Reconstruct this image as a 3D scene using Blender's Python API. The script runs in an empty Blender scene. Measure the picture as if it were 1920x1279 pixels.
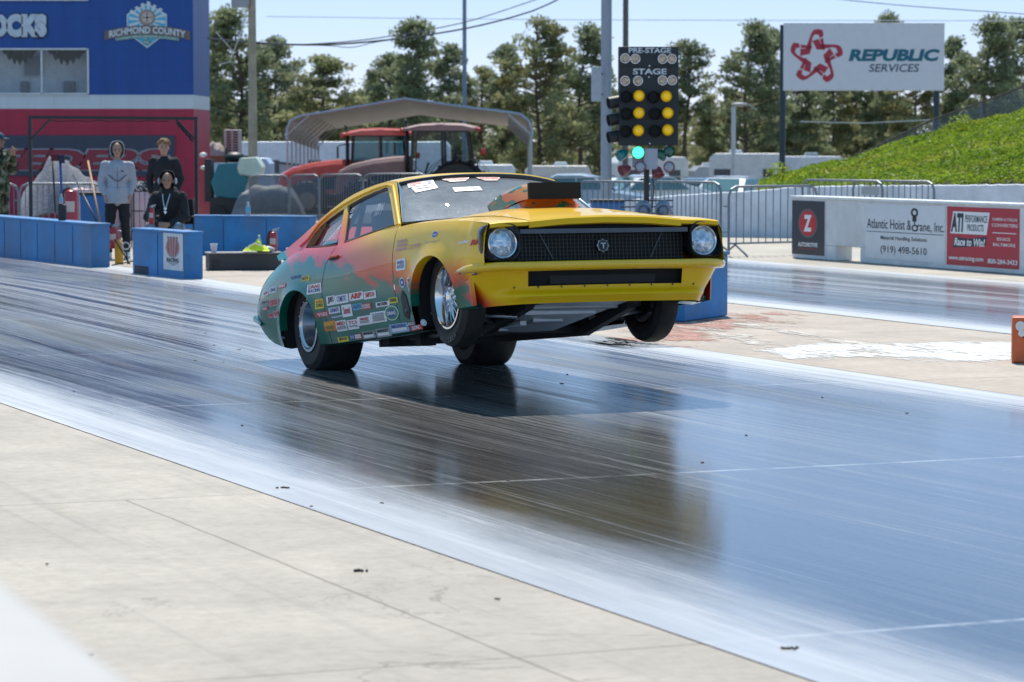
import bpy, bmesh, math, random
from mathutils import Vector, Matrix, noise
from mathutils.geometry import tessellate_polygon
R_ = math.radians
sc = bpy.context.scene
col = sc.collection
# ---------------------------------------------------------------- camera
H = 1.672; FPX = 5700.0; PITCH = math.atan((639.5-258.0)/FPX)
cam = bpy.data.cameras.new('camera'); co = bpy.data.objects.new('camera', cam); col.objects.link(co)
cam.sensor_width = 36.0; cam.lens = 36.0*FPX/1920.0; cam.clip_start = 0.5; cam.clip_end = 3000
co.location = (0, 0, H); co.rotation_euler = (R_(90)-PITCH, 0, 0)
cam.dof.use_dof = True; cam.dof.focus_distance = 20.6; cam.dof.aperture_fstop = 5.6
sc.camera = co
# ---------------------------------------------------------------- sky and sun
SUN_EL = 59.0; SUN_AZ = -2.0
w = bpy.data.worlds.new("World"); sc.world = w; w.use_nodes = True
nt = w.node_tree; bg = nt.nodes['Background']
sky = nt.nodes.new('ShaderNodeTexSky'); sky.sky_type = 'NISHITA'; sky.sun_disc = False
sky.sun_elevation = R_(SUN_EL); sky.sun_rotation = R_(SUN_AZ); sky.altitude = 3000; sky.air_density = 0.9; sky.dust_density = 0.0; sky.ozone_density = 7
vm = nt.nodes.new('ShaderNodeVectorMath'); vm.operation = 'MULTIPLY_ADD'      # thin high haze added to the clear-sky model
vm.inputs[1].default_value = (0.95, 0.62, 0.60); vm.inputs[2].default_value = (1.1, 2.55, 3.65)
nt.links.new(sky.outputs[0], vm.inputs[0]); nt.links.new(vm.outputs[0], bg.inputs[0]); bg.inputs[1].default_value = 0.1
sl = bpy.data.lights.new('sun', 'SUN'); sl.energy = 4.2; sl.angle = R_(0.5); sl.color = (1.0, 0.94, 0.84)
so = bpy.data.objects.new('sun', sl); col.objects.link(so); so.rotation_euler = (-R_(90-SUN_EL), 0, -R_(SUN_AZ)); so.location = (0, 0, 30)
sc.view_settings.view_transform = 'Standard'; sc.view_settings.look = 'None'
sc.view_settings.exposure = 0.35; sc.view_settings.gamma = 1.0
sc.render.engine = 'CYCLES'; sc.cycles.max_bounces = 7; sc.cycles.transparent_max_bounces = 12
sc.cycles.use_denoising = True
# ---------------------------------------------------------------- frames of reference
TH = R_(22.9)
UD = Vector((-math.sin(TH), math.cos(TH), 0)); RD = Vector((math.cos(TH), math.sin(TH), 0))
def TR(u, r, z=0): return UD*u + RD*r + Vector((0, 0, z))
CA, SA = math.cos(PITCH), math.sin(PITCH)
def ray(px, py):
    u = (px-960.0)/FPX; v = (639.5-py)/FPX
    return Vector((u, CA+v*SA, -SA+v*CA))
CAMP = Vector((0, 0, H))
def P(px, py, Y):
    d = ray(px, py); return CAMP + d*(Y/d.y)
def G(px, py, z=0):
    d = ray(px, py); return CAMP + d*((z-H)/d.z)
def gz(Y):
    return 0.0 if Y < 58 else -(min(Y, 200)-58)*0.024
def lerp(a, b, t): return a+(b-a)*t
def itp(tab, x):
    if x <= tab[0][0]: return tab[0][1]
    for (a, b), (c, d) in zip(tab, tab[1:]):
        if x <= c:
            t = (x-a)/(c-a); return b+(d-b)*t
    return tab[-1][1]
def itps(tab, x):                      # smooth (Catmull-Rom) table look-up
    n = len(tab)
    if x <= tab[0][0]: return tab[0][1]
    if x >= tab[-1][0]: return tab[-1][1]
    for i in range(n-1):
        if x <= tab[i+1][0]:
            x0, y0 = tab[i]; x1, y1 = tab[i+1]
            m0 = (y1-tab[i-1][1])/(x1-tab[i-1][0]) if i > 0 else (y1-y0)/(x1-x0)
            m1 = (tab[i+2][1]-y0)/(tab[i+2][0]-x0) if i+2 < n else (y1-y0)/(x1-x0)
            h = x1-x0; t = (x-x0)/h
            return (2*t**3-3*t**2+1)*y0+(t**3-2*t**2+t)*h*m0+(-2*t**3+3*t**2)*y1+(t**3-t**2)*h*m1
# ---------------------------------------------------------------- materials
class NT:
    def __init__(s, m): s.t = m.node_tree; s.n = s.t.nodes; s.l = s.t.links
    def node(s, typ, **kw):
        n = s.n.new(typ)
        for k, v in kw.items():
            if k.startswith('i_'):
                k = k[2:]; k = int(k) if k.isdigit() else k.replace('_', ' ')
                if hasattr(v, 'is_linked') or isinstance(v, bpy.types.NodeSocket): s.l.new(v, n.inputs[k])
                else: n.inputs[k].default_value = v
            else: setattr(n, k, v)
        return n
    def math(s, op, a, b=None, clamp=False):
        n = s.n.new('ShaderNodeMath'); n.operation = op; n.use_clamp = clamp
        for i, v in enumerate([a, b]):
            if v is None: continue
            if isinstance(v, (int, float)): n.inputs[i].default_value = v
            else: s.l.new(v, n.inputs[i])
        return n.outputs[0]
    def mix(s, f, a, b, mode='MIX'):
        n = s.n.new('ShaderNodeMix'); n.data_type = 'RGBA'; n.blend_type = mode
        for i, v in ((0, f), (6, a), (7, b)):
            if isinstance(v, (int, float)): n.inputs[i].default_value = v
            elif isinstance(v, (tuple, list)): n.inputs[i].default_value = (*v[:3], 1)
            else: s.l.new(v, n.inputs[i])
        return n.outputs[2]
    def ramp(s, f, stops, interp='LINEAR'):
        n = s.n.new('ShaderNodeValToRGB'); n.color_ramp.interpolation = interp
        e = n.color_ramp.elements
        while len(e) < len(stops): e.new(0.5)
        for el, (p, c) in zip(e, stops):
            el.position = p; el.color = (c, c, c, 1) if isinstance(c, (int, float)) else (*c[:3], 1)
        s.l.new(f, n.inputs[0]); return n.outputs[0]
    def noise(s, vec, scale=5, detail=4, rough=0.55, dist=0.0):
        n = s.n.new('ShaderNodeTexNoise'); n.inputs['Scale'].default_value = scale; n.inputs['Detail'].default_value = detail
        n.inputs['Roughness'].default_value = rough; n.inputs['Distortion'].default_value = dist
        s.l.new(vec, n.inputs['Vector']); return n.outputs[0]
    def mapv(s, vec, sc_=(1, 1, 1), loc=(0, 0, 0)):
        n = s.n.new('ShaderNodeMapping'); n.inputs['Scale'].default_value = sc_; n.inputs['Location'].default_value = loc
        s.l.new(vec, n.inputs[0]); return n.outputs[0]
def newmat(name):
    m = bpy.data.materials.new(name); m.use_nodes = True
    t = NT(m); p = m.node_tree.nodes['Principled BSDF']; return m, t, p
MATS = {}
def M(name, c, rough=0.5, metal=0.0, var=0.12, scale=6.0, bump=0.0, coat=0.0, emit=0.0, spec=0.5, dirt=0.0, trans=0.0):
    if name in MATS: return MATS[name]
    m, t, p = newmat(name)
    tc = t.node('ShaderNodeTexCoord').outputs['Object']
    nz = t.noise(tc, scale, 5, 0.6)
    f = t.ramp(nz, [(0.3, 0.0), (0.7, 1.0)])
    lo = tuple(max(0, k*(1-var)) for k in c[:3]); hi = tuple(min(1, k*(1+var)) for k in c[:3])
    cc = t.mix(f, lo, hi)
    if dirt > 0:
        n2 = t.noise(tc, scale*0.35, 6, 0.7, 0.6)
        d = t.math('MULTIPLY', t.ramp(n2, [(0.45, 0.0), (0.75, 1.0)]), dirt)
        cc = t.mix(d, cc, (0.16, 0.135, 0.11))
    t.l.new(cc, p.inputs['Base Color'])
    rr = t.math('ADD', t.math('MULTIPLY', nz, 0.2), rough-0.1, True); t.l.new(rr, p.inputs['Roughness'])
    p.inputs['Metallic'].default_value = metal; p.inputs['Specular IOR Level'].default_value = spec
    p.inputs['Coat Weight'].default_value = coat; p.inputs['Coat Roughness'].default_value = 0.04
    if trans: p.inputs['Transmission Weight'].default_value = trans
    if emit:
        p.inputs['Emission Color'].default_value = (*c[:3], 1); p.inputs['Emission Strength'].default_value = emit
    if bump:
        b = t.node('ShaderNodeBump', i_Strength=bump, i_Distance=0.02); t.l.new(t.noise(tc, scale*6, 6, 0.7), b.inputs['Height']); t.l.new(b.outputs[0], p.inputs['Normal'])
    MATS[name] = m; return m
def glassmat(name, tint=(0.25, 0.3, 0.33), refl=1.45, rough=0.02, dust_haze=0.0):
    if name in MATS: return MATS[name]
    m, t, p = newmat(name); t.n.remove(p)
    out = [n for n in t.n if n.type == 'OUTPUT_MATERIAL'][0]
    tr = t.node('ShaderNodeBsdfTransparent'); tr.inputs[0].default_value = (*tint, 1)
    gl = t.node('ShaderNodeBsdfGlossy'); gl.inputs['Roughness'].default_value = rough
    fr = t.node('ShaderNodeFresnel'); fr.inputs[0].default_value = refl
    mx = t.node('ShaderNodeMixShader'); t.l.new(fr.outputs[0], mx.inputs[0]); t.l.new(tr.outputs[0], mx.inputs[1]); t.l.new(gl.outputs[0], mx.inputs[2])
    last = mx
    if dust_haze:
        df = t.node('ShaderNodeBsdfDiffuse'); df.inputs[0].default_value = (0.75, 0.78, 0.82, 1)  # dust film, with the pale haze on the glass painted in
        tc = t.node('ShaderNodeTexCoord').outputs['Object']
        n1 = t.noise(tc, 60, 5, 0.75); n2 = t.noise(tc, 3.5, 5, 0.7)
        f = t.math('ADD', t.math('MULTIPLY', t.math('MULTIPLY', t.ramp(n1, [(0.52, 0.0), (0.75, 0.5)]), t.ramp(n2, [(0.45, 0.0), (0.62, 1.0)])), .7), t.math('ADD', t.math('MULTIPLY', t.ramp(n2, [(0.3, 0), (0.7, 1)]), .16), .26))
        sz = t.node('ShaderNodeSeparateXYZ'); t.l.new(tc, sz.inputs[0]); mz = t.node('ShaderNodeMapRange', i_1=.92, i_2=1.25, i_3=1.35, i_4=.55); t.l.new(sz.outputs[2], mz.inputs[0]); f = t.math('MULTIPLY', f, mz.outputs[0])  # painted haze is stronger low on the glass, weaker near the roof
        f = t.math('MULTIPLY', f, dust_haze, True)
        m2 = t.node('ShaderNodeMixShader'); t.l.new(f, m2.inputs[0]); t.l.new(mx.outputs[0], m2.inputs[1]); t.l.new(df.outputs[0], m2.inputs[2]); last = m2
    t.l.new(last.outputs[0], out.inputs[0]); MATS[name] = m; return m
# ---------------------------------------------------------------- mesh helpers
class MB:
    def __init__(s): s.v = []; s.f = []; s.m = []; s.s = []
    def add(s, vs, fs, mi=0, smooth=False):
        b = len(s.v); s.v += [Vector(v) for v in vs]
        for f in fs: s.f.append([i+b for i in f]); s.m.append(mi); s.s.append(smooth)
        return s
    def box(s, c, d, rot=None, mi=0, taper=1.0):
        c = Vector(c); x, y, z = d[0]/2, d[1]/2, d[2]/2
        vs = [Vector((a*x*(taper if k > 0 else 1), b*y*(taper if k > 0 else 1), k*z)) for k in (-1, 1) for a, b in ((-1, -1), (1, -1), (1, 1), (-1, 1))]
        if rot is not None:
            mt = rot if isinstance(rot, Matrix) else Matrix.Rotation(rot, 3, 'Z'); vs = [mt @ v for v in vs]
        return s.add([v+c for v in vs], [(3, 2, 1, 0), (4, 5, 6, 7), (0, 1, 5, 4), (1, 2, 6, 5), (2, 3, 7, 6), (3, 0, 4, 7)], mi)
    def bar(s, a, b, wd, dp, mi=0, up=Vector((0, 0, 1))):
        a = Vector(a); b = Vector(b); d = (b-a); L = d.length; d.normalize()
        sx = d.cross(up)
        if sx.length < 1e-4: sx = Vector((1, 0, 0))
        sx.normalize(); uz = sx.cross(d)
        vs = [p+sx*i*wd/2+uz*j*dp/2 for p in (a, b) for i, j in ((-1, -1), (1, -1), (1, 1), (-1, 1))]
        return s.add(vs, [(3, 2, 1, 0), (4, 5, 6, 7), (0, 1, 5, 4), (1, 2, 6, 5), (2, 3, 7, 6), (3, 0, 4, 7)], mi)
    def tube(s, path, r, seg=8, mi=0, cap=True, smooth=True):
        path = [Vector(p) for p in path]; n = len(path); rs = r if isinstance(r, (list, tuple)) else [r]*n
        b = len(s.v); prev = None
        for i, p in enumerate(path):
            d = (path[min(i+1, n-1)]-path[max(i-1, 0)]).normalized()
            if prev is None:
                a = Vector((0, 0, 1)) if abs(d.z) < 0.9 else Vector((1, 0, 0))
                x = d.cross(a).normalized()
            else:
                x = prev-d*prev.dot(d)
                x = x.normalized() if x.length > 1e-6 else d.cross(Vector((0.3, 0.5, 0.8))).normalized()
            prev = x; y = d.cross(x)
            for k in range(seg):
                t = 2*math.pi*k/seg; s.v.append(p+(x*math.cos(t)+y*math.sin(t))*rs[i])
        for i in range(n-1):
            for k in range(seg):
                s.f.append([b+i*seg+k, b+i*seg+(k+1) % seg, b+(i+1)*seg+(k+1) % seg, b+(i+1)*seg+k]); s.m.append(mi); s.s.append(smooth)
        if cap:
            s.f.append([b+k for k in range(seg)][::-1]); s.m.append(mi); s.s.append(False)
            s.f.append([b+(n-1)*seg+k for k in range(seg)]); s.m.append(mi); s.s.append(False)
        return s
    def lathe(s, prof, origin, axis, seg=32, mi=0, smooth=True, mis=None):
        o = Vector(origin); ax = Vector(axis).normalized()
        a = Vector((0, 0, 1)) if abs(ax.z) < 0.9 else Vector((1, 0, 0))
        x = ax.cross(a).normalized(); y = ax.cross(x); b = len(s.v)
        for (h, r) in prof:
            for k in range(seg):
                t = 2*math.pi*k/seg; s.v.append(o+ax*h+(x*math.cos(t)+y*math.sin(t))*r)
        for i in range(len(prof)-1):
            for k in range(seg):
                s.f.append([b+i*seg+k, b+(i+1)*seg+k, b+(i+1)*seg+(k+1) % seg, b+i*seg+(k+1) % seg]); s.m.append(mis[i] if mis else mi); s.s.append(smooth)
        return s
    def grid(s, rows, mi=0, smooth=True, closed=False):
        b = len(s.v); nr = len(rows); nc = len(rows[0])
        for r in rows: s.v += [Vector(p) for p in r]
        for i in range(nr-1):
            for j in range(nc if closed else nc-1):
                s.f.append([b+i*nc+j, b+i*nc+(j+1) % nc, b+(i+1)*nc+(j+1) % nc, b+(i+1)*nc+j]); s.m.append(mi); s.s.append(smooth)
        return s
    def prism(s, pts, d, mi=0):           # polygon extruded along d
        pts = [Vector(p) for p in pts]; d = Vector(d); n = len(pts)
        tr = tessellate_polygon([pts])
        s.add(pts, [list(t) for t in tr], mi); s.add([p+d for p in pts], [list(t)[::-1] for t in tr], mi)
        return s.add(pts+[p+d for p in pts], [(i, (i+1) % n, n+(i+1) % n, n+i) for i in range(n)], mi)
    def ell(s, c, r, seg=12, rings=8, mi=0, rot=None):
        c = Vector(c); vs = []
        for i in range(rings+1):
            a = math.pi*i/rings
            for k in range(seg):
                t = 2*math.pi*k/seg; v = Vector((r[0]*math.sin(a)*math.cos(t), r[1]*math.sin(a)*math.sin(t), r[2]*math.cos(a)))
                vs.append(c+(rot @ v if rot else v))
        fs = [(i*seg+k, (i+1)*seg+k, (i+1)*seg+(k+1) % seg, i*seg+(k+1) % seg) for i in range(rings) for k in range(seg)]
        return s.add(vs, fs, mi, True)
    def build(s, name, mats, parent=None, bevel=0, sharp=35, keep=False):
        me = bpy.data.meshes.new(name); me.from_pydata([tuple(v) for v in s.v], [], s.f)
        for i, pl in enumerate(me.polygons): pl.material_index = s.m[i]; pl.use_smooth = s.s[i]
        for m in (mats if isinstance(mats, (list, tuple)) else [mats]): me.materials.append(m)
        bm = bmesh.new(); bm.from_mesh(me)
        if not keep: bmesh.ops.remove_doubles(bm, verts=bm.verts, dist=1e-5)
        bmesh.ops.recalc_face_normals(bm, faces=bm.faces)
        for e in bm.edges:
            if len(e.link_faces) == 2 and e.calc_face_angle(0) > R_(sharp): e.smooth = False
        bm.to_mesh(me); bm.free(); me.update()
        o = bpy.data.objects.new(name, me); col.objects.link(o)
        if parent: o.parent = parent
        if bevel:
            b = o.modifiers.new('bevel', 'BEVEL'); b.width = bevel; b.segments = 2; b.limit_method = 'ANGLE'; b.angle_limit = R_(40)
        return o
def thing(name, label, cat, loc=(0, 0, 0), rz=0.0, group=None):
    o = bpy.data.objects.new(name, None); col.objects.link(o); o.location = loc; o.rotation_euler = (0, 0, rz)
    o.empty_display_size = 0.2
    return tag(o, label, cat, group)
def tag(o, label, cat, group=None):
    o['label'] = label; o['category'] = cat
    if group: o['group'] = group
    return o
def struct(o): o['kind'] = 'structure'; return o
def stuff(o, label=None, cat=None):
    o['kind'] = 'stuff'
    if label: o['label'] = label; o['category'] = cat
    return o
def copy_thing(o, loc, rz=None, label=None, scale=None):
    c = o.copy(); col.objects.link(c); c.location = loc
    if rz is not None: c.rotation_euler = (0, 0, rz)
    if scale: c.scale = scale
    if label: c['label'] = label
    for ch in list(o.children):
        d = ch.copy(); col.objects.link(d); d.parent = c
        for g in list(ch.children):
            e = g.copy(); col.objects.link(e); e.parent = d
    return c
_tc = {}
def textmesh(txt, bold=0.0, shear=0.0, space=1.0):
    k = (txt, bold, shear, space)
    if k in _tc: return _tc[k]
    cu = bpy.data.curves.new('t', 'FONT'); cu.body = txt; cu.offset = bold; cu.shear = shear; cu.space_character = space; cu.resolution_u = 3
    o = bpy.data.objects.new('t', cu); me = bpy.data.meshes.new_from_object(o)
    vs = [v.co.copy() for v in me.vertices]; fs = [list(p.vertices) for p in me.polygons]
    bpy.data.objects.remove(o); bpy.data.curves.remove(cu); bpy.data.meshes.remove(me)
    x0 = min(v.x for v in vs); x1 = max(v.x for v in vs); y0 = min(v.y for v in vs); y1 = max(v.y for v in vs)
    vs = [((v.x-x0)/(x1-x0), (v.y-y0)/(y1-y0)) for v in vs]; _tc[k] = (vs, fs); return _tc[k]
def text_to(mb, txt, rect, fn, mi=0, off=0.006, **kw):       # fit text into rect (s0,t0,s1,t1), map through fn(s,t,off)
    vs, fs = textmesh(txt, **kw); s0, t0, s1, t1 = rect
    mb.add([fn(s0+(s1-s0)*a, t0+(t1-t0)*b, off) for a, b in vs], fs, mi)
def rect_to(mb, rect, fn, mi=0, off=0.003, n=3):
    s0, t0, s1, t1 = rect
    mb.grid([[fn(lerp(s0, s1, i/n), lerp(t0, t1, j/n), off) for i in range(n+1)] for j in range(n+1)], mi, False)
def poly_to(mb, pts, fn, mi=0, off=0.004):
    vs = [Vector((a, b, 0)) for a, b in pts]; mb.add([fn(a, b, off) for a, b in pts], [list(t) for t in tessellate_polygon([vs])], mi)
def disc_to(mb, c, ra, rb, fn, mi=0, off=0.004, seg=20, inner=0.0):
    vs = []; fs = []
    for k in range(seg):
        t = 2*math.pi*k/seg
        vs.append(fn(c[0]+ra*math.cos(t), c[1]+rb*math.sin(t), off)); vs.append(fn(c[0]+ra*inner*math.cos(t), c[1]+rb*inner*math.sin(t), off))
    fs = [(2*k, 2*((k+1) % seg), 2*((k+1) % seg)+1, 2*k+1) for k in range(seg)]
    mb.add(vs, fs, mi)
random.seed(7)
WHITE = M('white_paint', (0.72, 0.73, 0.74), 0.5, dirt=0.12); BLACK = M('black_paint', (0.018, 0.019, 0.022), 0.45)
STEEL = M('galvanised_steel', (0.42, 0.45, 0.47), 0.4, 0.7); RUBBER = M('rubber', (0.02, 0.02, 0.021), 0.6)
CHROME = M('chrome', (0.75, 0.77, 0.8), 0.14, 1.0, 0.05); DARKMETAL = M('dark_metal', (0.06, 0.065, 0.07), 0.45, 0.5)
BLUEP = M('blue_barrier_paint', (0.025, 0.19, 0.46), 0.6, 0, 0.25, 2.2, 0.25, dirt=0.55)
RED = M('red_enamel', (0.5, 0.02, 0.02), 0.3); YEL = M('yellow_plastic', (0.75, 0.45, 0.02), 0.4)
INKB = M('black_ink', (0.02, 0.02, 0.025), 0.5, var=0); INKR = M('red_ink', (0.55, 0.02, 0.03), 0.5, var=0.05); INKW = M('white_ink', (0.8, 0.8, 0.8), 0.5, var=0.03)
INKBL = M('blue_ink', (0.02, 0.07, 0.3), 0.5, var=0.05); INKT = M('teal_ink', (0.01, 0.13, 0.2), 0.5, var=0.05); INKG = M('green_ink', (0.03, 0.22, 0.08), 0.5)
INKY = M('yellow_ink', (0.8, 0.62, 0.03), 0.5); INKO = M('orange_ink', (0.7, 0.2, 0.02), 0.5); INKC = M('cyan_ink', (0.1, 0.45, 0.62), 0.5); GREYP = M('grey_plastic', (0.33, 0.35, 0.38), 0.5); INKBR = M('brown_ink', (0.2, 0.09, 0.06), 0.5)
# ================================================================ GROUND, TRACK
def sheet(name, u0, u1, r0, r1, z, mat, thick=None, nu=1):
    mb = MB(); us = [lerp(u0, u1, i/nu) for i in range(nu+1)]
    mb.grid([[(r0, u, z) for u in us], [(r1, u, z) for u in us]], 0, False)
    o = mb.build(name, mat); o.rotation_euler = (0, 0, TH); return struct(o)
def concrete(name, c, joints_r=(), ju=13.6, red=0.0, tint=(0.16, 0.13, 0.1), jw=0.010, stain=0.35, umax=None):
    m, t, p = newmat(name)
    tc = t.node('ShaderNodeTexCoord').outputs['Object']
    n1 = t.noise(tc, 1.1, 6, 0.65, 0.4); n2 = t.noise(tc, 14, 6, 0.7); n3 = t.noise(tc, 0.35, 4, 0.6)
    cc = t.mix(t.ramp(n1, [(0.3, 0), (0.72, 1)]), tuple(k*0.8 for k in c), tuple(min(1, k*1.1) for k in c))
    cc = t.mix(t.math('MULTIPLY', t.ramp(n2, [(0.35, 1), (0.6, 0)]), 0.22), cc, tint)
    cc = t.mix(t.math('MULTIPLY', t.ramp(n3, [(0.48, 0), (0.7, 1)]), stain), cc, tuple(k*0.62 for k in c))
    cr = t.ramp(t.noise(t.mapv(tc, (.5, .5, 1)), 1.2, 8, .62, 1.2), [(0.493, 0), (0.4985, 1), (0.5015, 1), (0.507, 0)]); cr = t.math('MULTIPLY', cr, t.ramp(t.noise(tc, .4, 2, .5), [(.52, 0), (.6, .5)])); cc = t.mix(cr, cc, (0.12, 0.10, 0.085))
    tm = t.ramp(t.noise(t.mapv(tc, (7, .12, 1)), 1, 4, .7), [(.56, 0), (.72, .3)]); cc = t.mix(tm, cc, (0.16, 0.15, 0.15))
    sx = t.node('ShaderNodeSeparateXYZ'); t.l.new(tc, sx.inputs[0]); x, y = sx.outputs[0], sx.outputs[1]
    wob = t.math('MULTIPLY', t.math('SUBTRACT', t.noise(tc, 2.0, 5, 0.7), 0.5), 0.05)
    jm = None
    for jr in joints_r:
        d = t.math('ABSOLUTE', t.math('SUBTRACT', t.math('ADD', x, t.math('MULTIPLY', wob, .5)), jr)); k = t.math('LESS_THAN', d, jw)
        if umax: k = t.math('MULTIPLY', k, t.math('LESS_THAN', y, umax))
        jm = k if jm is None else t.math('MAXIMUM', jm, k)
    # transverse joints every 4.64 m, cut or cracked
    yy = t.math('ADD', t.math('SUBTRACT', y, ju-2.32), wob)
    md = t.math('ABSOLUTE', t.math('SUBTRACT', t.math('FLOORED_MODULO', yy, 4.64), 2.32)); k = t.math('LESS_THAN', md, jw)
    jm = k if jm is None else t.math('MAXIMUM', jm, k)
    cc = t.mix(t.math('MULTIPLY', jm, 0.6), cc, (0.10, 0.085, 0.07))
    t.l.new(cc, p.inputs['Base Color']); p.inputs['Roughness'].default_value = 0.8; p.inputs['Specular IOR Level'].default_value = 0.25
    b = t.node('ShaderNodeBump', i_Strength=0.35, i_Distance=0.01); t.l.new(t.noise(tc, 90, 6, 0.75), b.inputs['Height']); t.l.new(b.outputs[0], p.inputs['Normal'])
    return m
def track_mat(name, r0, r1, near_w, far_w, dark=(0.038, 0.037, 0.037), seed=0.0, light=0.0):
    m, t, p = newmat(name)
    tc = t.node('ShaderNodeTexCoord').outputs['Object']
    sx = t.node('ShaderNodeSeparateXYZ'); t.l.new(tc, sx.inputs[0]); x, y = sx.outputs[0], sx.outputs[1]
    # streaks: very long along the lane (y), fine across (x), laid on a slightly wandering coordinate
    wand = t.math('MULTIPLY', t.math('SUBTRACT', t.noise(t.mapv(tc, (0.12, 0.05, 1), (seed, 0, 0)), 1, 2, 0.5), 0.5), 0.9)
    cx = t.node('ShaderNodeCombineXYZ'); t.l.new(t.math('ADD', x, wand), cx.inputs[0]); t.l.new(y, cx.inputs[1])
    sv = cx.outputs[0]
    s1 = t.noise(t.mapv(sv, (16, 0.05, 1), (seed, 0, 0)), 1, 5, 0.7)
    s2 = t.noise(t.mapv(sv, (1.7, 0.035, 1), (seed+5, 0, 0)), 1, 3, 0.6)
    s3 = t.noise(t.mapv(sv, (55, 0.35, 1), (seed+9, 0, 0)), 1, 3, 0.8)
    s4 = t.noise(tc, 38, 4, 0.8); s5 = t.noise(t.mapv(tc, (0.5, 0.12, 1), (seed, 3, 0)), 1, 4, 0.65)
    nr = t.node('ShaderNodeMapRange', i_1=r0, i_2=r1); t.l.new(t.math('ADD', x, t.math('MULTIPLY', wand, 0.35)), nr.inputs[0])
    band = t.ramp(nr.outputs[0], [(0.0, .9), (0.12, .25), (0.20, .12), (0.36, .18), (0.43, .75), (0.50, .5), (0.56, .95), (0.70, .85), (0.735, .15), (0.81, .2), (0.86, .8), (1.0, 1.0)])
    nu_ = t.node('ShaderNodeMapRange', i_1=13.0, i_2=23.0, i_3=0.28, i_4=1.0); t.l.new(y, nu_.inputs[0]); band = t.math('MULTIPLY', band, nu_.outputs[0])
    worn = t.math('MULTIPLY', t.ramp(s1, [(0.42, 0), (0.55, 1)]), t.math('ADD', t.math('MULTIPLY', band, 1.15), t.math('MULTIPLY', t.ramp(s2, [(0.42, 0.0), (0.66, 1.0)]), 0.28)))
    worn = t.math('MULTIPLY', worn, t.ramp(s4, [(0.3, 0.45), (0.6, 1)]))
    worn = t.math('ADD', t.math('MULTIPLY', worn, 0.9), t.math('MULTIPLY', t.ramp(s3, [(0.47, 0), (0.66, 1)]), 0.42), True)
    worn = t.math('ADD', worn, t.math('MULTIPLY', t.ramp(s5, [(0.45, 0), (0.75, 1)]), 0.16+light), True)
    nu2 = t.node('ShaderNodeMapRange', i_1=12.5, i_2=17.5, i_3=0.42, i_4=1.15); t.l.new(y, nu2.inputs[0]); worn = t.math('MULTIPLY', worn, nu2.outputs[0])
    s6 = t.noise(t.mapv(sv, (5.5, 0.03, 1), (seed+20, 0, 0)), 1, 4, 0.75)      # bolder scuffed lines
    bold = t.math('MULTIPLY', t.ramp(s6, [(0.57, 0), (0.585, 1), (0.61, .7), (0.64, 0)]), t.ramp(t.noise(t.mapv(tc, (30, 1.2, 1)), 1, 5, .8), [(0.36, .15), (0.6, 1)]))
    worn = t.math('MAXIMUM', worn, t.math('MULTIPLY', bold, .7))
    # bare concrete showing at both edges of the lane
    jag = t.math('MULTIPLY', t.math('SUBTRACT', t.noise(t.mapv(tc, (3, 0.5, 1)), 1, 5, 0.75), 0.5), 0.55)
    ex = t.math('ADD', x, jag)
    en = t.node('ShaderNodeMapRange', i_1=r0+near_w+0.35, i_2=r0+near_w-0.25); t.l.new(ex, en.inputs[0])
    ef = t.node('ShaderNodeMapRange', i_1=r1-far_w-0.3, i_2=r1-far_w+0.3); t.l.new(ex, ef.inputs[0])
    edge = t.math('MAXIMUM', en.outputs[0], ef.outputs[0])
    # expansion joints across the lane: pale, broken lines
    wob = t.math('MULTIPLY', t.math('SUBTRACT', t.noise(tc, 1.2, 5, 0.7), 0.5), 0.06)
    yy = t.math('ADD', t.math('SUBTRACT', y, 13.6-2.32), wob)
    md = t.math('ABSOLUTE', t.math('SUBTRACT', t.math('FLOORED_MODULO', yy, 4.64), 2.32))
    jn = t.math('MULTIPLY', t.math('LESS_THAN', md, 0.022), t.ramp(t.noise(t.mapv(tc, (1.5, 1, 1)), 2, 4, 0.7), [(0.38, 0.05), (0.6, 1)]))
    blot = t.ramp(s5, [(0.3, 0.55), (0.7, 1.3)])
    base = t.mix(worn, t.mix(t.ramp(s4, [(.4, 0), (.7, 1)]), tuple(k*.6 for k in dark), tuple(k*1.7 for k in dark)), (0.36, 0.35, 0.35))
    base = t.mix(t.math('MULTIPLY', edge, t.ramp(t.noise(t.mapv(tc, (6, 0.4, 1)), 1, 5, 0.7), [(0.3, 0.6), (0.6, 0.97)])), base, (0.46, 0.46, 0.475))
    base = t.mix(t.math('MULTIPLY', jn, 0.8), base, (0.5, 0.5, 0.5))
    t.l.new(base, p.inputs['Base Color'])
    rg = t.math('ADD', t.math('MULTIPLY', worn, 0.16), 0.085); rg = t.math('ADD', rg, t.math('MULTIPLY', edge, 0.22)); rg = t.math('ADD', rg, t.math('MULTIPLY', t.math('SUBTRACT', s5, 0.5), 0.07), True)
    grv = t.ramp(nr.outputs[0], [(0.14, 0), (0.20, 1), (0.36, 1), (0.41, 0), (0.70, 0), (0.74, 1), (0.80, 1), (0.85, 0)])      # matte laid-down rubber, some of the building's dark reflection painted in
    gu = t.node('ShaderNodeMapRange', i_1=14.5, i_2=19.0); t.l.new(y, gu.inputs[0])
    gmk = t.math('MULTIPLY', t.math('MULTIPLY', grv, gu.outputs[0]), t.ramp(t.noise(t.mapv(sv, (4, .05, 1), (seed+3, 0, 0)), 1, 5, .7), [(.36, 0.05), (.56, 1)]))
    gmk = t.math('MULTIPLY', gmk, t.ramp(t.noise(t.mapv(tc, (.8, .22, 1)), 1, 3, .5), [(.38, .25), (.6, 1)]))
    rg = t.math('ADD', rg, t.math('MULTIPLY', gmk, .30), True)
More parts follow.
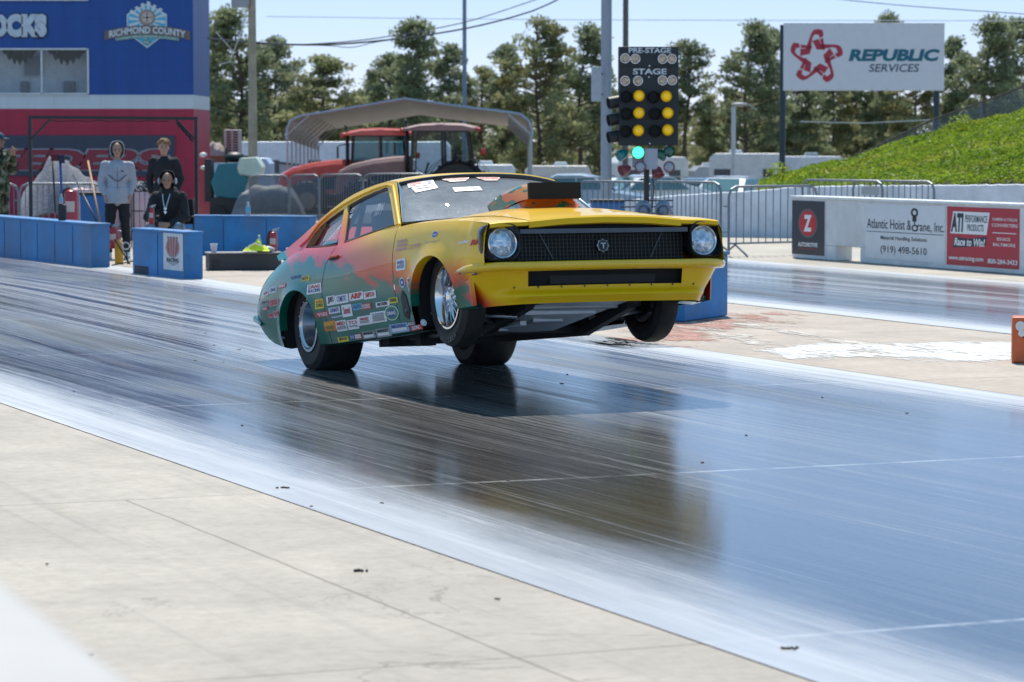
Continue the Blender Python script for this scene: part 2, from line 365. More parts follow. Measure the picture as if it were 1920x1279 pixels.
    t.l.new(t.math('SUBTRACT', .5, t.math('MULTIPLY', gmk, .40)), p.inputs['Specular IOR Level'])
    t.l.new(t.mix(t.math('MULTIPLY', gmk, .8), base, (0.022, 0.022, 0.026)), p.inputs['Base Color'])
    t.l.new(rg, p.inputs['Roughness'])
    p.inputs['IOR'].default_value = 2.1
    p.inputs['Specular Tint'].default_value = (0.86, 0.94, 1.0, 1)
    b = t.node('ShaderNodeBump', i_Strength=0.07, i_Distance=0.006)
    t.l.new(t.math('ADD', s3, t.math('MULTIPLY', s4, 0.6)), b.inputs['Height']); t.l.new(b.outputs[0], p.inputs['Normal'])
    return m
# ground: one sheet with the fall of the land behind the start line
mb = MB(); ys = [-40, 0, 20, 40, 58, 64, 72, 85, 100, 120, 145, 170, 200, 260, 400, 900, 2400]
xs = [-1600, -500, -150, -60, -30, -12, 0, 12, 30, 60, 150, 500, 1600]
mb.grid([[(x, y, gz(y)-0.02) for x in xs] for y in ys], 0, True)
gm, t, p = newmat('ground_dirt'); tc = t.node('ShaderNodeTexCoord').outputs['Object']
n1 = t.noise(tc, 0.25, 6, 0.65, 0.5); n2 = t.noise(tc, 3, 6, 0.7)
cc = t.mix(t.ramp(n1, [(0.42, 0), (0.58, 1)]), (0.36, 0.32, 0.26), (0.22, 0.2, 0.16)); cc = t.mix(t.math('MULTIPLY', t.ramp(n2, [(0.5, 0), (0.7, 1)]), 0.5), cc, (0.12, 0.14, 0.06))
t.l.new(cc, p.inputs['Base Color']); p.inputs['Roughness'].default_value = 0.9
struct(mb.build('ground', gm))
NEARC = concrete('concrete_apron', (0.49, 0.44, 0.385), (3.8,), stain=0.4, jw=0.006, umax=13.6)
ISLC = concrete('concrete_island', (0.50, 0.44, 0.38), (10.72, 12.4, 13.98), tint=(0.25, 0.12, 0.08))
sheet('apron', -20, 60, -9, 4.47, -0.004, NEARC)
sheet('track', -20, 62, 4.47, 10.68, 0.0, track_mat('track_rubber', 4.47, 10.68, 0.55, 0.5))
sheet('median', -20, 58, 10.68, 14.0, -0.004, ISLC)
sheet('far_track', -20, 58, 14.0, 19.1, 0.0, track_mat('track_rubber_far', 14.0, 19.1, 0.5, 0.4, seed=31.0, light=0.15))
sheet('shoulder', -20, 58, 19.1, 27, -0.004, concrete('concrete_shoulder', (0.5, 0.46, 0.4), (20.0, 22.5), tint=(0.2, 0.14, 0.1)))
# worn white paint on the median
def painted(name, c):
    m, t, p = newmat(name); tc = t.node('ShaderNodeTexCoord').outputs['Object']
    at = t.node('ShaderNodeAttribute', attribute_name='cover')
    n = t.math('ADD', t.math('MULTIPLY', t.noise(t.mapv(tc, (9, 1.6, 1)), 1.8, 8, 0.85, 0.5), .6), t.math('MULTIPLY', t.noise(t.mapv(tc, (2, .8, 1)), 1.3, 4, .6), .4))
    f = t.math('ADD', at.outputs['Fac'], t.math('MULTIPLY', t.math('SUBTRACT', n, .5), -4.5)); f = t.ramp(f, [(0.42, 0), (0.56, 1)])
    t.l.new(t.mix(t.noise(tc, 6, 4, .6), c, tuple(k*.86 for k in c)), p.inputs['Base Color']); t.l.new(f, p.inputs['Alpha']); p.inputs['Roughness'].default_value = 0.7; return m
def patch(name, pts, mat, z=0.0, soft=0.16, cov=0.8, step=0.07):
    pl = [(q @ RD, q @ UD) for q in [G(*a) for a in pts]]; n = len(pl)
    def sd(x, y):
        ins = False; dm = 1e9
        for i in range(n):
            (ax, ay), (bx, by) = pl[i], pl[(i+1) % n]
            if (ay > y) != (by > y) and x < (bx-ax)*(y-ay)/(by-ay)+ax: ins = not ins
            ex, ey = bx-ax, by-ay; k = max(0, min(1, ((x-ax)*ex+(y-ay)*ey)/(ex*ex+ey*ey+1e-9))); dm = min(dm, math.hypot(x-ax-k*ex, y-ay-k*ey))
        return dm if ins else -dm
    x0, x1 = min(q[0] for q in pl)-.3, max(q[0] for q in pl)+.3; y0, y1 = min(q[1] for q in pl)-.3, max(q[1] for q in pl)+.3
    nx, ny = int((x1-x0)/step)+1, int((y1-y0)/step)+1; vs = []; va = []
    for i in range(nx+1):
        for j in range(ny+1): x, y = x0+i*step, y0+j*step; vs.append((x, y, z)); va.append(max(-.6, min(cov, .5+sd(x, y)/soft*.5)))
    fs = [(i*(ny+1)+j, (i+1)*(ny+1)+j, (i+1)*(ny+1)+j+1, i*(ny+1)+j+1) for i in range(nx) for j in range(ny)]
    fs = [f for f in fs if max(va[k] for k in f) > -.55]
    me = bpy.data.meshes.new(name); me.from_pydata(vs, [], fs); at = me.attributes.new('cover', 'FLOAT', 'POINT')
    for k, v in enumerate(va): at.data[k].value = v
    me.materials.append(mat); o = bpy.data.objects.new(name, me); col.objects.link(o); o.rotation_euler = (0, 0, TH); return struct(o)
patch('paint_marking', [(1430, 657), (1500, 650), (1600, 645), (1700, 644), (1800, 641), (1905, 643), (1930, 660), (1925, 676), (1830, 674), (1770, 679), (1730, 672), (1640, 668), (1560, 671), (1490, 668)], painted('worn_white_paint', (0.70, 0.70, 0.70)), 0.0, .35, .66)
patch('paint_marking', [(1275, 606), (1368, 593), (1450, 588), (1340, 622), (1200, 648), (1190, 640)], painted('worn_red_paint', (0.42, 0.20, 0.15)), 0.0, .6, .5)
WPS = painted('worn_pale_stripe', (0.58, 0.53, 0.475))
patch('paint_marking', [(1385, 604), (1640, 646), (1600, 646), (1370, 607)], WPS, 0.001, .12, .5)
patch('paint_marking', [(1330, 615), (1480, 650), (1440, 652), (1310, 620)], WPS, 0.001, .12, .5)
# debris on the ground: small flat rubber crumbs
mb = MB(); rnd = random.Random(5)
for k in range(60):
    u = rnd.uniform(9, 26); r = rnd.uniform(1.5, 10.5); q = TR(u, r, 0.002); s_ = rnd.uniform(0.003, 0.009)
    for _ in range(3): mb.ell(q+Vector((rnd.uniform(-1, 1)*s_, rnd.uniform(-1, 1)*s_, 0)), (s_*rnd.uniform(.6, 1.6), s_*rnd.uniform(.4, 1), 0.003), 6, 4)
for px, py, s_ in ((677, 1070, 0.016), (1482, 1217, 0.016), (530, 915, .018)):
    q = G(px, py)
    for _ in range(7): mb.ell(q+Vector((rnd.uniform(-1.6, 1.6)*s_, rnd.uniform(-1, 1)*s_, 0.002)), (s_*rnd.uniform(.3, .8), s_*rnd.uniform(.2, .6), 0.006), 7, 4)
stuff(mb.build('rubber_debris', RUBBER), 'black rubber crumbs scattered over the concrete apron and lane', 'debris')
# near white wall, out of focus at the lower left corner
a = G(-30, 1052, 1.2); b = G(275, 1284, 1.2); d = (b-a).normalized(); nrm = Vector((d.y, -d.x, 0))
b = b+d*1.0; a = a-d*2.0
mb = MB(); mb.prism([Vector((q.x, q.y, 0)) for q in (a, b, b+nrm*.35, a+nrm*.35)], (0, 0, 1.2)); 
tag(mb.build('near_wall', M('white_wall', (0.44, 0.425, 0.41), 0.6, var=0.05), bevel=0.02), 'low white concrete wall blurred in the bottom left corner', 'wall')
# ================================================================ BARRIERS
def blockwall(name, A, B, thick, h, mat, label, cat='barrier', joints=0, side=1, cham=0.02, group=None):
    A = Vector((A[0], A[1], 0)); B = Vector((B[0], B[1], 0)); L = (B-A).length; ang = math.atan2(B.y-A.y, B.x-A.x)
    o = thing(name, label, cat, A, ang, group)
    mb = MB(); y0 = 0; y1 = thick*side
    mb.add([(0, y0, 0), (L, y0, 0), (L, y1, 0), (0, y1, 0), (0, y0, h-0.03), (L, y0, h-0.03), (L, y1, h-0.03), (0, y1, h-0.03)], [(3, 2, 1, 0), (4, 5, 6, 7), (0, 1, 5, 4), (1, 2, 6, 5), (2, 3, 7, 6), (3, 0, 4, 7)])
    for k in range(1, joints):
        x = L*k/joints; mb.box((x, -0.002*side, h*0.47), (0.012, 0.006, h*0.9), mi=1)
    w_ = mb.build('wall', [mat, M('joint_dark', (0.02, 0.07, 0.2), 0.8)], o, bevel=0.012)  # darker blue strips mark the block joints
    mb = MB(); mb.box((L/2, thick*side/2, h-0.015), (L+0.02, thick+0.03, 0.03)); mb.build('cap', mat, o, bevel=0.006)
    return o, L
blockwall('concrete_barrier', (-10.2, 49.0), (-5.44, 39.3), 0.25, 0.565, BLUEP, 'long blue painted concrete barrier at the left edge of the photo', joints=14, side=1)
blk, bl_ = blockwall('concrete_barrier', (-4.69, 37.58), (-3.89, 36.02), 0.24, 0.56, BLUEP, 'short blue concrete block with a white banner on its side', joints=2, side=1)
blockwall('concrete_barrier', (-4.75, 43.6), (-2.86, 43.0), 0.25, 0.565, BLUEP, 'blue barrier behind the black box and standing red extinguisher', joints=3)
blockwall('concrete_barrier', (1.57, 27.6), (2.03, 28.55), 0.75, 0.61, BLUEP, 'blue concrete block behind the front end of the race car', side=1)
# banner and forklift slot on the short block
def blkfn(s, t_, off): return Vector((s, -off, t_))
mb = MB(); rect_to(mb, (0.62*bl_, 0.09, 0.995*bl_, 0.535), blkfn, 0, 0.006)
x0 = 0.80*bl_
disc_to(mb, (x0, 0.36), 0.235, 0.125, blkfn, 1, 0.008); disc_to(mb, (x0, 0.365), 0.20, 0.105, blkfn, 2, 0.009)
for k in range(-3, 4):
    poly_to(mb, [(x0+k*0.052-0.018, 0.49), (x0+k*0.052+0.018, 0.49), (x0+k*0.03+0.012, 0.25), (x0+k*0.03-0.012, 0.25)], blkfn, 2 if k % 2 else 1, 0.010)
text_to(mb, 'RACING', (x0-0.2, 0.185, x0+0.2, 0.235), blkfn, 3, 0.011, bold=0.03)
poly_to(mb, [(x0-0.21, 0.18), (x0+0.21, 0.18), (x0+0.0, 0.14)], blkfn, 1, 0.008)
mb.build('banner', [M('banner_vinyl', (0.62, 0.64, 0.68), 0.45), GREYP, M('faded_red', (0.42, 0.07, 0.06), 0.5), INKB], blk)
mb = MB(); rect_to(mb, (0.06, 0.0, 0.55, 0.1), blkfn, 0, 0.004); mb.build('slot', M('slot_dark', (0.04, 0.05, 0.07), 0.8), blk)
# orange block at the right edge
q = G(1897, 680.5)
o = thing('orange_block', 'orange block with a white round sensor at the right edge', 'block', (q.x, q.y, 0), R_(-8))
mb = MB(); mb.box((0.3, 0.12, 0.17), (0.6, 0.24, 0.34)); mb.build('block_body', M('orange_paint', (0.62, 0.13, 0.04), 0.5, dirt=0.2), o, bevel=0.012)
mb = MB(); mb.lathe([(0, 0.0), (0, 0.036), (0.014, 0.036), (0.016, 0.0)], (0.06, 0.0, 0.275), (0, -1, 0), 20); mb.lathe([(0, 0.0), (0, 0.026), (0.014, 0.026), (0.016, 0.0)], (0.07, 0.0, 0.222), (0, -1, 0), 20); mb.build('sensor', WHITE, o)
mb = MB(); mb.box((0.09, 0.12, 0.2), (0.02, 0.245, 0.03)); mb.build('cable_clip', DARKMETAL, o)
# right white wall with banners
WA = Vector((3.91, 42.44, 0)); WB = Vector((6.25, 37.06, 0)); WD = (WB-WA).normalized(); WN = Vector((WD.y, -WD.x, 0))
if WN.y > 0: WN = -WN
def wallu(px, py=430):
    d = ray(px, py); n = WN; tt = (WA-CAMP).dot(n)/d.dot(n); q = CAMP+d*tt; return (q-WA).dot(WD), q.z
WANG = math.atan2(WD.y, WD.x)
WHW = M('white_wall_paint', (0.70, 0.71, 0.72), 0.65, var=0.1, scale=3, dirt=0.25, bump=0.15)
ro = thing('barrier_wall', 'white concrete track wall carrying three sponsor banners', 'wall', WA, WANG)
hW = 0.83; sgn = 1.0
def wf(s, t_, off): return Vector((s, -off*sgn, t_))
uA = wallu(1547)[0]; uB = wallu(1623)[0]
mb = MB(); mb.box((uA/2, 0.14, hW/2), (uA, 0.28, hW)); mb.box(((uA+uB)/2, 0.14, 0.2+(hW-0.2)/2), (uB-uA-0.01, 0.27, hW-0.2))
mb.box((uA+0.14, 0.14, 0.1), (0.28, 0.26, 0.2)); mb.box((uB-0.08, 0.14, 0.1), (0.16, 0.26, 0.2))
mb.box((uB+2.6, 0.14, hW/2), (5.2, 0.28, hW)); mb.build('wall', WHW, ro, bevel=0.012)
mb = MB(); mb.box(((uB+5.2)/2, 0.135, hW+0.018), (uB+5.24, 0.33, 0.036)); mb.build('cap', M('white_cap', (0.74, 0.75, 0.76), 0.6, dirt=0.1), ro, bevel=0.008)
def wrect(px0, py1, px1, py0):
    a, z1 = wallu(px0, py1); b, z0 = wallu(px1, py0); return a, min(z0, z1), b, max(z0, z1)
# Z banner
mb = MB(); z0b, z1b = 0.055, 0.80; a0 = 0.005; a1 = uA-0.01
rect_to(mb, (a0, z0b, a1, z1b), wf, 0, 0.006); cx_ = (a0+a1)/2
disc_to(mb, (cx_, 0.49), 0.30*(a1-a0), 0.205, wf, 1, 0.008, 28); disc_to(mb, (cx_, 0.49), 0.255*(a1-a0), 0.175, wf, 2, 0.010, 28)
text_to(mb, 'Z', (cx_-0.12*(a1-a0), 0.375, cx_+0.12*(a1-a0), 0.605), wf, 3, 0.012, bold=0.05)
text_to(mb, 'AUTOMOTIVE', (a0+0.2*(a1-a0), 0.165, a1-0.2*(a1-a0), 0.225), wf, 3, 0.010, bold=0.04)
rect_to(mb, (a0+0.22*(a1-a0), 0.135, a1-0.22*(a1-a0), 0.142), wf, 2, 0.009)
mb.build('banner', [M('banner_black', (0.02, 0.024, 0.035), 0.35), M('ring_dark', (0.12, 0.1, 0.1), 0.4), INKR, INKW], ro)
# crane firm banner
mb = MB(); a0 = uB+0.005; a1 = wallu(1773)[0]; L_ = a1-a0
rect_to(mb, (a0, 0.07, a1, 0.80), wf, 0, 0.005)
text_to(mb, 'Atlantic Hoist &', (a0+0.02*L_, 0.47, a0+0.585*L_, 0.60), wf, 1, 0.008, bold=0.004)
text_to(mb, 'rane, Inc.', (a0+0.66*L_, 0.445, a0+0.99*L_, 0.585), wf, 1, 0.008, bold=0.004)
rect_to(mb, (a0+0.02*L_, 0.425, a0+0.98*L_, 0.433), wf, 1, 0.008)
disc_to(mb, (a0+0.625*L_, 0.70), 0.045*L_, 0.06, wf, 1, 0.008, 18, 0.5); rect_to(mb, (a0+0.60*L_, 0.585, a0+0.65*L_, 0.655), wf, 1, 0.008)
disc_to(mb, (a0+0.63*L_, 0.50), 0.04*L_, 0.045, wf, 1, 0.008, 18, 0.6); rect_to(mb, (a0+0.62*L_, 0.54, a0+0.632*L_, 0.6), wf, 1, 0.008)
text_to(mb, 'Material Handling Solutions', (a0+0.2*L_, 0.315, a0+0.78*L_, 0.38), wf, 1, 0.008, bold=0.012)
text_to(mb, '(919) 498-5610', (a0+0.2*L_, 0.13, a0+0.78*L_, 0.25), wf, 1, 0.008, bold=0.004)
mb.build('banner', [M('banner_white', (0.66, 0.68, 0.71), 0.4, var=0.04), INKB], ro)
# red performance banner
mb = MB(); a0 = wallu(1776)[0]; a1 = wallu(1912)[0]; L_ = a1-a0
rect_to(mb, (a0, 0.06, a1, 0.80), wf, 0, 0.005)
poly_to(mb, [(a0+0.05*L_, 0.46), (a0+0.56*L_, 0.46), (a0+0.6*L_, 0.74), (a0+0.09*L_, 0.74)], wf, 2, 0.007)
text_to(mb, 'ATI', (a0+0.06*L_, 0.48, a0+0.24*L_, 0.72), wf, 1, 0.009, bold=0.05, shear=0.15)
text_to(mb, 'PERFORMANCE', (a0+0.26*L_, 0.61, a0+0.57*L_, 0.70), wf, 1, 0.009, bold=0.01, shear=0.1)
text_to(mb, 'PRODUCTS', (a0+0.29*L_, 0.50, a0+0.52*L_, 0.585), wf, 1, 0.009, bold=0.01, shear=0.1)
poly_to(mb, [(a0+0.09*L_, 0.28), (a0+0.3*L_, 0.30), (a0+0.55*L_, 0.33), (a0+0.56*L_, 0.44), (a0+0.3*L_, 0.40), (a0+0.1*L_, 0.42)], wf, 1, 0.007)
text_to(mb, 'Race to Win!', (a0+0.11*L_, 0.31, a0+0.54*L_, 0.41), wf, 2, 0.009, bold=0.03, shear=0.2)
text_to(mb, 'DAMPERS & TORQUE', (a0+0.64*L_, 0.64, a0+0.97*L_, 0.68), wf, 2, 0.007, bold=0.01); text_to(mb, 'CONVERTERS', (a0+0.63*L_, 0.57, a0+0.98*L_, 0.61), wf, 2, 0.007, bold=0.01)
rect_to(mb, (a0+0.64*L_, 0.49, a0+0.96*L_, 0.5), wf, 2, 0.007)
text_to(mb, '855-RACE', (a0+0.7*L_, 0.40, a0+0.88*L_, 0.44), wf, 2, 0.007, bold=0.01); text_to(mb, 'BALTIMORE', (a0+0.65*L_, 0.33, a0+0.95*L_, 0.37), wf, 2, 0.007, bold=0.01)
text_to(mb, 'www.atiracing.com', (a0+0.03*L_, 0.11, a0+0.52*L_, 0.18), wf, 2, 0.008, bold=0.025); text_to(mb, '800-284-3433', (a0+0.58*L_, 0.11, a0+0.98*L_, 0.17), wf, 2, 0.008, bold=0.025)
mb.build('banner', [M('banner_red', (0.45, 0.02, 0.035), 0.4, var=0.05), M('ink_navy', (0.02, 0.03, 0.05), 0.5), INKW], ro)
# ================================================================ RACE CAR
CX0, CY0, CPSI, CPHI, CZ0 = -0.7699, 22.2206, 0.41709, 0.11052, 0.33268
car = thing('race_car', 'yellow and green drag race car with its front wheels off the ground', 'car')
hv = Vector((math.sin(CPSI), -math.cos(CPSI), 0)); lv = Vector((math.cos(CPSI), math.sin(CPSI), 0))
fx = hv*math.cos(CPHI)+Vector((0, 0, math.sin(CPHI))); uz = -hv*math.sin(CPHI)+Vector((0, 0, math.cos(CPHI)))
CM = Matrix((( fx.x, lv.x, uz.x), (fx.y, lv.y, uz.y), (fx.z, lv.z, uz.z))).to_4x4()
CM.translation = Vector((CX0, CY0, CZ0)) - uz*0.36
car.matrix_world = CM
CMI = CM.inverted()
def oncar(px, py, axis, val):
    o_ = CMI @ CAMP; q = CMI @ (CAMP+ray(px, py)); d = q-o_; t_ = (val-o_[axis])/d[axis]; return o_+d*t_
WP = [(-1.14, .70), (-1.12, .755), (-1.0, .80), (-.8, .83), (-.4, .852), (0, .862), (.6, .87), (1.5, .873), (2.3, .868), (2.9, .865), (3.15, .858), (3.3, .85), (3.42, .838)]
ZS = [(-1.14, .655), (-1.0, .705), (-.7, .775), (-.4, .838), (0, .885), (.4, .872), (.9, .852), (1.5, .878), (1.9, .895), (2.4, .885), (3.0, .848), (3.3, .815), (3.42, .796)]
ZB = [(-1.14, .50), (-1.0, .42), (-.8, .31), (-.6, .24), (-.3, .20), (0, .20), (.7, .185), (2.3, .20), (2.5, .22), (2.9, .285), (3.42, .30)]
VP_ = [(.1, .075), (.19, .06), (.3, .03), (.45, .012), (.60, 0.0), (.68, .003), (.76, .016), (.82, .030), (.86, .046), (.90, .07)]
ARCH = ((.03, .33, .40, .27), (2.625, .355, .372, .30))
def flare(x, z):
    f = 0
    for c, z0, a, b in ARCH:
        d = math.hypot((x-c)/a, (z-z0)/b) if z > z0 else abs((x-c)/a)
        if d < 1.36 and z > z0-0.16: f = max(f, 0.024*(1-(abs(d-1.0)/0.36))**1.5 if d >= 1.0 else 0.024)
    return f
def Wd(x, z):
    zs = itps(ZS, x); zz = z/zs*0.88
    return itps(WP, x)-itp(VP_, zz)*(1.0 if x < 3.2 else 0.7)+flare(x, z)
def doorwarp(s, z):
    off = itp([(.2, -.02), (.31, -.025), (.56, -.045), (.74, .03), (.86, .15)], z)
    return s+off*max(0, 1-abs(s-.62)/.26)
def botz(x, inside):
    z = itps(ZB, x)
    if inside is not None:
        c, z0, a, b = ARCH[inside]; k = max(0, 1-((x-c)/a)**2); z = z0+b*math.sqrt(k)
    return z
NZ = 16
def sidecol(s, inside, sgn):
    zs = itps(ZS, s); zb = botz(s, inside); out = []
    for j in range(NZ+1):
        z = lerp(zb, zs, j/NZ); x = doorwarp(s, z)
        if s > 3.2: x -= (.012*min(1, max(0, (z-.52)/.05))*min(1, max(0, (.90-z)/.08)) + .20*min(1, max(0, (.53-z)/.03)))*((s-3.2)/.22)
        out.append(Vector((x, -sgn*Wd(s, z), z)))
    return out
def stations(a, b, step=.035):
    n = max(1, int(round((b-a)/step))); return [lerp(a, b, i/n) for i in range(n+1)]
segs = []   # (stations, inside)
A0, A1 = ARCH[0], ARCH[1]
def archst(c, a, n=22): return [c-a*math.cos(math.pi*i/n) for i in range(n+1)]
S_REAR = (stations(-1.14, A0[0]-A0[2]), None); S_RA = (archst(A0[0], A0[2]), 0); S_MID0 = (stations(A0[0]+A0[2], .615), None)
S_DOOR = (stations(.625, 1.945), None); S_MID1 = (stations(1.953, A1[0]-A1[2]), None); S_FA = (archst(A1[0], A1[2]), 1); S_FR = (stations(A1[0]+A1[2], 3.42), None)
def side_grid(mb, seg, sgn, mi=0):
    mb.grid([sidecol(s, seg[1], sgn) for s in seg[0]], mi, True)
# ---- paint
def paintmat():
    m, t, p = newmat('race_paint')
    tc = t.node('ShaderNodeTexCoord').outputs['Object']
    sx = t.node('ShaderNodeSeparateXYZ'); t.l.new(tc, sx.inputs[0]); x, z, y = sx.outputs[0], sx.outputs[2], sx.outputs[1]
    nx = t.node('ShaderNodeMapRange', i_1=-1.2, i_2=3.5); t.l.new(x, nx.inputs[0])
    fc = t.node('ShaderNodeFloatCurve'); c = fc.mapping.curves[0]
    prof = [(-1.2, .95), (-.6, .93), (-.2, .86), (.1, .82), (.45, .79), (.8, .735), (1.1, .68), (1.5, .61), (1.95, .54), (2.25, .47), (2.6, .42), (2.95, .44), (3.1, .42), (3.19, .33), (3.28, .15), (3.5, .02)]
    pts = [((a+1.2)/4.7, b) for a, b in prof]
    c.points[0].location = pts[0]; c.points[1].location = pts[-1]
    for q in pts[1:-1]: c.points.new(*q)
    fc.mapping.update(); t.l.new(nx.outputs[0], fc.inputs['Value'])
    # flame teeth: noise sheared forward so the licks lean towards the tail
    cb = t.node('ShaderNodeCombineXYZ'); t.l.new(t.math('ADD', x, t.math('MULTIPLY', z, 0.9)), cb.inputs[0]); t.l.new(t.math('MULTIPLY', t.math('SUBTRACT', z, t.math('MULTIPLY', x, 0.10)), 3.2), cb.inputs[2])
    n1 = t.noise(cb.outputs[0], 2.3, 4.0, 0.55, 0.8); 
    vr = t.node('ShaderNodeTexVoronoi'); vr.feature = 'SMOOTH_F1'; vr.inputs['Scale'].default_value = 3.6; vr.inputs['Smoothness'].default_value = 0.25; t.l.new(cb.outputs[0], vr.inputs['Vector'])
    q = t.math('SUBTRACT', z, fc.outputs[0])
    q = t.math('ADD', q, t.math('MULTIPLY', t.math('SUBTRACT', n1, 0.5), 0.34))
    q = t.math('ADD', q, t.math('MULTIPLY', t.math('SUBTRACT', vr.outputs['Distance'], 0.4), 0.07))
    tc2 = t.node('ShaderNodeCombineXYZ'); t.l.new(t.math('ADD', x, t.math('MULTIPLY', z, 1.1)), tc2.inputs[0])
    w1 = t.math('PINGPONG', t.math('ADD', t.math('MULTIPLY', x, 1.0), t.math('MULTIPLY', z, 1.6)), .16); q_s = t.math('ADD', t.math('SUBTRACT', z, fc.outputs[0]), t.math('MULTIPLY', t.math('SUBTRACT', t.noise(tc, 1.3, 2, .5), .5), .25))
    q = t.math('ADD', q, t.math('MULTIPLY', t.math('SUBTRACT', w1, .08), .40))
    n2 = t.noise(cb.outputs[0], 1.6, 3, 0.5)
    # above the licks: red to orange to yellow, wider towards the tail
    wd = t.node('ShaderNodeMapRange', i_1=0.2, i_2=2.4, i_3=0.42, i_4=0.26); t.l.new(x, wd.inputs[0])
    qq = t.math('DIVIDE', t.math('ADD', q_s, .04), wd.outputs[0], True)
    warm = t.ramp(qq, [(0.0, (0.52, 0.025, 0.02)), (0.3, (0.70, 0.08, 0.02)), (0.62, (0.82, 0.24, 0.012)), (1.0, (0.86, 0.51, 0.004))])
    back = t.node('ShaderNodeMapRange', i_1=1.5, i_2=0.5); t.l.new(x, back.inputs[0])
    low = t.node('ShaderNodeMapRange', i_1=1.06, i_2=0.90); t.l.new(z, low.inputs[0])
    pink = t.math('MULTIPLY', t.math('MULTIPLY', back.outputs[0], low.outputs[0]), 0.75)
    warm = t.mix(pink, warm, (0.74, 0.14, 0.17))
    grn = t.mix(t.ramp(n2, [(0.35, 0), (0.65, 1)]), (0.0, 0.10, 0.06), (0.0, 0.15, 0.095))
    tl = t.node('ShaderNodeMapRange', i_1=0.5, i_2=0.85); t.l.new(z, tl.inputs[0]); grn = t.mix(t.math('MULTIPLY', tl.outputs[0], back.outputs[0]), grn, (0.005, 0.27, 0.27))  # teal lightens with height: sky reflection on the shoulder painted in
    f = t.ramp(q, [(0.5-0.5, 0), (0.006, 1)])
    q2 = t.math('ADD', q, 0.5); f = t.ramp(q2, [(0.47, 0), (0.525, 1)])
    cc = t.mix(f, grn, warm)
    # rose blush on the hood around the scoop
    ab = t.math('ABSOLUTE', y); hx = t.node('ShaderNodeMapRange', i_1=2.95, i_2=2.35); t.l.new(x, hx.inputs[0])
    hy = t.node('ShaderNodeMapRange', i_1=0.46, i_2=0.18); t.l.new(t.math('ADD', ab, t.math('MULTIPLY', t.math('SUBTRACT', n1, 0.5), 0.5)), hy.inputs[0])
    hz = t.math('GREATER_THAN', z, 0.80); bx = t.math('GREATER_THAN', x, 1.9)
    bl = t.math('MULTIPLY', t.math('MULTIPLY', hx.outputs[0], hy.outputs[0]), t.math('MULTIPLY', hz, bx))
    cc = t.mix(t.math('MULTIPLY', bl, 0.75), cc, (0.68, 0.12, 0.10))
    # fine orange-peel and dust
    t.l.new(cc, p.inputs['Base Color']); p.inputs['Roughness'].default_value = 0.4; p.inputs['Specular IOR Level'].default_value = 0.15
    p.inputs['Coat Weight'].default_value = 0.6; p.inputs['Coat Roughness'].default_value = 0.03; p.inputs['Coat IOR'].default_value = 1.38
    b = t.node('ShaderNodeBump', i_Strength=0.04, i_Distance=0.01); t.l.new(t.noise(tc, 3.0, 3, 0.6), b.inputs['Height']); t.l.new(b.outputs[0], p.inputs['Coat Normal'])
    return m
PAINT = paintmat()
YP = M('yellow_car_paint', (0.86, 0.51, 0.004), 0.28, var=0.03, coat=1.0)
CBLK = M('trim_black', (0.012, 0.012, 0.014), 0.35, coat=0.3); CMAT = M('chassis_black', (0.014, 0.014, 0.016), 0.6); ALU = M('aluminium', (0.42, 0.44, 0.47), 0.38, 0.8)
# ---- body shell (all but doors and hood): sides, fender tops, deck
mb = MB()
for sg in (1, -1):
    for seg in (S_REAR, S_RA, S_MID0, S_MID1, S_FA, S_FR): side_grid(mb, seg, sg)
    # sill under the door and returned arch lips
    for seg in (S_RA, S_FA):
        rows = []
        for s in seg[0]:
            z = botz(s, seg[1]); y = Wd(s, z); rows.append([(s, -sg*y, z), (s, -sg*(y-0.02), z-0.006), (s, -sg*(y-0.06), z)])
        mb.grid(rows, 0, True)
    # lower edge turned under
    for a, b in ((-1.0, -.37), (.43, 2.25), (3.0, 3.18)):
        rows = []
        for s in stations(a, b, .06):
            z = itps(ZB, s); y = Wd(s, z); rows.append([(s, -sg*y, z), (s, -sg*(y-0.05), z-0.012), (s, -sg*(y-0.18), z)])
        mb.grid(rows, 0, True)
# top: fenders + cowl + deck. rows across from right shoulder to left shoulder
HC = [(1.75, .945), (1.95, .955), (2.4, .958), (2.8, .925), (3.1, .878), (3.3, .845), (3.42, .822)]
DC = [(-1.14, .70), (-1.0, .75), (-.8, .81), (-.5, .90), (-.3, .92)]
def toprow(s):
    zs = itps(ZS, s); w = Wd(s, zs); out = []
    if s > 1.8: zc = itps(HC, s)
    elif s < -.3: zc = itps(DC, s)
    else: zc = lerp(.92, .93, (s+.3)/2.1)
    K = 24
    for k in range(K+1):
        u = k/K*2-1; au = abs(u); y = u*w
        e = 1-au
        if s > 1.8:      # crowned fender, shallow valley, hood
            z = zs + itp([(2.9, .020), (3.35, .010)], s)*math.sin(min(1, e/0.16)*math.pi/2)
            tt = min(1, max(0, (e-0.2)/0.5)); tt = tt*tt*(3-2*tt); z = lerp(z, zc, tt)
        else: z = lerp(zs, zc, 1-(1-min(1, e*1.4))**2.2)
        out.append(Vector((s, -y, z)))
    return out
xs_f = stations(1.953, 3.42, .05)
for (lo, hi) in ((0, 4), (20, 24)):      # fender tops beside the hood
    fr = [toprow(s)[lo:hi+1] for s in xs_f]; le = fr[-1]
    fr += [[v+Vector((.010, 0, -.008)) for v in le], [v+Vector((.006, 0, -.03)) for v in le], [v+Vector((-.03, 0, -.034)) for v in le]]
    mb.grid(fr, 0, True)
mb.grid([toprow(s) for s in stations(-1.14, -.3, .05)], 0, True)
for (lo, hi) in ((0, 2), (22, 24)): mb.grid([toprow(s)[lo:hi+1] for s in stations(-.3, 1.953, .07)], 0, True)
